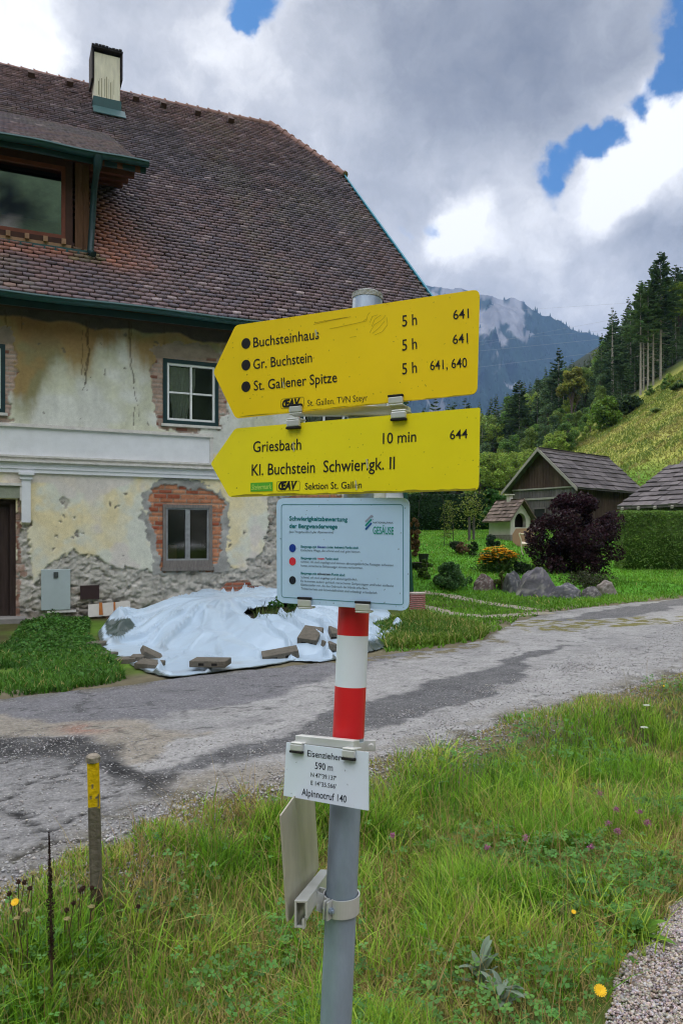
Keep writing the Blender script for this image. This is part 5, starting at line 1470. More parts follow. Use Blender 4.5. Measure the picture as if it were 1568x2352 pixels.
sDr = B(); a0, a1 = sD.ab(*R4(395, 262)), sD.ab(*R4(1035, 330))
p = sD.w(*a0, -.030); sDr.box(p, sD.w(*a1, -.030) - p, sD.u * .016, sD.n * .022); sDr.build("mounting_rail", M_alu, post, bevel=.0015)
m = on_pole(1712); b = B(); b.tube([m - axis_v * .010, m + axis_v * .010], PR * 1.09, 32)
for sx in (-1, 1): b.tube([m + np.array([sx * .045, -.018, .0]), m + np.array([sx * .045, .02, .0])], .006, 8); b.box(m + np.array([sx * .030 - (.016 if sx > 0 else 0) + (.0 if sx > 0 else -.016) + (.016 if sx > 0 else 0), -.005, -.010]), [.024, 0, 0], [0, .01, 0], [0, 0, .02])
b.build("pole_clamp", M_alu, post)

# third board seen edge-on from behind, with its rail and clamp ring
def edge_on_board():
    D_n, D_f = 1.27, 1.86
    xn0, xn1 = R4(270, 0)[0], R4(340, 0)[0]
    q = lambda x, y, d: at(*R4(x, y), d)
    pts = [q(272, 1040, 1.27), q(345, 2195, 1.27), q(388, 2160, 1.32), q(683, 1605, 1.86), q(638, 880, 1.86), q(440, 820, 1.48)]
    b = B(); n = np.cross(pts[1] - pts[0], pts[3] - pts[1]); n /= np.linalg.norm(n)
    c = np.mean(pts, 0)
    pts = [p - n * np.dot(p - c, n) for p in pts]
    b.prism(pts, n * .003 * (1 if n[0] < 0 else -1))
    bd = b.build("sign_board", M_alu_back, post); bd['label'] = "bare aluminium back of a third arrow board seen edge on"
    # rail
    a = q(415, 1965, 1.275); e = q(700, 1628, 1.80); r_ = e - a; up = np.array([0, 0, 1.0]); side = np.cross(r_, up); side /= np.linalg.norm(side)
    if side[0] < 0: side = -side
    k = B(); W_ = .022; Hh = .046
    k.box(a, r_, side * W_, up * -.004); k.box(a - up * .004, r_, side * .004, up * -(Hh - .004)); k.box(a + side * (W_ - .004) - up * .004, r_, side * .004, up * -.026); k.box(a + side * (W_ - .009) - up * .030, r_ * .06, side * .004, up * -.018)
    k.box(a + side * .004 - up * Hh, r_, side * .010, up * .004)
    k.build("mounting_rail", M_alu, post, bevel=.0008)
    m = on_pole(R4(0, 1985)[1])
    c = B(); 
    ring = [m + (PR + .003) * np.array([math.cos(t), math.sin(t), 0]) for t in np.linspace(-2.05, 2 * math.pi - 2.45, 40)]
    hh = .017
    for i in range(39):
        p0, p1 = ring[i], ring[i + 1]; o0, o1 = (p0 - m) * .08, (p1 - m) * .08
        c.hexa([p0 - axis_v * hh, p1 - axis_v * hh, p1 + o1 - axis_v * hh, p0 + o0 - axis_v * hh, p0 + axis_v * hh, p1 + axis_v * hh, p1 + o1 + axis_v * hh, p0 + o0 + axis_v * hh])
    # ears with bolt, arm to the rail
    d0 = np.array([math.cos(-2.25), math.sin(-2.25), 0]); tn = np.array([-d0[1], d0[0], 0])
    for sg in (-1, 1):
        c.box(m + d0 * (PR + .001) + tn * (sg * .004 - .002) - axis_v * hh, d0 * .016, tn * .0035, axis_v * 2 * hh)
    l0 = m + np.array([-PR - .002, -.012, 0]); arm_e = a + r_ * .33 + side * W_ - up * .025
    c.box(l0 - axis_v * hh, arm_e - l0, np.array([.0, .006, 0]), axis_v * 2 * hh)
    c.box(l0 + np.array([0, .03, 0]) - axis_v * hh, arm_e + r_ * .12 - l0 - np.array([0, .03, 0]), np.array([.0, .005, 0]), axis_v * 2 * hh)
    cl = c.build("pole_clamp", M_alu, post)
    bt = B(); bt.tube([m + d0 * (PR + .010) - tn * .012, m + d0 * (PR + .010) + tn * .014], .0035, 8); bt.tube([m + d0 * (PR + .010) + tn * .006, m + d0 * (PR + .010) + tn * .011], .0062, 6); bt.build("bolt", M_galv, cl)
edge_on_board()

# yellow topped marker post
def marker_post():
    p = hit(224, 2100); t0 = at(214, 1742, p[1] - .05)
    base = at(224, 2118, p[1]); base[2] = land1(base[0], base[1]) - .06
    t = thing("marker_post", "slim weathered wooden post with flaking yellow paint on top, in the roadside grass", "post", (base[0], base[1], base[2] + .06))
    ax = (t0 - base); L = np.linalg.norm(ax); ax /= L
    r = np.array([1, .25, 0]); r -= ax * np.dot(r, ax); r /= np.linalg.norm(r); dd = np.cross(ax, r)
    w = 27 / F * p[1] / 2
    rows = np.linspace(0, L, 150); V, C_ = [], []
    nb = 22
    for i, h in enumerate(rows):
        ww = w * (1 - .05 * h / L)
        per = []
        for k in range(nb):
            a = 2 * math.pi * k / nb
            ca, sa = math.cos(a), math.sin(a); m = max(abs(ca), abs(sa)); x, y = ca / m, sa / m
            per.append((x * (1 if abs(y) < .95 else .96), y))
        for (x, y) in per:
            j = .0012 * (vnoise(x * 8 + 3, h * 9, 5) - .5)
            V.append(base + ax * h + r * (x * (ww + j)) + dd * (y * (ww * .9 + j)))
            n_ = float(fbm(np.array([x * 2.5 + y * 3]), np.array([h * 5.]), 4, 321)[0]); n2_ = float(fbm(np.array([x * 6 + y * 5]), np.array([h * 22.]), 3, 322)[0])
            wood = np.array(S(112, 104, 92)) * (.6 + .8 * n_) if h > L * .25 else np.array(S(92, 78, 66)) * (.6 + .8 * n_)
            painted = (h > L * .73 + .12 * L * (n_ - .5)) and (n2_ > .31 - .5 * (h / L - .76)) and h < L * .985
            C_.append(S(226, 186, 22) if painted else wood)
    i = np.arange(len(rows) * nb).reshape(len(rows), nb)
    j = np.roll(i, -1, 1)
    f = np.stack([i[:-1], j[:-1], j[1:], i[1:]], -1).reshape(-1, 4)
    np_mesh("stake", np.array(V), f, material("flaking_post", attr=True, rough=.85, var=.15, nscale=30, bump=.4, bscale=60, spec=.15), t, np.array(C_), smooth=False)
    c = B(); c.tube([base + ax * (L - .012), base + ax * (L + .008), base + ax * (L + .016)], [w * 1.22, w * 1.2, w * .8], 9); c.build("post_top", material("rotten_post_top", S(140, 130, 116), .95, var=.4, nscale=40, bump=.9), t)
marker_post()
# ------------------------------------------------------------------ plants
M_leaf = material("leaf", attr=True, rough=.55, var=.12, nscale=2, translucent=.38, spec=.25)
M_needle = material("needles", attr=True, rough=.7, var=.1, nscale=2, translucent=.32, spec=.15)
M_grass = material("grass_blade", attr=True, rough=.5, var=0, translucent=.4, spec=.25)
M_bark = material("grey_bark", S(104, 92, 82), .95, var=.35, nscale=6, bump=.5, spec=.1)
M_pale_bark = material("pale_bare_bark", S(150, 144, 134), .95, var=.3, nscale=4, bump=.4, spec=.1)
def leaf_cloud(P, size, cols, up=0.0, rg=RNG, aspect=.62):
    """P (n,3) leaf centres -> vertices, quad faces, colours; random facing, slightly folded"""
    n = len(P)
    d = rg.normal(size=(n, 3)); d[:, 2] += up; d /= np.linalg.norm(d, axis=1)[:, None]
    e = np.cross(d, rg.normal(size=(n, 3))); e /= np.linalg.norm(e, axis=1)[:, None]
    g = np.cross(d, e)
    s = np.asarray(size)[:, None] if hasattr(size, '__len__') else np.full((n, 1), size)
    V = np.stack([P - e * s * .5, P - g * s * aspect * .5 + d * s * .08, P + e * s * .5, P + g * s * aspect * .5 + d * s * .08], 1)
    return V.reshape(-1, 3), np.arange(4 * n).reshape(n, 4), np.repeat(cols, 4, 0)
def tint(base, n, lo=.6, hi=1.4, hue=.12, rg=RNG):
    c = np.array(base)[None] * rg.uniform(lo, hi, (n, 1))
    c[:, 0] *= 1 + rg.uniform(-hue, hue, n); c[:, 2] *= 1 + rg.uniform(-hue, hue, n)
    return c
def blob_points(centres, radii, n, rg=RNG, shell=.55):
    k = rg.choice(len(centres), n, p=np.array(radii) ** 2 / np.sum(np.array(radii) ** 2))
    d = rg.normal(size=(n, 3)); d /= np.linalg.norm(d, axis=1)[:, None]
    r = rg.uniform(shell ** 3, 1, n) ** (1 / 3)
    return np.array(centres)[k] + d * (np.array(radii)[k] * r)[:, None], k

def broadleaf(name, label, cat, loc, h, spread, base, nleaf, lsize, nb=16, trunk_h=.3, seed=1, group=None, bark=M_bark, lo=.55, hi=1.5, crown_name="crown", yscale=1.0, low=0.15, trunk=True, rscale=1.0):
    rg = np.random.default_rng(seed)
    t = thing(name, label, cat, loc, group)
    L = np.array(loc, float)
    C_, R_ = [], []
    for i in range(nb):
        z = rg.uniform(low, .93); w = math.sin(math.pi * (min(z, .98) * .78 + .2)) ** .7
        a = rg.uniform(0, 6.28); rr = spread * w * rg.uniform(.2, .85)
        C_.append([rr * math.cos(a), rr * math.sin(a) * yscale, z * h]); R_.append(spread * rg.uniform(.22, .42) * (1.1 - .45 * z) * rscale)
    C_ = np.array(C_)
    P, k = blob_points(C_, R_, nleaf, rg)
    P[:, 2] = np.maximum(P[:, 2], .02 * h)
    btone = rg.uniform(.72, 1.28, nb)
    cols = tint(base, nleaf, lo, hi, .15, rg) * btone[k][:, None]
    V, f, c = leaf_cloud(P, lsize * rg.uniform(.6, 1.3, nleaf), cols, .3, rg)
    np_mesh(crown_name, V + L, f, M_leaf, t, c)
    if trunk:
        b = B()
        r0 = max(.02, h * .016)
        b.tube([L + [0, 0, -.3], L + [0, 0, h * .35], L + [spread * .05, 0, h * .8]], [r0 * 1.3, r0, r0 * .3], 7)
        for i in range(min(nb, 9)):
            st = L + [0, 0, h * (.12 + .05 * i)]
            b.tube([st, (st + L + C_[i]) / 2 + [0, 0, .03 * h], L + C_[i]], [r0 * .55, r0 * .35, r0 * .12], 5)
        b.build("trunk", bark, t)
    return t
def spruce(name, label, loc, h, spread, base, seed=1, bare=.05, dens=1.0, group=None, bark=M_pale_bark, per=17, wh=None, thin=1.0):
    rg = np.random.default_rng(seed)
    t = thing(name, label, "tree", loc, group); L = np.array(loc, float)
    PV, PF, PC = [], [], []
    wh = wh or max(14, int(h / .48)); nv = 0
    for i in range(wh):
        u = i / (wh - 1)
        z = h * (bare + (1 - bare) * u) * .985
        Lb = spread * ((1 - u) ** .75) * rg.uniform(.72, 1.12) + .12
        if u < .12: Lb *= .55 + 3 * u
        nb = int(rg.integers(5, 8) * dens)
        for j in range(nb):
            a = rg.uniform(0, 6.28); L2 = Lb * rg.uniform(.7, 1.15)
            dirx = np.array([math.cos(a), math.sin(a), 0]); sid = np.array([-dirx[1], dirx[0], 0])
            droop = (.42 - .55 * u) + rg.uniform(-.08, .08)
            tone = rg.uniform(.7, 1.3)
            m = per
            r = np.sort(rg.uniform(.12, 1.0, m)) * L2
            zz = z - droop * r + .22 * r * (r / L2)
            ctr = dirx[None] * r[:, None] + np.array([0, 0, 1.]) * zz[:, None]
            sgn = rg.choice([-1, 1], m)
            ln = (.28 + .5 * (1 - r / L2 * .6)) * L2 * .42 * rg.uniform(.7, 1.3, m) * thin + .10
            end = ctr + sid[None] * (sgn * ln * .8)[:, None] + dirx[None] * (ln * .55)[:, None] - np.array([0, 0, 1.]) * (ln * rg.uniform(.15, .6, m))[:, None]
            wv = np.array([0, 0, 1.]) * .05 + dirx * .10
            V = np.stack([ctr - wv * L2 ** .5 * .9, (ctr + end) / 2 - [0, 0, .10], end, (ctr + end) / 2 + wv * L2 ** .5 * 1.1], 1)
            PV.append(V.reshape(-1, 3)); PF.append(np.arange(4 * m).reshape(m, 4) + nv); nv += 4 * m
            PC.append(np.repeat(tint(base, m, .6, 1.35, .1, rg) * tone, 4, 0))
    np_mesh("crown", np.concatenate(PV) + L, np.concatenate(PF), M_needle, t, np.concatenate(PC))
    b = B(); r0 = (.012 if bare < .3 else .0085) * h + .025
    b.tube([L + [0, 0, -.6], L + [0, 0, h * .5], L + [0, 0, h * .99]], [r0, r0 * .62, r0 * .06], 8)
    if bare > .2:
        for i in range(26):
            z = h * rg.uniform(.12, bare + .2); a = rg.uniform(0, 6.28); q = np.array([math.cos(a), math.sin(a), -.25]) * rg.uniform(.5, 1.3)
            b.tube([L + [0, 0, z], L + q + [0, 0, z]], [.025, .008], 4)
    b.build("trunk", bark, t)
    return t

def blades(name, P, h, w, cols, lean=.5, rg=RNG, mat=None, parent=None, flat=False):
    """curved grass blades, three quads each"""
    n = len(P); P = np.asarray(P)
    a = rg.uniform(0, 6.28, n); d = np.stack([np.cos(a), np.sin(a), np.zeros(n)], -1)
    b_ = a + rg.uniform(.6, 2.5, n); s = np.stack([np.cos(b_), np.sin(b_), np.zeros(n)], -1)
    ln = np.abs(rg.normal(lean, lean * .5, n)) * h
    h = np.asarray(h); w = np.asarray(w)
    V = np.empty((n, 8, 3))
    for i, t in enumerate((0, .38, .75, 1.0)):
        c = P + d * (ln * t ** 2)[:, None]; c[:, 2] += h * (t - .28 * t * t * np.clip(ln / np.maximum(h, 1e-6), 0, 1.6))
        ww = (w * (1, .9, .55, .08)[i] * .5)[:, None]
        V[:, 2 * i] = c - s * ww; V[:, 2 * i + 1] = c + s * ww
    f = np.array([[0, 1, 3, 2], [2, 3, 5, 4], [4, 5, 7, 6]])
    F_ = (f[None] + 8 * np.arange(n)[:, None, None]).reshape(-1, 4)
    tone = np.array([.8, .8, 1, 1, 1.1, 1.1, 1.12, 1.12])
    cc = np.repeat(cols[:, None, :], 8, 1)
    return np_mesh(name, V.reshape(-1, 3), F_, mat or M_grass, parent, cc.reshape(-1, 3))

# roadside verge
G1, G2, G3, G4, STRAW = (np.array(S(*c)) for c in ((142, 184, 50), (112, 164, 46), (178, 200, 74), (78, 118, 44), (196, 178, 112)))
def verge_pts(n, x0, x1, y0, y1, wear=.0):
    x = RNG.uniform(x0, x1, n); y = RNG.uniform(y0, y1, n)
    sdr = sdist(x, y, ROAD) + (fbm(x * 3, y * 3, 3, 401) - .5) * .35
    sdp = sdist(x, y, PATH) + (fbm(x * 4, y * 4, 3, 402) - .5) * .3
    side = y < np.interp(x, [p[0] for p in VERGE], [p[1] for p in VERGE]) + .3
    ok = (sdr < wear) & (sdp < .0) & side & (np.abs(x) < .52 * y + .5)
    return x[ok], y[ok], -sdr[ok], -sdp[ok]
def verge():
    x, y, dr, dp = [np.concatenate(q) for q in zip(verge_pts(120000, -2.6, 3, 1.6, 4.2, .10), verge_pts(90000, -.6, 5.5, 3.8, 10, .10))]
    keep = RNG.uniform(0, 1, len(x)) < np.clip(1.25 - .09 * y, .25, 1) * (.5 + .9 * sst(.3, .55, fbm(x * 2.4, y * 2.4, 3, 403)))
    x, y, dr, dp = x[keep], y[keep], dr[keep], dp[keep]; n = len(x)
    cl = fbm(x * 1.9, y * 1.9, 4, 404); cl2 = fbm(x * 5, y * 5, 3, 405)
    tall = sst(.42, .66, cl)
    edge = sst(-.1, .5, dr) * sst(-.02, .45, dp)
    h = (.045 + .12 * tall * RNG.uniform(.5, 1.3, n) + .05 * RNG.uniform(0, 1, n)) * (.35 + .65 * edge)
    h = h * (1 + .02 * y)
    w = RNG.uniform(.0022, .0050, n) * (1 + .16 * y)
    c = G2 + (G1 - G2) * RNG.uniform(0, 1, (n, 1))
    c = c + (G3 - c) * (sst(.45, .7, cl2) * RNG.uniform(.2, 1, n))[:, None]
    c = c + (G4 - c) * ((RNG.uniform(0, 1, n) < .25) * .8)[:, None]
    dry = np.clip(sst(.54, .40, cl) * .55 + .5 * (1 - edge) + .25 * sst(.55, .7, fbm(x * 1.2, y * 1.2, 3, 406)), 0, .8)
    c = c + (STRAW * RNG.uniform(.5, 1.15, (n, 1)) - c) * (RNG.uniform(0, 1, n) < dry)[:, None]
    c = c * RNG.uniform(.7, 1.25, (n, 1))
    z = land(x, y)
    kind(blades("verge_grass", np.c_[x, y, z - .01], h, w, c, .55), 'stuff', "tall rough roadside grass around the signpost", "grass")
    # long fresh tufts
    tx, ty, _, _ = verge_pts(200, -2.2, 3.2, 2.0, 5.2, -.15)
    k = np.repeat(np.arange(len(tx)), 38); m = len(k)
    px_, py_ = tx[k] + RNG.normal(0, .05, m), ty[k] + RNG.normal(0, .05, m)
    tone = RNG.uniform(0, 1, len(tx))[k][:, None]
    c = (G2 * .95 + (G3 - G2) * tone) * RNG.uniform(.75, 1.3, (m, 1)); c = c + (STRAW - c) * ((RNG.uniform(0, 1, m) < .12) * .7)[:, None]
    kind(blades("grass_tuft", np.c_[px_, py_, land(px_, py_) - .01], RNG.uniform(.11, .26, m), RNG.uniform(.003, .0065, m) * (1 + .06 * py_), c, .7), 'stuff', "long fresh grass tufts standing out of the verge", "grass")
    # clover and broad low leaves
    x, y, dr, dp = [np.concatenate(q) for q in zip(verge_pts(21000, -2.4, 3, 1.8, 4.5, -.1), verge_pts(15000, .2, 5, 3.2, 8, -.1))]
    kp = RNG.uniform(0, 1, len(x)) < sst(.45, .62, fbm(x * 1.6, y * 1.6, 3, 407)) * .8 + .04
    x, y = x[kp], y[kp]; n = len(x)
    z0 = land(x, y) + RNG.uniform(.03, .15, n); V, cc = [], []
    rot = RNG.uniform(0, 6.28, n); tl = RNG.uniform(-.5, .5, (n, 2)); sz = RNG.uniform(.010, .019, n) * (1 + .07 * y); col = tint(S(92, 138, 62), n, .6, 1.35, .12)
    for k in range(3):
        a = rot + k * 2.094; d = np.stack([np.cos(a), np.sin(a), tl[:, 0] * np.cos(a) + tl[:, 1] * np.sin(a)], -1); e = np.stack([-np.sin(a), np.cos(a), -tl[:, 0] * np.sin(a) + tl[:, 1] * np.cos(a)], -1)
        P = np.c_[x, y, z0]; q = sz[:, None]
        V.append(np.stack([P, P + d * q * .6 + e * q * .45, P + d * q, P + d * q * .6 - e * q * .45], 1)); cc.append(np.repeat(col[:, None], 4, 1))
    V = np.concatenate(V).reshape(-1, 3); c = np.concatenate(cc).reshape(-1, 3); f = np.arange(len(V)).reshape(-1, 4)
    kind(np_mesh("clover_leaves", V, f, M_leaf, None, c), 'stuff', "low clover and herb leaves among the verge grass", "ground cover")
verge()
def dead_stalks():
    x, y, dr, dp = [np.concatenate(q) for q in zip(verge_pts(2600, -2.3, 2.6, 1.9, 4.4, -.1), verge_pts(900, .2, 5, 3.4, 8, -.1))]
    n = len(x); P = np.c_[x, y, land(x, y) - .01]
    kind(blades("dry_stalks", P, RNG.uniform(.18, .42, n), RNG.uniform(.0014, .0028, n) * (1 + .12 * y), tint(S(176, 152, 98), n, .55, 1.25), .45), 'stuff', "dead straw stalks standing and lying in the verge", "grass")
    x, y, dr, dp = verge_pts(9000, -2.3, 3.2, 1.9, 4.8, -.05)
    kp = sst(.5, .62, fbm(x * 1.7 + 5, y * 1.7, 3, 408)) > RNG.uniform(0, 1, len(x)); x, y = x[kp], y[kp]; n = len(x)
    kind(blades("dead_thatch", np.c_[x, y, land(x, y) + .015], RNG.uniform(.02, .05, n), RNG.uniform(.002, .0036, n) * (1 + .1 * y), tint(S(136, 110, 70), n, .45, 1.3), 3.2), 'stuff', "matted brown dead grass lying in the verge", "grass")
dead_stalks()
def grass_area(name, label, poly, n, h, w, c0, c1, lean=.5, straw=.08, keepout=True, dens=None, zfun=land):
    q = scatter(poly, n); x, y = q[:, 0], q[:, 1]
    ok = np.ones(n, bool)
    if keepout: ok = sdist(x, y, ROAD) + (fbm(x * 3, y * 3, 3, 411) - .5) * .4 < .08
    if dens is not None: ok &= RNG.uniform(0, 1, n) < dens(x, y)
    x, y = x[ok], y[ok]; m = len(x)
    t = fbm(x * 1.3, y * 1.3, 4, 412)
    c = np.array(c0) + (np.array(c1) - np.array(c0)) * (sst(.35, .65, t) * .7 + .3 * RNG.uniform(0, 1, m))[:, None]
    c = c * RNG.uniform(.7, 1.3, (m, 1)); c = c + (STRAW - c) * ((RNG.uniform(0, 1, m) < straw) * .8)[:, None]
    hh = h * RNG.uniform(.5, 1.4, m) * (.7 + .6 * t); ww = w * RNG.uniform(.6, 1.4, m)
    return kind(blades(name, np.c_[x, y, zfun(x, y) - .01], hh, ww, c, lean), 'stuff', label, "grass")
g2 = lambda *ps: [tuple(hit(x, y)[:2]) for x, y in ps]
LAWN = g2((880, 1500), (1000, 1490), (1110, 1468), (1175, 1436), (1260, 1410), (1400, 1392), (1568, 1376), (1700, 1362), (1700, 1285), (1440, 1290)) + [(13, 38), (4, 38), (1.8, 26), (1.55, 17.3)]
def track(x, y):       # two gravel wheel tracks stay nearly bare
    a = pdist(x, y, g2((975, 1362), (1030, 1368), (1110, 1384), (1230, 1402))); b_ = pdist(x, y, g2((960, 1390), (1040, 1410), (1120, 1416), (1260, 1408)))
    return np.where(np.minimum(a, b_) < .24, .3, 1.0)
grass_area("lawn_grass", "short garden lawn between the house corner and the hedges", LAWN, 70000, .075, .028, S(92, 138, 40), S(118, 162, 52), .5, .02, dens=lambda x, y: track(x, y) * np.clip(1.15 - y * .012, .5, 1))
def tracks():
    for pts, w in (([(968, 1361), (1030, 1368), (1110, 1384), (1230, 1402)], .20), ([(955, 1390), (1040, 1411), (1120, 1417), (1260, 1408)], .20)):
        p = np.array(g2(*pts)); t = np.linspace(0, 1, 60); xi = np.interp(t * (len(p) - 1), range(len(p)), p[:, 0]); yi = np.interp(t * (len(p) - 1), range(len(p)), p[:, 1])
        d = np.gradient(np.c_[xi, yi], axis=0); d /= np.linalg.norm(d, axis=1)[:, None]; nn = np.c_[-d[:, 1], d[:, 0]]
        offs = np.linspace(-1, 1, 7)
        X = xi[:, None] + nn[:, :1] * offs * w * (1 + .3 * (vnoise(t * 20, t * 0, 5)[:, None] - .5)); Y = yi[:, None] + nn[:, 1:] * offs * w
        Z = land(X, Y) + .012 - .006 * offs ** 2
        kind(np_mesh("wheel_track", np.stack([X, Y, Z], -1).reshape(-1, 3), grid_faces(7, 60), material("track_gravel", S(150, 142, 126), .95, var=.3, nscale=9, bump=.5, bscale=50, spec=.1), None, smooth=True), 'structure')
tracks()
grass_area("roadside_grass", "rough grass edge beside the tarpaulin and road", g2((850, 1440), (960, 1410), (1090, 1440), (1140, 1462), (1000, 1484), (890, 1495)), 12000, .13, .02, S(70, 112, 34), S(112, 140, 48), .6, .12)
DOORG = g2((-40, 1612), (0, 1604), (120, 1592), (230, 1578), (292, 1560), (270, 1520), (232, 1500), (205, 1468)) + [tuple(H(fac(205, 1430)[0], 0, .25)[:2]), tuple(H(fac(60, 1430)[0], 0, .55)[:2])] + g2((20, 1478), (-40, 1500))
grass_area("doorside_grass", "lush grass and weeds by the old door", DOORG, 26000, .085, .014, S(50, 90, 28), S(92, 138, 46), .6, .06, dens=lambda x, y: (.25 + .9 * sst(.3, .55, fbm(x * 2, y * 2, 3, 415))) * sst(.25, .6, np.hypot(x - gp(15, 1548)[0], (y - gp(15, 1548)[1]) * .8) + .4 * fbm(x * 3, y * 3, 2, 416)))
def weeds():
    WEEDS = g2((10, 1500), (80, 1556), (190, 1562), (275, 1545), (262, 1516), (232, 1492), (206, 1466)) + [tuple(H(fac(200, 1430)[0], 0, .22)[:2]), tuple(H(fac(50, 1430)[0], 0, .5)[:2])]
    q = scatter(WEEDS, 9000)
    q = q[RNG.uniform(0, 1, len(q)) < .3 + 1.1 * sst(.35, .6, fbm(q[:, 0] * 1.7, q[:, 1] * 1.7, 3, 417))]
    z = land(q[:, 0], q[:, 1]); hm = .27 * (.05 + 1.2 * fbm(q[:, 0] * 2.6, q[:, 1] * 2.6, 3, 416)) * sst(9.6, 12.6, q[:, 1]) * (.1 + .9 * sst(.0, .7, sdist(q[:, 0], q[:, 1], WEEDS))) + .03
    P = np.c_[q, z + hm * RNG.uniform(.2, 1, len(q)) + .03]
    V, f, c = leaf_cloud(P, RNG.uniform(.03, .075, len(q)), tint(S(74, 116, 46), len(q), .5, 1.5, .18), 1.6)
    kind(np_mesh("weed_leaves", V, f, M_leaf, None, c), 'stuff', "broad leaved weeds crowding the wall foot by the door", "weeds")
weeds()
def heap_plant():
    p = hit(655, 1400, tarp_surf, 8, 16)
    broadleaf("heap_weed", "green weed growing out of the slit in the white tarpaulin", "plant", p - [0, 0, .05], .28, .26, S(66, 110, 44), 700, .045, 7, seed=21, crown_name="foliage", trunk=False)
    q = np.array([hit(x, y, tarp_surf, 8, 16) for x, y in zip(RNG.uniform(585, 680, 260), RNG.uniform(1394, 1416, 260))])
    blades("heap_grass", q - [0, 0, .07], RNG.uniform(.06, .16, 260), RNG.uniform(.006, .014, 260), tint(S(88, 104, 50), 260), .6)
    kind(bpy.data.objects["heap_grass"], 'stuff', "dry grass in the slit of the white tarpaulin", "grass")
heap_plant()

# ------------------------------------------------------------------ garden
def hedge(name, label, pts, h, thick, base, n, lsize, seed, zbase=None):
    """clipped hedge along ground points (x, y)"""
    rg = np.random.default_rng(seed)
    p = np.array(pts); L = np.r_[0, np.cumsum(np.linalg.norm(np.diff(p, axis=0), axis=1))]
    c0 = np.array([*p.mean(0), 0]); t = thing(name, label, "hedge", (p[0][0], p[0][1], land1(*p[0])))
    def place(s, off):
        x = np.interp(s, L, p[:, 0]); y = np.interp(s, L, p[:, 1])
        k = np.clip(np.searchsorted(L, s, side='right') - 1, 0, len(p) - 2)
        d = (p[k + 1] - p[k]); d = d / np.linalg.norm(d, axis=1)[:, None]
        return x - d[:, 1] * off, y + d[:, 0] * off
    s = rg.uniform(0, L[-1], n); face = rg.uniform(0, 1, n)
    off = np.where(face < .42, -thick / 2, np.where(face < .62, thick / 2, rg.uniform(-.5, .5, n) * thick)); z = np.where(face < .62, rg.uniform(0, 1, n) ** .9 * h, h)
    ends = face > .94; s = np.where(ends, np.where(rg.uniform(0, 1, n) < .5, 0, L[-1]), s); z = np.where(ends, rg.uniform(0, h, n), z)
    lump = (fbm(s * 2.2, z * 1.3, 4, 421 + seed) - .5) * .22
    off = off * (1 + lump * (.5 if thick > 1 else .9)) - rg.uniform(0, .08, n) * np.sign(off); z = z * (1 + lump * .12) - rg.uniform(0, .06, n)
    x, y = place(s, off)
    P = np.c_[x, y, land(x, y) + np.maximum(z, .03)]
    tone = .75 + .5 * fbm(s * 2.2, z * .5, 3, 431 + seed)
    V, f, c = leaf_cloud(P, lsize * rg.uniform(.6, 1.35, n), tint(base, n, .55, 1.4, .12, rg) * tone[:, None], .1, rg, .5)
    np_mesh("foliage", V, f, M_leaf, t, c)
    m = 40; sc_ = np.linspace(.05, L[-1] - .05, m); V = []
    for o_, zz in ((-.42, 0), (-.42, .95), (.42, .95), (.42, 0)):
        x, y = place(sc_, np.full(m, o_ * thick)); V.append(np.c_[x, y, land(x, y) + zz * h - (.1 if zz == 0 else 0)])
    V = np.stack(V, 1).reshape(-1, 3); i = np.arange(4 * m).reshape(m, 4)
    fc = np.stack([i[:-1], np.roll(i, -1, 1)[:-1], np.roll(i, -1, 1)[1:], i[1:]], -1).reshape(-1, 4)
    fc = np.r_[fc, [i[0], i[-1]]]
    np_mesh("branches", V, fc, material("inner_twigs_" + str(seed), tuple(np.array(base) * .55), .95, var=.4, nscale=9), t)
    return t
hp0, hp1 = hit(1445, 1303), np.array([19, 27.5, 0])
hedge("clipped_hedge", "long clipped green hedge to the right of the dark red bush", [(9.4, 26.2), (12.0, 25.9), (16, 26.4), (20, 27)], 1.95, 1.1, S(108, 138, 62), 34000, .085, 1)
hedge("garden_hedge", "dark clipped hedge at the back of the lawn beside the house", [(2.6, 36.5), (5.2, 37.2), (7.4, 38)], 1.75, .9, S(36, 66, 30), 9000, .10, 2)
def red_bush():
    p = hit(1325, 1322)
    D = p[1]; R = (1440 - 1215) / 2 / F * D; Hh = (1322 - 1138) / F * D
    L = p + np.array([.12, R * .5, 0])
    broadleaf("purple_bush", "large round dark purple leaved bush above the boulders", "bush", L, Hh * 1.05, R * 1.13, S(54, 32, 40), 21000, .085, 90, seed=31, lo=.35, hi=1.6, low=.06, rscale=.62)
red_bush()
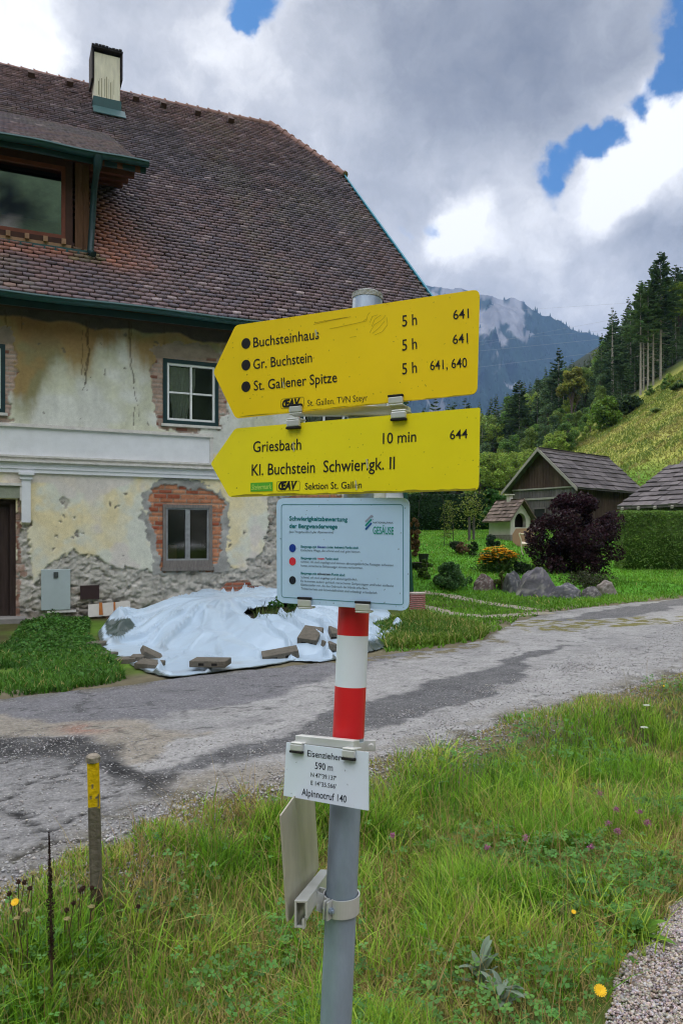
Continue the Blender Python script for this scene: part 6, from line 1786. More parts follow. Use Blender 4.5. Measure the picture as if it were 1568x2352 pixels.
def rock_mesh(name, label, x0, y0, x1, y1, base, seed, depth=.8, group="boulders edging the garden bed"):
    p = hit((x0 + x1) / 2, y1); D = p[1]
    w, h = (x1 - x0) / F * D, (y1 - y0) / F * D
    t = thing("boulder", label, "boulder", p, group)
    n, m = 44, 26
    th = np.linspace(0, 2 * np.pi, n, endpoint=False); ph = np.linspace(-.5, np.pi / 2, m)
    T, Pp = np.meshgrid(th, ph)
    d = np.stack([np.cos(T) * np.cos(Pp), np.sin(T) * np.cos(Pp), np.sin(Pp)], -1)
    # faceted: cut by a few random planes
    rg = np.random.default_rng(seed); r = np.full(T.shape, 1.06)
    for _ in range(30):
        q = rg.normal(size=3); q[2] = abs(q[2]) * .8; q /= np.linalg.norm(q); dist = rg.uniform(.66, .97)
        dot = d @ q; r = np.where(dot > .05, np.minimum(r, dist / np.maximum(dot, .05)), r)
    r = r * (1 + .22 * (fbm(d[..., 0] * 2 + d[..., 2] * 3, d[..., 1] * 2 + d[..., 2] * 2 + 7, 6, seed, .6) - .5))
    V = d * r[..., None] * [w / 2, w * depth / 2, h] * [1.24, 1.1, 1.16] + p + np.array([0, w * depth * .3, -.03])
    i = np.arange(n * m).reshape(m, n); j = np.roll(i, -1, 1)
    f = np.stack([i[:-1], j[:-1], j[1:], i[1:]], -1).reshape(-1, 4)
    c = np.array(base) * .8 * (.4 + 1.2 * fbm(d[..., 0] * 4 + d[..., 2] * 3, d[..., 1] * 4 + d[..., 2] * 6, 5, seed + 5))[..., None]
    li = sst(.6, .68, fbm(d[..., 0] * 6 + 3, d[..., 2] * 7 + d[..., 1] * 3, 4, seed + 9)); c = c + (np.array(S(176, 170, 166)) - c) * (li * .5)[..., None]
    np_mesh("stone", V.reshape(-1, 3), f, material("boulder_stone_%d" % seed, attr=True, rough=.92, var=.22, nscale=7, bump=1.0, bscale=9, spec=.15), t, c.reshape(-1, 3), smooth=False)
for a in (("squat brownish boulder at the left end of the row, beside the dark shrub", 1086, 1314, 1140, 1356, S(116, 100, 96), 11), ("upright mossy grey boulder second in the row from the dark shrub", 1156, 1310, 1202, 1362, S(104, 104, 108), 12),
          ("largest grey boulder in the middle of the row", 1192, 1303, 1284, 1371, S(122, 118, 126), 13), ("low grey boulder below the purple bush", 1268, 1335, 1340, 1374, S(112, 110, 116), 14),
          ("small flat boulder near the right end of the row", 1334, 1346, 1384, 1373, S(118, 112, 114), 15), ("pale pointed boulder at the right end of the row", 1372, 1328, 1422, 1366, S(142, 132, 126), 16)): rock_mesh("boulder", *a)
def px_bush(name, label, cat, x0, y0, x1, y1, base, n, ls, seed, back=.3, nb=18, **k):
    p = hit((x0 + x1) / 2, y1); D = p[1]; R = (x1 - x0) / 2 / F * D; h = (y1 - y0) / F * D
    return broadleaf(name, label, cat, p + np.array([0, R * back, 0]), h, R, base, n, ls, nb, seed=seed, crown_name="foliage", **k)
px_bush("low_shrub", "low dark green shrub spilling over beside the boulders", "shrub", 985, 1294, 1088, 1352, S(86, 120, 72), 6500, .06, 41, low=.0, nb=46, rscale=.62)
px_bush("bed_shrub", "small dark shrub between the orange flowers and the largest boulder", "shrub", 1176, 1290, 1230, 1318, S(44, 64, 36), 1600, .055, 42, low=.05)
px_bush("bed_shrub", "mossy green cushion plant between two boulders", "shrub", 1136, 1312, 1170, 1356, S(92, 104, 44), 1300, .05, 43, low=.05)
px_bush("round_shrub", "grey green rounded shrub left of the stone oven", "shrub", 1110, 1229, 1148, 1256, S(62, 82, 62), 1500, .07, 44, low=.1)
px_bush("bed_shrub", "dark shrub on the garden bed left of the orange flowers", "shrub", 1030, 1238, 1064, 1272, S(60, 78, 50), 1300, .06, 45, low=.1)
px_bush("bed_shrub", "dark green cushion just left of the orange flowers", "shrub", 1070, 1244, 1102, 1276, S(58, 84, 44), 1400, .06, 46, low=.1)
px_bush("dry_plant", "straw brown dead plant on the garden bed", "plant", 1044, 1246, 1078, 1275, S(128, 104, 78), 900, .06, 47, low=.05)
px_bush("ground_plant", "dark low growth on the bank right of the boulders under the purple bush", "plant", 1290, 1318, 1420, 1350, S(64, 70, 44), 2600, .06, 48, low=.0, nb=26)
px_bush("tall_bush", "tall green bush growing between the back hedge and the wooden shed", "bush", 1098, 1112, 1178, 1226, S(66, 104, 48), 5200, .13, 49)
px_bush("dry_clipped_bush", "brown clipped bush half hidden behind the blue board", "bush", 936, 1180, 972, 1280, S(126, 98, 66), 4200, .05, 50, low=.06, nb=30, lo=.6, hi=1.3)
px_bush("potted_plant", "green plant sprawling beside pots at the house corner", "plant", 960, 1284, 1000, 1330, S(84, 110, 48), 1500, .05, 51, low=.0)
def orange_flowers():
    p = hit(1150, 1318); p = np.array([p[0], p[1] + .4, land1(p[0], p[1] + .4)]); D = p[1]
    t = thing("orange_coneflowers", "clump of bright orange yellow flowers above the boulders", "flowers", p)
    R = (1194 - 1104) / 2 / F * D; top = CAMZ + (HY - 1247) / F * D - p[2]
    b = B(); n = 190; heads = []
    for i in range(n):
        a = RNG.uniform(0, 6.28); r = R * math.sqrt(RNG.uniform(0, 1)); h = top * (1 - .38 * (r / R) ** 2) * RNG.uniform(.84, 1.02) - .12 * abs(RNG.normal())
        e = p + [r * math.cos(a), r * math.sin(a) * .7, max(h, .2)]; b.tube([p + [r * .35 * math.cos(a), r * .3 * math.sin(a), 0], e], [.008, .005], 4); heads.append(e)
    b.build("stem", M_needle_green, t)
    P = p + np.c_[RNG.normal(0, R * .5, 1800), RNG.normal(0, R * .4, 1800), RNG.uniform(.02, 1, 1800) * top * .66]
    V, f, c = leaf_cloud(P, RNG.uniform(.05, .11, 1800), tint(S(74, 104, 44), 1800, .5, 1.35), .4); np_mesh("leaves", V, f, M_leaf, t, c)
    V, C_ = [], []; F_ = []
    for e in heads:
        for k in range(11):
            a = k * 6.283 / 11 + RNG.uniform(0, .3); L = RNG.uniform(.075, .11); d = np.array([math.cos(a), math.sin(a), -.18]); s = np.array([-d[1], d[0], 0]) * .024
            i = len(V); V += [e, e + d * L * .6 + s, e + d * L, e + d * L * .6 - s]; F_.append([i, i + 1, i + 2, i + 3]); C_ += [np.array(S(255, 196, 20)) * RNG.uniform(.8, 1.15)] * 4
    np_mesh("petals", np.array(V), np.array(F_), M_leaf, t, np.array(C_))
    q = B()
    for e in heads: q.tube([e, e + [0, 0, .022]], [.017, .008], 6)
    q.build("seed_cone", material("dark_flower_cone", S(84, 48, 22), .9), t)
M_needle_green = material("green_stem", S(92, 112, 56), .8, var=.15)
orange_flowers()
M_render = material("oven_whitewash", S(206, 200, 190), .9, var=.12, nscale=3, bump=.3, spec=.1)
M_shingle = material("silvered_shingle", S(98, 92, 92), .9, var=.3, nscale=5, bump=.4, bscale=20, island=.32, spec=.15)
M_silver = material("silver_grey_timber", S(104, 98, 96), .9, var=.35, nscale=3, bump=.4, stretch=(6, 6, .6), island=.25, spec=.1)
M_brownwood = material("dark_brown_timber", S(86, 70, 62), .9, var=.35, nscale=3, bump=.4, stretch=(6, 6, .6), island=.25, spec=.1)
M_barge = material("pale_barge_board", S(158, 152, 142), .85, var=.15, nscale=5, spec=.15)
def shingles(P0, e, up, width, length, rows, cols, lift=.018, rg=RNG):
    """courses of overlapping shingles as one bag of boards; P0 lower left, e along the eave, up along the slope"""
    b = B(); nrm = np.cross(e, up); nrm /= np.linalg.norm(nrm)
    if nrm[2] < 0: nrm = -nrm
    rh = length / rows
    for r in range(rows):
        x = -(r % 2) * width / cols * .5
        while x < width - .01:
            w = width / cols * rg.uniform(.75, 1.25); x0, x1 = max(x, 0), min(x + w, width)
            if x1 - x0 > .02:
                j = rg.uniform(-.03, .03) * rh; q = P0 + e * (x0 + .004) + up * (r * rh + j)
                a = e * (x1 - x0 - .008); c = up * rh * 1.25
                l0, l1 = nrm * (lift * rg.uniform(1.2, 2.4)), nrm * lift * .2
                b.hexa([q, q + a, q + a + c, q + c, q + l0, q + a + l0, q + a + c + l1, q + c + l1])
            x += w
    return b
def oven():
    c = hit(1168, 1240); c = np.array([c[0] + .15, c[1] + .5, 0]); c[2] = land1(c[0], c[1]) - .02
    D = c[1]; sc_ = D / F
    t = thing("stone_oven", "little whitewashed garden oven with a shingled gable roof", "oven", c)
    g = np.array([.534, -.845, 0]); s = np.array([-.845, -.534, 0])           # gable direction, left side wall direction
    g0, g1, w = -.60, .55, .52; hw = 46 * sc_
    P = lambda a, b_, z: c + g * a + s * b_ + Z3 * z
    base = B(); base.hexa([P(g0 - .06, -w - .06, -.2), P(g1 + .06, -w - .06, -.2), P(g1 + .06, w + .06, -.2), P(g0 - .06, w + .06, -.2), P(g0 - .06, -w - .06, .14), P(g1 + .06, -w - .06, .14), P(g1 + .06, w + .06, .14), P(g0 - .06, w + .06, .14)])
    base.build("plinth", material("plinth_stone", S(132, 124, 118), .9, var=.3, nscale=9, bump=.5), t)
    b = B(); hb_ = .78; ap = 1.45
    # side, back and front with an arched mouth
    b.poly([P(g0, w, .14), P(g1, w, .14), P(g1, w, hb_), P(g0, w, hb_)]); b.poly([P(g0, -w, .14), P(g1, -w, .14), P(g1, -w, hb_), P(g0, -w, hb_)])
    b.poly([P(g0, -w, .14), P(g0, w, .14), P(g0, w, hb_), P(g0, 0, ap - .1), P(g0, -w, hb_)])
    b.poly([P(g1, w, .14), P(g1, -w, .14), P(g1, -w, .42), P(g1, w, .42)])
    arc = [(.30 * math.cos(a), .62 + .34 * math.sin(a)) for a in np.linspace(0, math.pi, 13)]
    mouth = [(.30, .42)] + arc + [(-.30, .42)]
    outer = [(w, .42), (w, hb_)] + [(w * .66, .98), (w * .4, 1.15), (.0, ap - .12), (-w * .4, 1.15), (-w * .66, .98)] + [(-w, hb_), (-w, .42)]
    oi = np.interp(np.linspace(0, 1, 15), np.linspace(0, 1, len(outer)), range(len(outer)))
    op = [tuple(np.array(outer[int(k)]) * (1 - k % 1) + np.array(outer[min(int(k) + 1, len(outer) - 1)]) * (k % 1)) for k in oi]
    for i in range(14):
        b.poly([P(g1, *op[i]), P(g1, *op[i + 1]), P(g1, *mouth[i + 1]), P(g1, *mouth[i])]); b.poly([P(g1, *mouth[i]), P(g1, *mouth[i + 1]), P(g1 - .16, *mouth[i + 1]), P(g1 - .16, *mouth[i])])
    b.build("oven_wall", M_render, t)
    k = B(); k.poly([P(g1 - .3, -.4, .4), P(g1 - .3, .4, .4), P(g1 - .3, .4, 1.05), P(g1 - .3, -.4, 1.05)]); k.poly([P(g1 - .3, -.35, .42), P(g1, -.35, .42), P(g1, .35, .42), P(g1 - .3, .35, .42)]); k.build("oven_mouth", material("sooty_brick", S(40, 34, 32), .95, var=.3), t)
    ro = B()
    for sg in (1, -1):
        e0 = P(g0 - .14, sg * (w + .22), hb_ - .14); up = (P(0, 0, ap + .02) - P(0, sg * (w + .22), hb_ - .14)); L = np.linalg.norm(up); up /= L
        q = shingles(e0, g, up, (g1 - g0) + .34, L, 6, 9, .02); i = len(ro.v); ro.v += q.v; ro.c += q.c; ro.f += [tuple(i + k_ for k_ in f) for f in q.f]
        ro.prism([e0, e0 + g * (g1 - g0 + .34), e0 + g * (g1 - g0 + .34) + up * L, e0 + up * L], -Z3 * .035)
    r = ro.build("roof", material("brown_grey_shingle", S(112, 98, 90), .9, var=.25, nscale=6, island=.35, bump=.3, spec=.15), t)
    ch = B(); ch.cbox(P(-.02, .0, ap + .05), (.17, .17, .34), .6); ch.cbox(P(-.02, 0, ap + .235), (.27, .27, .035), .6); ch.build("chimney", M_render, r)
oven()
def garden_furniture():
    p = hit(1202, 1258); D = p[1]; k = D / F
    t = thing("brown_panel", "tan brown panel with cut corners standing by the oven", "panel", p + [0, .25, 0])
    q = lambda x, y, dd=.25: at(x, y, D + dd)
    b = B(); b.prism([q(1177, 1245), q(1176, 1228), q(1184, 1214), q(1222, 1213), q(1226, 1222), q(1222, 1256), q(1190, 1256)], [0, .03, 0]); b.build("panel", material("tan_board", S(176, 138, 112), .7, var=.08), t)
    b = B(); b.tube([q(1196, 1250, .27), np.r_[q(1196, 1250, .27)[:2], p[2]]], .02, 6); b.tube([q(1216, 1250, .27), np.r_[q(1216, 1250, .27)[:2], p[2]]], .02, 6); b.build("leg", M_barge, t)
    p = hit(1214, 1277); D = p[1]
    t = thing("garden_chair", "cream tubular garden chair frame in front of the tan panel", "chair", p)
    q = lambda x, y, dd=0.0: at(x, y, D + dd)
    b = B(); r = .020
    b.tube([q(1202, 1278), q(1197, 1266), q(1196, 1240), q(1191, 1226), q(1194, 1224)], r, 8); b.tube([q(1196, 1249), q(1212, 1250), q(1225, 1250, .1)], r, 8); b.tube([q(1232, 1276, .1), q(1226, 1266, .1), q(1225, 1250, .1), q(1225, 1230, .1)], r, 8)
    b.tube([q(1202, 1278), q(1214, 1277, .5), ], r * .7, 6); b.tube([q(1191, 1226), q(1225, 1228, .1)], r, 8)
    b.build("chair_frame", material("cream_tube", S(222, 206, 184), .5, var=.05, spec=.4), t, smooth=True)
    b = B(); b.poly([q(1197, 1249), q(1224, 1250, .1), q(1226, 1246, .5), q(1200, 1245, .45)]); b.prism([q(1198, 1244, .45), q(1226, 1246, .5), q(1226, 1249, .12), q(1197, 1248, .02)], Z3 * -.012); b.build("chair_seat", material("cream_slats", S(206, 190, 168), .7), t)
    # pots beside the house corner
    for x, y, w, h, lb, c in ((972, 1294, 24, 20, "dark round flower pot beside the brown clipped bush", S(52, 56, 54)), (962, 1308, 40, 14, "low black planter tray below the flower pot at the house corner", S(40, 42, 44))):
        p = hit(x, y); D = p[1]; w_, h_ = w / F * D, h / F * D
        t = thing("flower_pot", lb, "flower pot", p); b = B(); b.tube([p, p + Z3 * h_, p + Z3 * (h_ + .02)], [w_ * .38, w_ * .5, w_ * .54], 16); b.build("pot", material("pot_clay", c, .6, var=.15), t, smooth=True)
        b = B(); b.tube([p + Z3 * (h_ + .021), p + Z3 * (h_ + .03)], [w_ * .47, w_ * .46], 14); b.build("soil", material("potting_soil", S(50, 40, 30), .95), t)
    # rose arch and vine posts
    p = hit(1028, 1256); D = p[1]; q = lambda x, y, dd=0.0: at(x, y, D + dd)
    t = thing("rose_arch", "thin metal garden arch with a sparse climbing rose", "arch", p)
    b = B()
    for dd in (0, .5):
        b.tube([np.r_[q(1020, 1260, dd)[:2], p[2]], q(1020, 1160, dd), q(1014, 1140, dd), q(998, 1128, dd), q(975, 1132, dd), q(962, 1150, dd), np.r_[q(958, 1250, dd)[:2], p[2]]], .012, 6)
        b.tube([np.r_[q(1040, 1260, dd)[:2], p[2]], q(1040, 1190, dd)], .012, 6)
    for y in (1250, 1225, 1200): b.tube([q(1020, y), q(1040, y)], .008, 5)
    b.build("arch_frame", material("dark_arch_metal", S(58, 54, 48), .7), t)
    P = np.array([at(x, y, D + d_) for x, y, d_ in zip(RNG.normal(1031, 9, 420), RNG.uniform(1150, 1236, 420), RNG.uniform(-.1, .5, 420))])
    V, f, c = leaf_cloud(P, RNG.uniform(.05, .10, 420), tint(S(112, 122, 58), 420, .6, 1.3), .3); np_mesh("rose_leaves", V, f, M_leaf, t, c)
    p = hit(1080, 1242)
    for i, (x, lb) in enumerate(((1077, "left one of two grey vine posts at the back of the lawn"), (1087, "right one of two grey vine posts at the back of the lawn"))):
        D = p[1]; e = at(x, 1190, D + .2 * i); o = np.array([e[0], e[1], land1(e[0], e[1])])
        t = thing("vine_post", lb, "post", o, "vine posts on the lawn")
        b = B(); b.tube([o - Z3 * .1, e, e + Z3 * .03], [.055, .05, .03], 7); b.build("stake", M_silver, t)
        P = e + np.c_[RNG.normal(0, .22, 260), RNG.normal(0, .2, 260), RNG.normal(.38, .32, 260)]
        V, f, c = leaf_cloud(P, RNG.uniform(.06, .12, 260), tint(S(120, 132, 60), 260, .6, 1.35), .3); np_mesh("vine_leaves", V, f, M_leaf, t, c)
    p = hit(980, 1146)
    t = thing("white_stone", "small white stone standing on the far lawn above the hedge", "stone", p); b = B(); D = p[1]; r = 4 / F * D
    b.tube([p, p + Z3 * r * 1.6, p + Z3 * r * 2.6, p + Z3 * r * 3.2], [r * .8, r, r * .7, r * .3], 9); b.build("stone", M_render, t, smooth=True)
garden_furniture()

# wooden sheds
RD = np.array([.76, .65, 0]); RD /= np.linalg.norm(RD); LD = np.array([-RD[1], RD[0], 0])
def shed(name, label, E, L, w, z_e, z_a, zg, wall_in=.35, over=.45, rows=8, cols=11, win=True):
    """E: right eave front corner, RD along the ridge, LD across the gable"""
    t = thing(name, label, "shed", (*((E + LD * w / 2 + RD * L / 2)[:2]), zg))
    P = lambda a, b_, z: np.array([*(E + RD * a + LD * b_)[:2], z])
    ro = B()
    for b0, sg in ((0, 1), (w, -1)):
        e0 = P(0, b0, z_e); top = P(0, w / 2, z_a); up = top - e0; Ls = np.linalg.norm(up); up /= Ls
        q = shingles(e0, RD, up, L, Ls, rows, cols, .03); i = len(ro.v); ro.v += q.v; ro.c += q.c; ro.f += [tuple(i + k for k in f) for f in q.f]
        ro.prism([e0, e0 + RD * L, e0 + RD * L + up * Ls, e0 + up * Ls], -Z3 * .05)
    r = ro.build("roof", M_shingle, t)
    rc = B(); rc.prism([P(-.03, w / 2 - .14, z_a - .07), P(-.03, w / 2, z_a + .06), P(-.03, w / 2 + .14, z_a - .07)], RD * (L + .06)); rc.build("ridge_board", material("mossy_ridge", S(78, 72, 68), .95, var=.3), r)
    bb = B()
    for b0 in (0, w):
        e0 = P(-.045, b0, z_e - .16); tp = P(-.045, w / 2, z_a - .13)
        bb.prism([e0, e0 + Z3 * .17, tp + Z3 * .17, tp], RD * .045)
    bb.build("barge_board", M_barge, t)
    # walls: vertical boards, gable brown above a rail, silver below
    fr, gl, sd_ = B(), B(), B()
    n = 22; i0, i1 = wall_in, w - wall_in; zr = z_e + .08
    for i in range(n):
        a, c = i0 + (i1 - i0) * i / n, i0 + (i1 - i0) * (i + 1) / n
        o = over + RNG.uniform(0, .02)
        zt = lambda q: z_e + (z_a - z_e) * (1 - abs(q - w / 2) / (w / 2)) - .05
        gl.hexa([P(o - .03, a, zr), P(o - .03, c - .01, zr), P(o + .05, c - .01, zr), P(o + .05, a, zr), P(o - .03, a, zt(a)), P(o - .03, c - .01, zt(c)), P(o + .05, c - .01, zt(c)), P(o + .05, a, zt(a))])
        fr.hexa([P(o, a, zg - .3), P(o, c - .01, zg - .3), P(o + .05, c - .01, zg - .3), P(o + .05, a, zg - .3), P(o, a, zr), P(o, c - .01, zr), P(o + .05, c - .01, zr), P(o + .05, a, zr)])
    m = int((L - 2 * over) / .2)
    for b0 in (i0, i1):
        sd_ = B()
        for i in range(m):
            a, c = over + (L - 2 * over) * i / m, over + (L - 2 * over) * (i + 1) / m; o = b0 + RNG.uniform(-.02, .0) * (1 if b0 == i0 else -1)
            sd_.hexa([P(a, o, zg - .3), P(c - .01, o, zg - .3), P(c - .01, o + .05, zg - .3), P(a, o + .05, zg - .3), P(a, o, z_e + .2), P(c - .01, o, z_e + .2), P(c - .01, o + .05, z_e + .2), P(a, o + .05, z_e + .2)])
        sd_.build("side_wall", M_brownwood, t)
    fr.build("front_wall", M_silver, t); gl.build("gable", M_brownwood, t)
    bk = B(); bk.poly([P(L - over, i0, zg - .3), P(L - over, i1, zg - .3), P(L - over, i1, z_e + .1), P(L - over, w / 2, z_a - .1), P(L - over, i0, z_e + .1)]); bk.build("back_wall", M_brownwood, t)
    tr = B(); tr.hexa([P(over - .07, i0, zr - .02), P(over - .07, i1, zr - .02), P(over, i1, zr - .02), P(over, i0, zr - .02), P(over - .07, i0, zr + .05), P(over - .07, i1, zr + .05), P(over, i1, zr + .05), P(over, i0, zr + .05)])
    tr.hexa([P(over - .04, i0, zr - .52), P(over - .04, i1 - .2, zr - .52), P(over, i1 - .2, zr - .52), P(over, i0, zr - .52), P(over - .04, i0, zr - .40), P(over - .04, i1 - .2, zr - .44), P(over, i1 - .2, zr - .44), P(over, i0, zr - .40)])
    tr.build("rail", M_barge if win else M_silver, t)
    if win:
        a = w * .47
        wn = B(); wn.hexa([P(over - .05, a, zg + .2), P(over - .05, a + .62, zg + .2), P(over - .03, a + .62, zg + .2), P(over - .03, a, zg + .2), P(over - .05, a, zg + 1.12), P(over - .05, a + .62, zg + 1.12), P(over - .03, a + .62, zg + 1.12), P(over - .03, a, zg + 1.12)])
        d = wn.build("door_opening", M_dark, t)
        f = B()
        for x0, x1, z0, z1 in ((a - .07, a, zg, zg + 1.2), (a + .62, a + .69, zg, zg + 1.2), (a - .07, a + .69, zg + 1.121, zg + 1.2)):
            f.hexa([P(over - .08, x0, z0), P(over - .08, x1, z0), P(over - .01, x1, z0), P(over - .01, x0, z0), P(over - .08, x0, z1), P(over - .08, x1, z1), P(over - .01, x1, z1), P(over - .01, x0, z1)])
        f.build("door_frame", M_silver, d)
        k = B(); q = w * .72; k.hexa([P(over - .03, q, zg + .85), P(over - .03, q + .12, zg + .85), P(over - .02, q + .12, zg + .85), P(over - .02, q, zg + .85), P(over - .03, q, zg + .97), P(over - .03, q + .12, zg + .97), P(over - .02, q + .12, zg + .97), P(over - .02, q, zg + .97)]); k.build("small_hatch", M_barge, t)
    return t
shed("wooden_shed", "grey wooden shed with a shingle roof and pale barge boards behind the oven", np.array([10.9, 35.6, 0]), 6.36, 4.33, 4.02, 6.04, 2.0)
shed("small_barn", "low silvery timber barn with a mossy shingle roof at the right edge above the hedge", np.array([11.1, 31.0, 0]) - LD * 5.2, 7.5, 5.2 * 2, 0, 0, 0) if False else None
def barn():
    A = np.array([11.09, 31.0, 2.88]); e = -LD; up = RD * math.cos(math.radians(25)) + Z3 * math.sin(math.radians(25))
    t = thing("low_barn", "low silvery timber barn with a patched shingle roof at the right edge above the hedge", "barn", (A[0] + 2, A[1], 1.4))
    W_, L = 6.0, 4.6
    q = shingles(A, e, up, W_, L, 9, 15, .035); q.prism([A, A + e * W_, A + e * W_ + up * L, A + up * L], -Z3 * .06)
    dn = RD * math.cos(math.radians(25)) - Z3 * math.sin(math.radians(25)); T = A + up * L
    q.prism([T, T + e * W_, T + e * W_ + dn * L, T + dn * L], -Z3 * .06)
    q.build("roof", M_shingle, t)
    b = B(); n = 26
    for i in range(n):
        p = A + e * (.25 + (W_ - .5) * i / n) + RD * .35; b.box(np.array([p[0], p[1], .4]), e * ((W_ - .5) / n - .012), RD * .05, Z3 * (A[2] - .4 + .1 + RNG.uniform(-.02, .02)))
    for i in range(18):
        p = A + RD * (.4 + (2 * L * .9 - .8) * i / 18) + e * .3; zt = A[2] + math.tan(math.radians(25)) * min(.4 + (2 * L * .9 - .8) * i / 18, 2 * L * .9 - (.4 + (2 * L * .9 - .8) * i / 18)) - .05
        b.box(np.array([p[0], p[1], .4]), RD * ((2 * L * .9 - .8) / 18 - .012), e * .05, Z3 * (zt - .4))
    b.build("barn_wall", M_silver, t)
    r = B()
    for i in range(9): p = A + e * (.2 + i * .68) - Z3 * .12 - RD * .08; r.box(p, e * .1, RD * 1.0 + Z3 * .42, Z3 * .1)
    r.build("rafter_end", M_barge, t)
barn()
shed("wooden_hut", "dark gabled wooden hut behind the low barn, cut off by the right edge", np.array([17.95, 33.6, 0]), 5.2, 3.6, 4.85, 6.5, 2.8, rows=7, cols=9, win=False)
# ------------------------------------------------------------------ hillside wood
DKSP, SP, OLV, LGR, MGR, YEL = S(74, 98, 62), S(92, 118, 70), S(116, 138, 64), S(146, 168, 74), S(98, 130, 62), S(132, 136, 60)
def place(xpx, D): 
    X = (xpx - CX) / F * D; return np.array([X, D, land1(X, D)])
def htop(xpx, ytop, D):
    p = place(xpx, D); return CAMZ + (HY - ytop) / F * D - p[2]
PX0 = np.array([0, 0, 0.0])
protoS = [spruce("spruce", "~", (0, -400 - 30 * i, -50), 14, r, c, seed=60 + i, bare=bb, group="spruces of the hillside wood") for i, (r, c, bb) in enumerate(((3.1, DKSP, .03), (2.7, SP, .04), (3.5, S(84, 108, 68), .03)))]
protoB = [broadleaf("broadleaf_tree", "~", "tree", (40, -400 - 30 * i, -50), 10, 3.7, c, 5200, .40, 30, seed=70 + i, group="leafy trees of the hillside wood") for i, c in enumerate((OLV, MGR, LGR, S(86, 110, 70)))]
used = set()
for s, w in zip(protoS + protoB, ("dark narrow spruce", "slim spruce", "wide dark spruce", "olive leafy tree", "mid green leafy tree", "light green leafy tree", "greyish green leafy tree")): s['tone'] = w
def put(src, xpx, D, ytop, label, h0, wide=1.0, group=None):
    zone = ("beside and behind the yellow boards", "above the stone oven", "around the pointed larch", "left of the bare trunked spruces", "around the bare trunked spruces")[int(np.searchsorted([1150, 1240, 1330, 1435], xpx))]
    tone = src['tone']
    row = ("on the wood's skyline", "high in the wood", "in the middle of the wood", "low in the wood", "on the wood's lower edge")[int(np.searchsorted([-121, -109, -99, -90], -D))]
    if group: tone = tone.replace('leafy tree', 'rounded bush')
    label = tone + " " + row + ", " + zone
    p = place(xpx, D); h = htop(xpx, ytop, D)
    if h < 1.0: return
    s = h / h0
    used.add(src.name)
    copy_thing(src, p, RNG.uniform(0, 6.28), (s * wide, s * wide, s), label, group)
skyX = np.array([1080, 1102, 1145, 1192, 1225, 1257, 1282, 1300, 1319, 1362, 1380, 1402, 1420, 1433, 1445, 1464, 1492, 1516, 1535, 1547, 1568, 1640])
skyY = np.array([930, 921, 900, 856, 846, 828, 812, 820, 818, 800, 764, 712, 700, 690, 672, 645, 620, 590, 618, 612, 592, 560.])
def sky(x): return float(np.interp(x, skyX, skyY))
rg = np.random.default_rng(99)
LB_S = "dark spruce merging with its neighbours in the hillside wood"
LB_B = "leafy tree merging with its neighbours in the hillside wood"
# back row along the skyline, then rows coming down to the meadow
for x in np.arange(1085, 1660, 15):
    put(protoS[rg.integers(3)], x + rg.uniform(-6, 6), 128 + rg.uniform(-8, 14), sky(x) + abs(rg.normal(10, 16)), LB_S, 14, rg.uniform(.72, 1.0))
for x in np.arange(1085, 1650, 17):
    put(protoS[rg.integers(3)], x + rg.uniform(-7, 7), 113 + rg.uniform(-5, 6), sky(x) + 34 + abs(rg.normal(20, 24)), LB_S, 14, rg.uniform(.75, 1.05))
for x in np.arange(1400, 1640, 13):
    put(protoS[rg.integers(3)], x + rg.uniform(-5, 5), 97 + rg.uniform(-1.5, 2.5), sky(x) + 140 + abs(rg.normal(40, 50)), LB_S, 14, rg.uniform(1.0, 1.5))
for x in np.arange(1372, 1500, 11):
    put(protoS[rg.integers(3)], x + rg.uniform(-4, 4), 109 + rg.uniform(-4, 5), sky(x) + 18 + abs(rg.normal(12, 18)), LB_S, 14, rg.uniform(.95, 1.3))
for x in np.arange(1090, 1400, 15):
    put(protoB[rg.integers(4)], x + rg.uniform(-7, 7), 116 + rg.uniform(-5, 6), sky(x) + 26 + abs(rg.normal(12, 20)), LB_B, 10, rg.uniform(.9, 1.25))
for x in np.arange(1385, 1650, 20):
    put(protoS[rg.integers(3)], x + rg.uniform(-7, 7), 103 + rg.uniform(-3, 4), sky(x) + 90 + abs(rg.normal(30, 40)), LB_S, 14, rg.uniform(.8, 1.1))
for x in np.arange(1090, 1420, 21):
    src = protoB[rg.integers(4)] if rg.uniform() < .7 else protoS[1]
    put(src, x + rg.uniform(-8, 8), 103 + rg.uniform(-4, 4), sky(x) + 95 + abs(rg.normal(18, 26)), LB_B if src in protoB else LB_S, 10 if src in protoB else 14, rg.uniform(.8, 1.15))
for x in np.arange(930, 1090, 16):
    put(protoS[rg.integers(3)], x + rg.uniform(-7, 7), 122 + rg.uniform(-8, 8), 935 + rg.normal(0, 14), LB_S, 14, rg.uniform(.9, 1.2))
    put(protoB[rg.integers(4)], x + rg.uniform(-7, 7), 100 + rg.uniform(-6, 6), 1010 + rg.normal(0, 16), LB_B, 10, rg.uniform(.9, 1.2))
edge_y = lambda x: float(np.interp(x, [1100, 1220, 1330, 1467, 1568], [1110, 1095, 1035, 950, 884]))
for x in np.arange(1095, 1400, 17):
    src = protoB[rg.integers(4)]
    put(src, x + rg.uniform(-8, 8), 93 + rg.uniform(-4, 4), max(edge_y(x) - 105 - abs(rg.normal(10, 20)), sky(x) + 130), LB_B, 10, rg.uniform(.8, 1.2))
for x in np.arange(1100, 1560, 17):
    src = protoB[[0, 2, 2, 1][rg.integers(4)]]
    put(src, x + rg.uniform(-8, 8), 86 + rg.uniform(-3, 3), edge_y(x) - 44 - abs(rg.normal(4, 10)) - (14 if x < 1330 else 0), "bright green bush at the meadow edge of the hillside wood", 10, rg.uniform(1.0, 1.5), "bushes along the meadow edge")
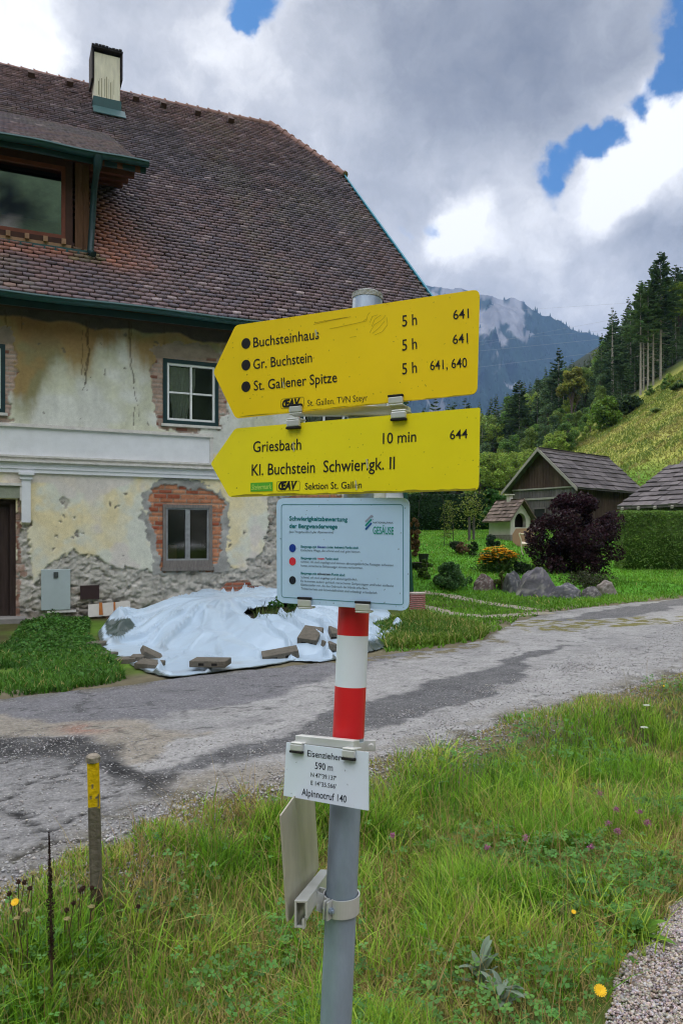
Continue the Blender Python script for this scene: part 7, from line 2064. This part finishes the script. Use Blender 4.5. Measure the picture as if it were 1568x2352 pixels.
for s in []:
    for c in list(s.children): bpy.data.objects.remove(c)
    bpy.data.objects.remove(s)
for s in protoS + protoB:
    for c in list(s.children): bpy.data.objects.remove(c)
    bpy.data.objects.remove(s)
# trees one can tell apart
def solo_spruce(x, D, ytop, spread, col, label, seed, bare=.05, **k):
    p = place(x, D); h = htop(x, ytop, D); spruce("spruce", label, p, h, spread, col, seed=seed, bare=bare, **k)
solo_spruce(1516, 92, 574, 2.7, DKSP, "tallest spruce of the wood, ragged crown against the clouds, bare lower trunk", 81, .50, wh=34)
solo_spruce(1499, 91.5, 640, 2.0, DKSP, "tall thin spruce with a long bare trunk just left of the tallest one", 82, .55, wh=24, dens=.8)
solo_spruce(1487, 91, 640, 1.8, SP, "bare trunked spruce in the middle of the row at the meadow's upper edge", 83, .58, wh=22, dens=.8)
solo_spruce(1470, 90.5, 641, 2.2, SP, "leftmost bare trunked spruce at the meadow's upper edge", 84, .48, wh=26, dens=.8)
solo_spruce(1477, 92.5, 690, 1.5, SP, "short spindly spruce trunk between the leftmost bare trunked ones", 85, .6, wh=16, dens=.7)
solo_spruce(1405, 104, 704, 2.3, DKSP, "sparse pointed spruce against the sky left of the tall row", 86, .12, dens=.75, per=9)
solo_spruce(1550, 108, 606, 3.4, DKSP, "broad dark spruce at the right edge of the wood", 87, .1)
solo_spruce(1282, 112, 797, 2.6, S(70, 92, 62), "pale green pointed larch standing above the leafy trees", 88, .1)
solo_spruce(1192, 108, 872, 2.5, S(72, 94, 58), "soft green conifer with a pale stem left of the pointed larch", 89, .42)
def solo_leaf(x, D, ytop, spread, col, label, seed, n=3800, ls=.36, ybase=None, **k):
    p = place(x, D); h = htop(x, ytop, D)
    if ybase: h = (ybase - ytop) / F * D; p = p + Z3 * 0
    broadleaf("broadleaf_tree", label, "tree", p, h, spread, col, n, ls, 26, seed=seed, **k)
solo_leaf(1312, 104, 842, 2.5, YEL, "leafy tree already turning yellow in the middle of the hillside wood", 91, low=.45)
solo_leaf(1556, 106, 648, 3.2, S(112, 132, 40), "light green leafy crown among dark spruces at the right edge of the wood", 93, low=.5)
solo_leaf(1515, 74, 948, 1.1, S(122, 140, 84), "lone slender birch with a pale stem standing on the meadow", 92, n=900, ls=.26, bark=material("birch_bark", S(196, 192, 184), .8, var=.15), low=.38, lo=.7, hi=1.3)
solo_leaf(1568, 78, 930, 1.5, S(74, 98, 46), "dark green bush on the meadow at the right edge", 94, n=1800, low=.05)
solo_leaf(1395, 83, 915, 2.2, S(96, 124, 44), "round light green bush where the wood meets the upper meadow", 95, n=2600, low=.05)
solo_leaf(1432, 84, 915, 2.4, S(70, 92, 52), "greyish round bush under the bare trunked spruces", 96, n=2600, low=.05)
# meadow grass in sunlight
def meadow():
    n = 80000
    x = RNG.uniform(8, 46, n); y = RNG.uniform(46, 88, n)
    hl = hill(x, y); ok = (x / y < .5) & (hl > .3)
    x, y = x[ok], y[ok]; m = len(x)
    t = fbm(x * .35, y * .35, 4, 501)
    c = np.array(S(132, 144, 66)) + (np.array(S(108, 128, 54)) - np.array(S(132, 144, 66))) * sst(.4, .6, t)[:, None]
    c = c + (np.array(S(158, 146, 88)) - c) * (sst(.52, .66, fbm(x * .8, y * .8, 3, 502)) * .7)[:, None]; c = c * RNG.uniform(.72, 1.25, (m, 1))
    kind(blades("meadow_grass", np.c_[x, y, land(x, y) - .03], RNG.uniform(.15, .36, m) * (.5 + t), RNG.uniform(.05, .11, m), c, .9), 'stuff', "yellow green steep meadow below the wood", "grass")
meadow()
grass_area("far_lawn", "bright green lawn strip seen over the back hedge", [(2, 39), (9, 39), (14, 62), (4, 62)], 16000, .16, .11, S(92, 142, 44), S(120, 166, 60), .6, .02, keepout=False)

# overhead wires
def wires():
    m = material("grey_wire", S(150, 158, 172), .5, metal=.4, var=0)
    for i, (x0, y0, x1, y1) in enumerate(((1223, 710, 1411, 698), (1331, 748, 1385, 738), (1192, 776, 1331, 764), (1102, 806, 1337, 783), (1102, 843, 1368, 810))):
        sl = (y1 - y0) / (x1 - x0)
        lb = ("topmost wire crossing the clouds above the mountain flank", "short faint wire below the topmost one near the spruces", "wire crossing the upper mountain slope", "wire crossing the middle of the mountain wood", "lowest wire crossing just above the leafy trees")[i]
        xa, xb = 700, 1480
        pts = []
        for k in range(25):
            t = k / 24; x = xa + (xb - xa) * t; d = 170 - 20 * t
            y = y0 + sl * (x - x0) + 10 * (abs((x - x0)) / 500) ** 2 * (1 if x < x0 else 0)
            pts.append(at(x, y, d))
        b = B(); b.tube(pts, .014 + .006 * (i in (3, 4)), 5)
        w = b.build("power_line", m); tag(w, lb, "power line", "overhead wires")
wires()

# ------------------------------------------------------------------ flowers and seed heads of the verge
M_stem = material("grass_stem", S(104, 116, 58), .8, var=.2); M_drystem = material("dry_brown_stem", S(84, 66, 48), .9, var=.3)
M_clover = material("pink_clover", S(176, 112, 146), .8, var=.3, nscale=60); M_yellow = material("yellow_petal", S(242, 190, 14), .6, var=.1); M_cream = material("cream_seed_head", S(150, 140, 96), .9, var=.25, nscale=60)
M_bseed = material("brown_seed_head", S(66, 44, 34), .95, var=.35, nscale=60); M_whitep = material("white_umbel", S(226, 226, 212), .8, var=.1)
def on_verge(x, y, up):
    """foot point of a stem whose head shows at (x, y) and stands `up` above the ground"""
    p = hit(x, y, lambda X, Y: land(X, Y) + up, 1.2, 30); return np.array([p[0], p[1], land1(p[0], p[1])])
def flower(name, label, cat, x, y, up, group, head):
    p = on_verge(x, y, up); t = thing(name, label, cat, p, group)
    b = B(); top = p + Z3 * up; lean = np.array([RNG.uniform(-.02, .02), RNG.uniform(-.02, .02), 0])
    b.tube([p - Z3 * .02, (p + top) / 2 + lean, top], [.0022, .0018, .0014], 5); b.build("stem", M_drystem if head in ('brown', 'cream') else M_stem, t)
    D = p[1]
    if head == 'clover':
        P = top + RNG.normal(size=(90, 3)) * [.0075, .0075, .0065]
        V, f, c = leaf_cloud(P, RNG.uniform(.006, .011, 90), tint(S(182, 112, 152), 90, .65, 1.35), 1); np_mesh("blossom", V, f, M_leaf, t, c)
    elif head in ('brown', 'cream'):
        r = .010 if head == 'brown' else .013
        b = B(); n = 70
        for _ in range(n):
            d = RNG.normal(size=3); d /= np.linalg.norm(d); 
            if head == 'cream': d[2] = abs(d[2]) * .6
            b.tube([top + d * r * .2, top + d * r * RNG.uniform(.75, 1.1)], [r * .26, r * .08], 4)
        b.build("seed_head", M_bseed if head == 'brown' else M_cream, t)
    elif head == 'yellow' or head == 'yellow_small':
        r = (.019 if name == 'dandelion' else .014) if head == 'yellow' else .009
        b = B()
        for ring, (k, rr, zz) in enumerate(((16, 1, .10), (13, .75, .25), (9, .45, .4))):
            for i in range(k):
                a = 6.283 * i / k + ring; d = np.array([math.cos(a), math.sin(a) * .75 - zz * .5, zz * .8 + .62 * math.sin(a)]); s = np.array([-math.sin(a), math.cos(a) * .75, .6 * math.cos(a)]) * r * .17
                b.poly([top, top + d * r * rr * .55 + s, top + d * r * rr + s * .6, top + d * r * rr - s * .6, top + d * r * rr * .55 - s])
        b.build("petals", M_yellow, t)
        c = B(); c.tube([top - Z3 * .014, top - Z3 * .004, top - Z3 * .001], [r * .15, r * .35, r * .2], 8); c.build("calyx", M_stem, t)
    elif head == 'umbel':
        b = B()
        for _ in range(46):
            a = RNG.uniform(0, 6.28); q = math.sqrt(RNG.uniform(0, 1)) * .028; e = top + [q * math.cos(a), q * math.sin(a), .012 - q * .25]
            b.tube([e, e + Z3 * .004], [.0035, .003], 5)
        b.build("umbel", M_whitep, t)
R9 = lambda x, y: (826.7 + .4728 * x, 1561.6 + .4728 * y)
for x, y, lb in ((1163, 550, "pink clover blossom highest of the cluster at the right"), (1243, 627, "small pink clover blossom beside a brown seed head at the right"), (1357, 642, "deep pink clover blossom right of the cluster"), (1204, 695, "pale pink clover blossom low in the cluster at the right"), (1391, 692, "small rosy clover blossom at the far right of the cluster"),
                 (803, 768, "pair like pink clover blossom in the middle of the verge"), (616, 815, "tiny pale clover blossom left of the middle of the verge"), (1118, 812, "faded pink clover blossom below the cluster"), (157, 754, "pink clover blossom close to the pole"), (1250, 735, "faint lilac clover blossom under the cluster")):
    flower("clover_flower", lb, "flower", *R9(x, y), .17, "clover blossoms in the verge", 'clover')
flower("dandelion", "large yellow dandelion at the bottom beside the gravel path", "flower", *R9(1165, 1510), .22, None, 'yellow')
flower("dandelion", "tiny yellow flower above the middle of the verge grass", "flower", *R9(1036, 1127), .16, "small yellow flowers", 'yellow_small')
flower("dandelion", "small yellow flower at the far upper right of the verge", "flower", *R9(1473, 30), .14, "small yellow flowers", 'yellow_small')
R8 = lambda x, y: (.41 * x, 1561.6 + .41 * y)
flower("hawkweed", "orange yellow flower by the road at the left edge", "flower", *R8(85, 1247), .24, None, 'yellow')
for x, y, lb in ((150, 1296, "right one of the cream carrot seed heads left of the dark spike"), (95, 1340, "cream carrot seed head nearest the left edge"), (378, 1342, "greenish cream seed head right of the dark spike"), (185, 1088, "small tan seed head against the asphalt"), (512, 1275, "cream seed head in front of the marker post")):
    flower("wild_carrot", lb, "seed head", *R8(x, y), .26, "cream seed heads by the road", 'cream')
for x, y, lb in ((52, 1200, "brown seed head nearest the left edge"), (138, 1134, "highest brown seed head left of the dark spike"), (105, 1135, "brown seed head beside the highest one"), (170, 1170, "brown seed head just left of the dark spike"), (452, 1180, "brown seed head left of the marker post, lower of a pair"), (468, 1165, "brown seed head left of the marker post, upper of a pair"), (517, 1168, "brown seed head right in front of the marker post"), (415, 1252, "low brown seed head between the spike and the marker post"), (375, 1290, "lowest brown seed head between the spike and the marker post"), (775, 1272, "brown seed head in the grass right of the marker post")):
    flower("scabious_seed_head", lb, "seed head", *R8(x, y), .24, "brown seed heads by the road", 'brown')
for x, y, lb in ((1390, 128, "upper white umbel at the right of the verge"), (1378, 236, "lower white umbel at the right of the verge")):
    flower("white_umbel", lb, "flower", *R9(x, y), .22, "white umbels in the verge", 'umbel')
def dock_spike():
    base = hit(120, 2318, land, 1.2, 12); D = base[1]
    top = at(113, 1912, D - .02); mid = at(117, 2080, D - .01); lo = at(119, 2200, D)
    base[2] -= .02
    t = thing("dock_spike", "tall dark brown dried dock spike at the left", "plant", base)
    b = B(); b.tube([base, lo, mid, top], [.005, .004, .003, .001], 6); b.build("stem", M_drystem, t)
    n = 1500; u = RNG.uniform(.30, 1, n); L = [base, lo, mid, top]
    z = base[2] + (top[2] - base[2]) * u
    X = np.interp(z, [p[2] for p in L], [p[0] for p in L]); Y = np.interp(z, [p[2] for p in L], [p[1] for p in L])
    r = .0125 * np.clip((1.02 - u) * 2.4, .1, 1) * (.6 + .6 * vnoise(u * 40, u * 0, 3)); a = RNG.uniform(0, 6.28, n); q = np.sqrt(RNG.uniform(0, 1, n)) * r
    V, f, c = leaf_cloud(np.c_[X + q * np.cos(a), Y + q * np.sin(a), z], RNG.uniform(.004, .009, n), tint(S(58, 40, 34), n, .5, 1.5), 0); np_mesh("seeds", V, f, M_leaf, t, c)
dock_spike()
def broad_plants():
    """rosettes of larger leaves here and there"""
    for x, y, n, L, c, lb in (((1338, 1215, 22, .17, S(104, 146, 50), "bright green rosette of narrow leaves beside the gravel path")), ((1440, 1010, 5, .15, S(84, 118, 74), "broad grey green dock leaves near the right edge")), ((1000, 1130, 7, .13, S(96, 130, 74), "cluster of broad leaves low in the middle of the verge")), ((1500, 860, 4, .22, S(78, 108, 60), "tall upright broad leaf at the right edge")), ((580, 1480, 26, .13, S(130, 148, 126), "silvery mugwort at the bottom of the verge")), ((690, 1590, 22, .12, S(134, 150, 130), "silvery mugwort sprig at the bottom edge"))):
        p = hit(*R9(x, y + 30), land, 1.2, 12)
        t = thing("broad_leaf_plant", lb, "plant", p)
        V, F_, C_ = [], [], []
        for i in range(n):
            a = RNG.uniform(0, 6.28); e = RNG.uniform(.4, 1.25); Lf = L * RNG.uniform(.6, 1.15); d = np.array([math.cos(a) * math.cos(e), math.sin(a) * math.cos(e), math.sin(e)]); s = np.array([-math.sin(a), math.cos(a), 0]) * Lf * (.09 if n > 10 else .2)
            k = len(V); col = np.array(c) * RNG.uniform(.75, 1.25)
            for u, w in ((0, .2), (.3, .9), (.6, 1), (.85, .6), (1, .05)):
                q = p + d * Lf * u - Z3 * Lf * .35 * u * u + Z3 * (.10 if n > 20 and L < .14 else 0) * (i / n); V += [q - s * w, q + s * w]; C_ += [col, col]
            for u in range(4): F_.append([k + 2 * u, k + 2 * u + 1, k + 2 * u + 3, k + 2 * u + 2])
        np_mesh("leaves", np.array(V), np.array(F_), M_leaf, t, np.array(C_))
broad_plants()

# ------------------------------------------------------------------ air
def haze():
    b = B(); b.hexa([(-4200, -250, -30), (4200, -250, -30), (4200, 4600, -30), (-4200, 4600, -30), (-4200, -250, HAZE_TOP), (4200, -250, HAZE_TOP), (4200, 4600, HAZE_TOP), (-4200, 4600, HAZE_TOP)])
    m = bpy.data.materials.new("pale_air"); m.use_nodes = True; nt = m.node_tree
    nt.nodes.remove(nt.nodes['Principled BSDF'])
    v = nt.nodes.new('ShaderNodeVolumePrincipled'); v.inputs['Color'].default_value = (.32, .53, .96, 1); v.inputs['Density'].default_value = HAZE_D; v.inputs['Anisotropy'].default_value = .1
    nt.links.new(v.outputs[0], nt.nodes['Material Output'].inputs['Volume'])
    o = b.build("haze", m); kind(o, 'stuff', "thin blue air over the valley", "haze")
HAZE_TOP, HAZE_D = 1060, .00013

haze()
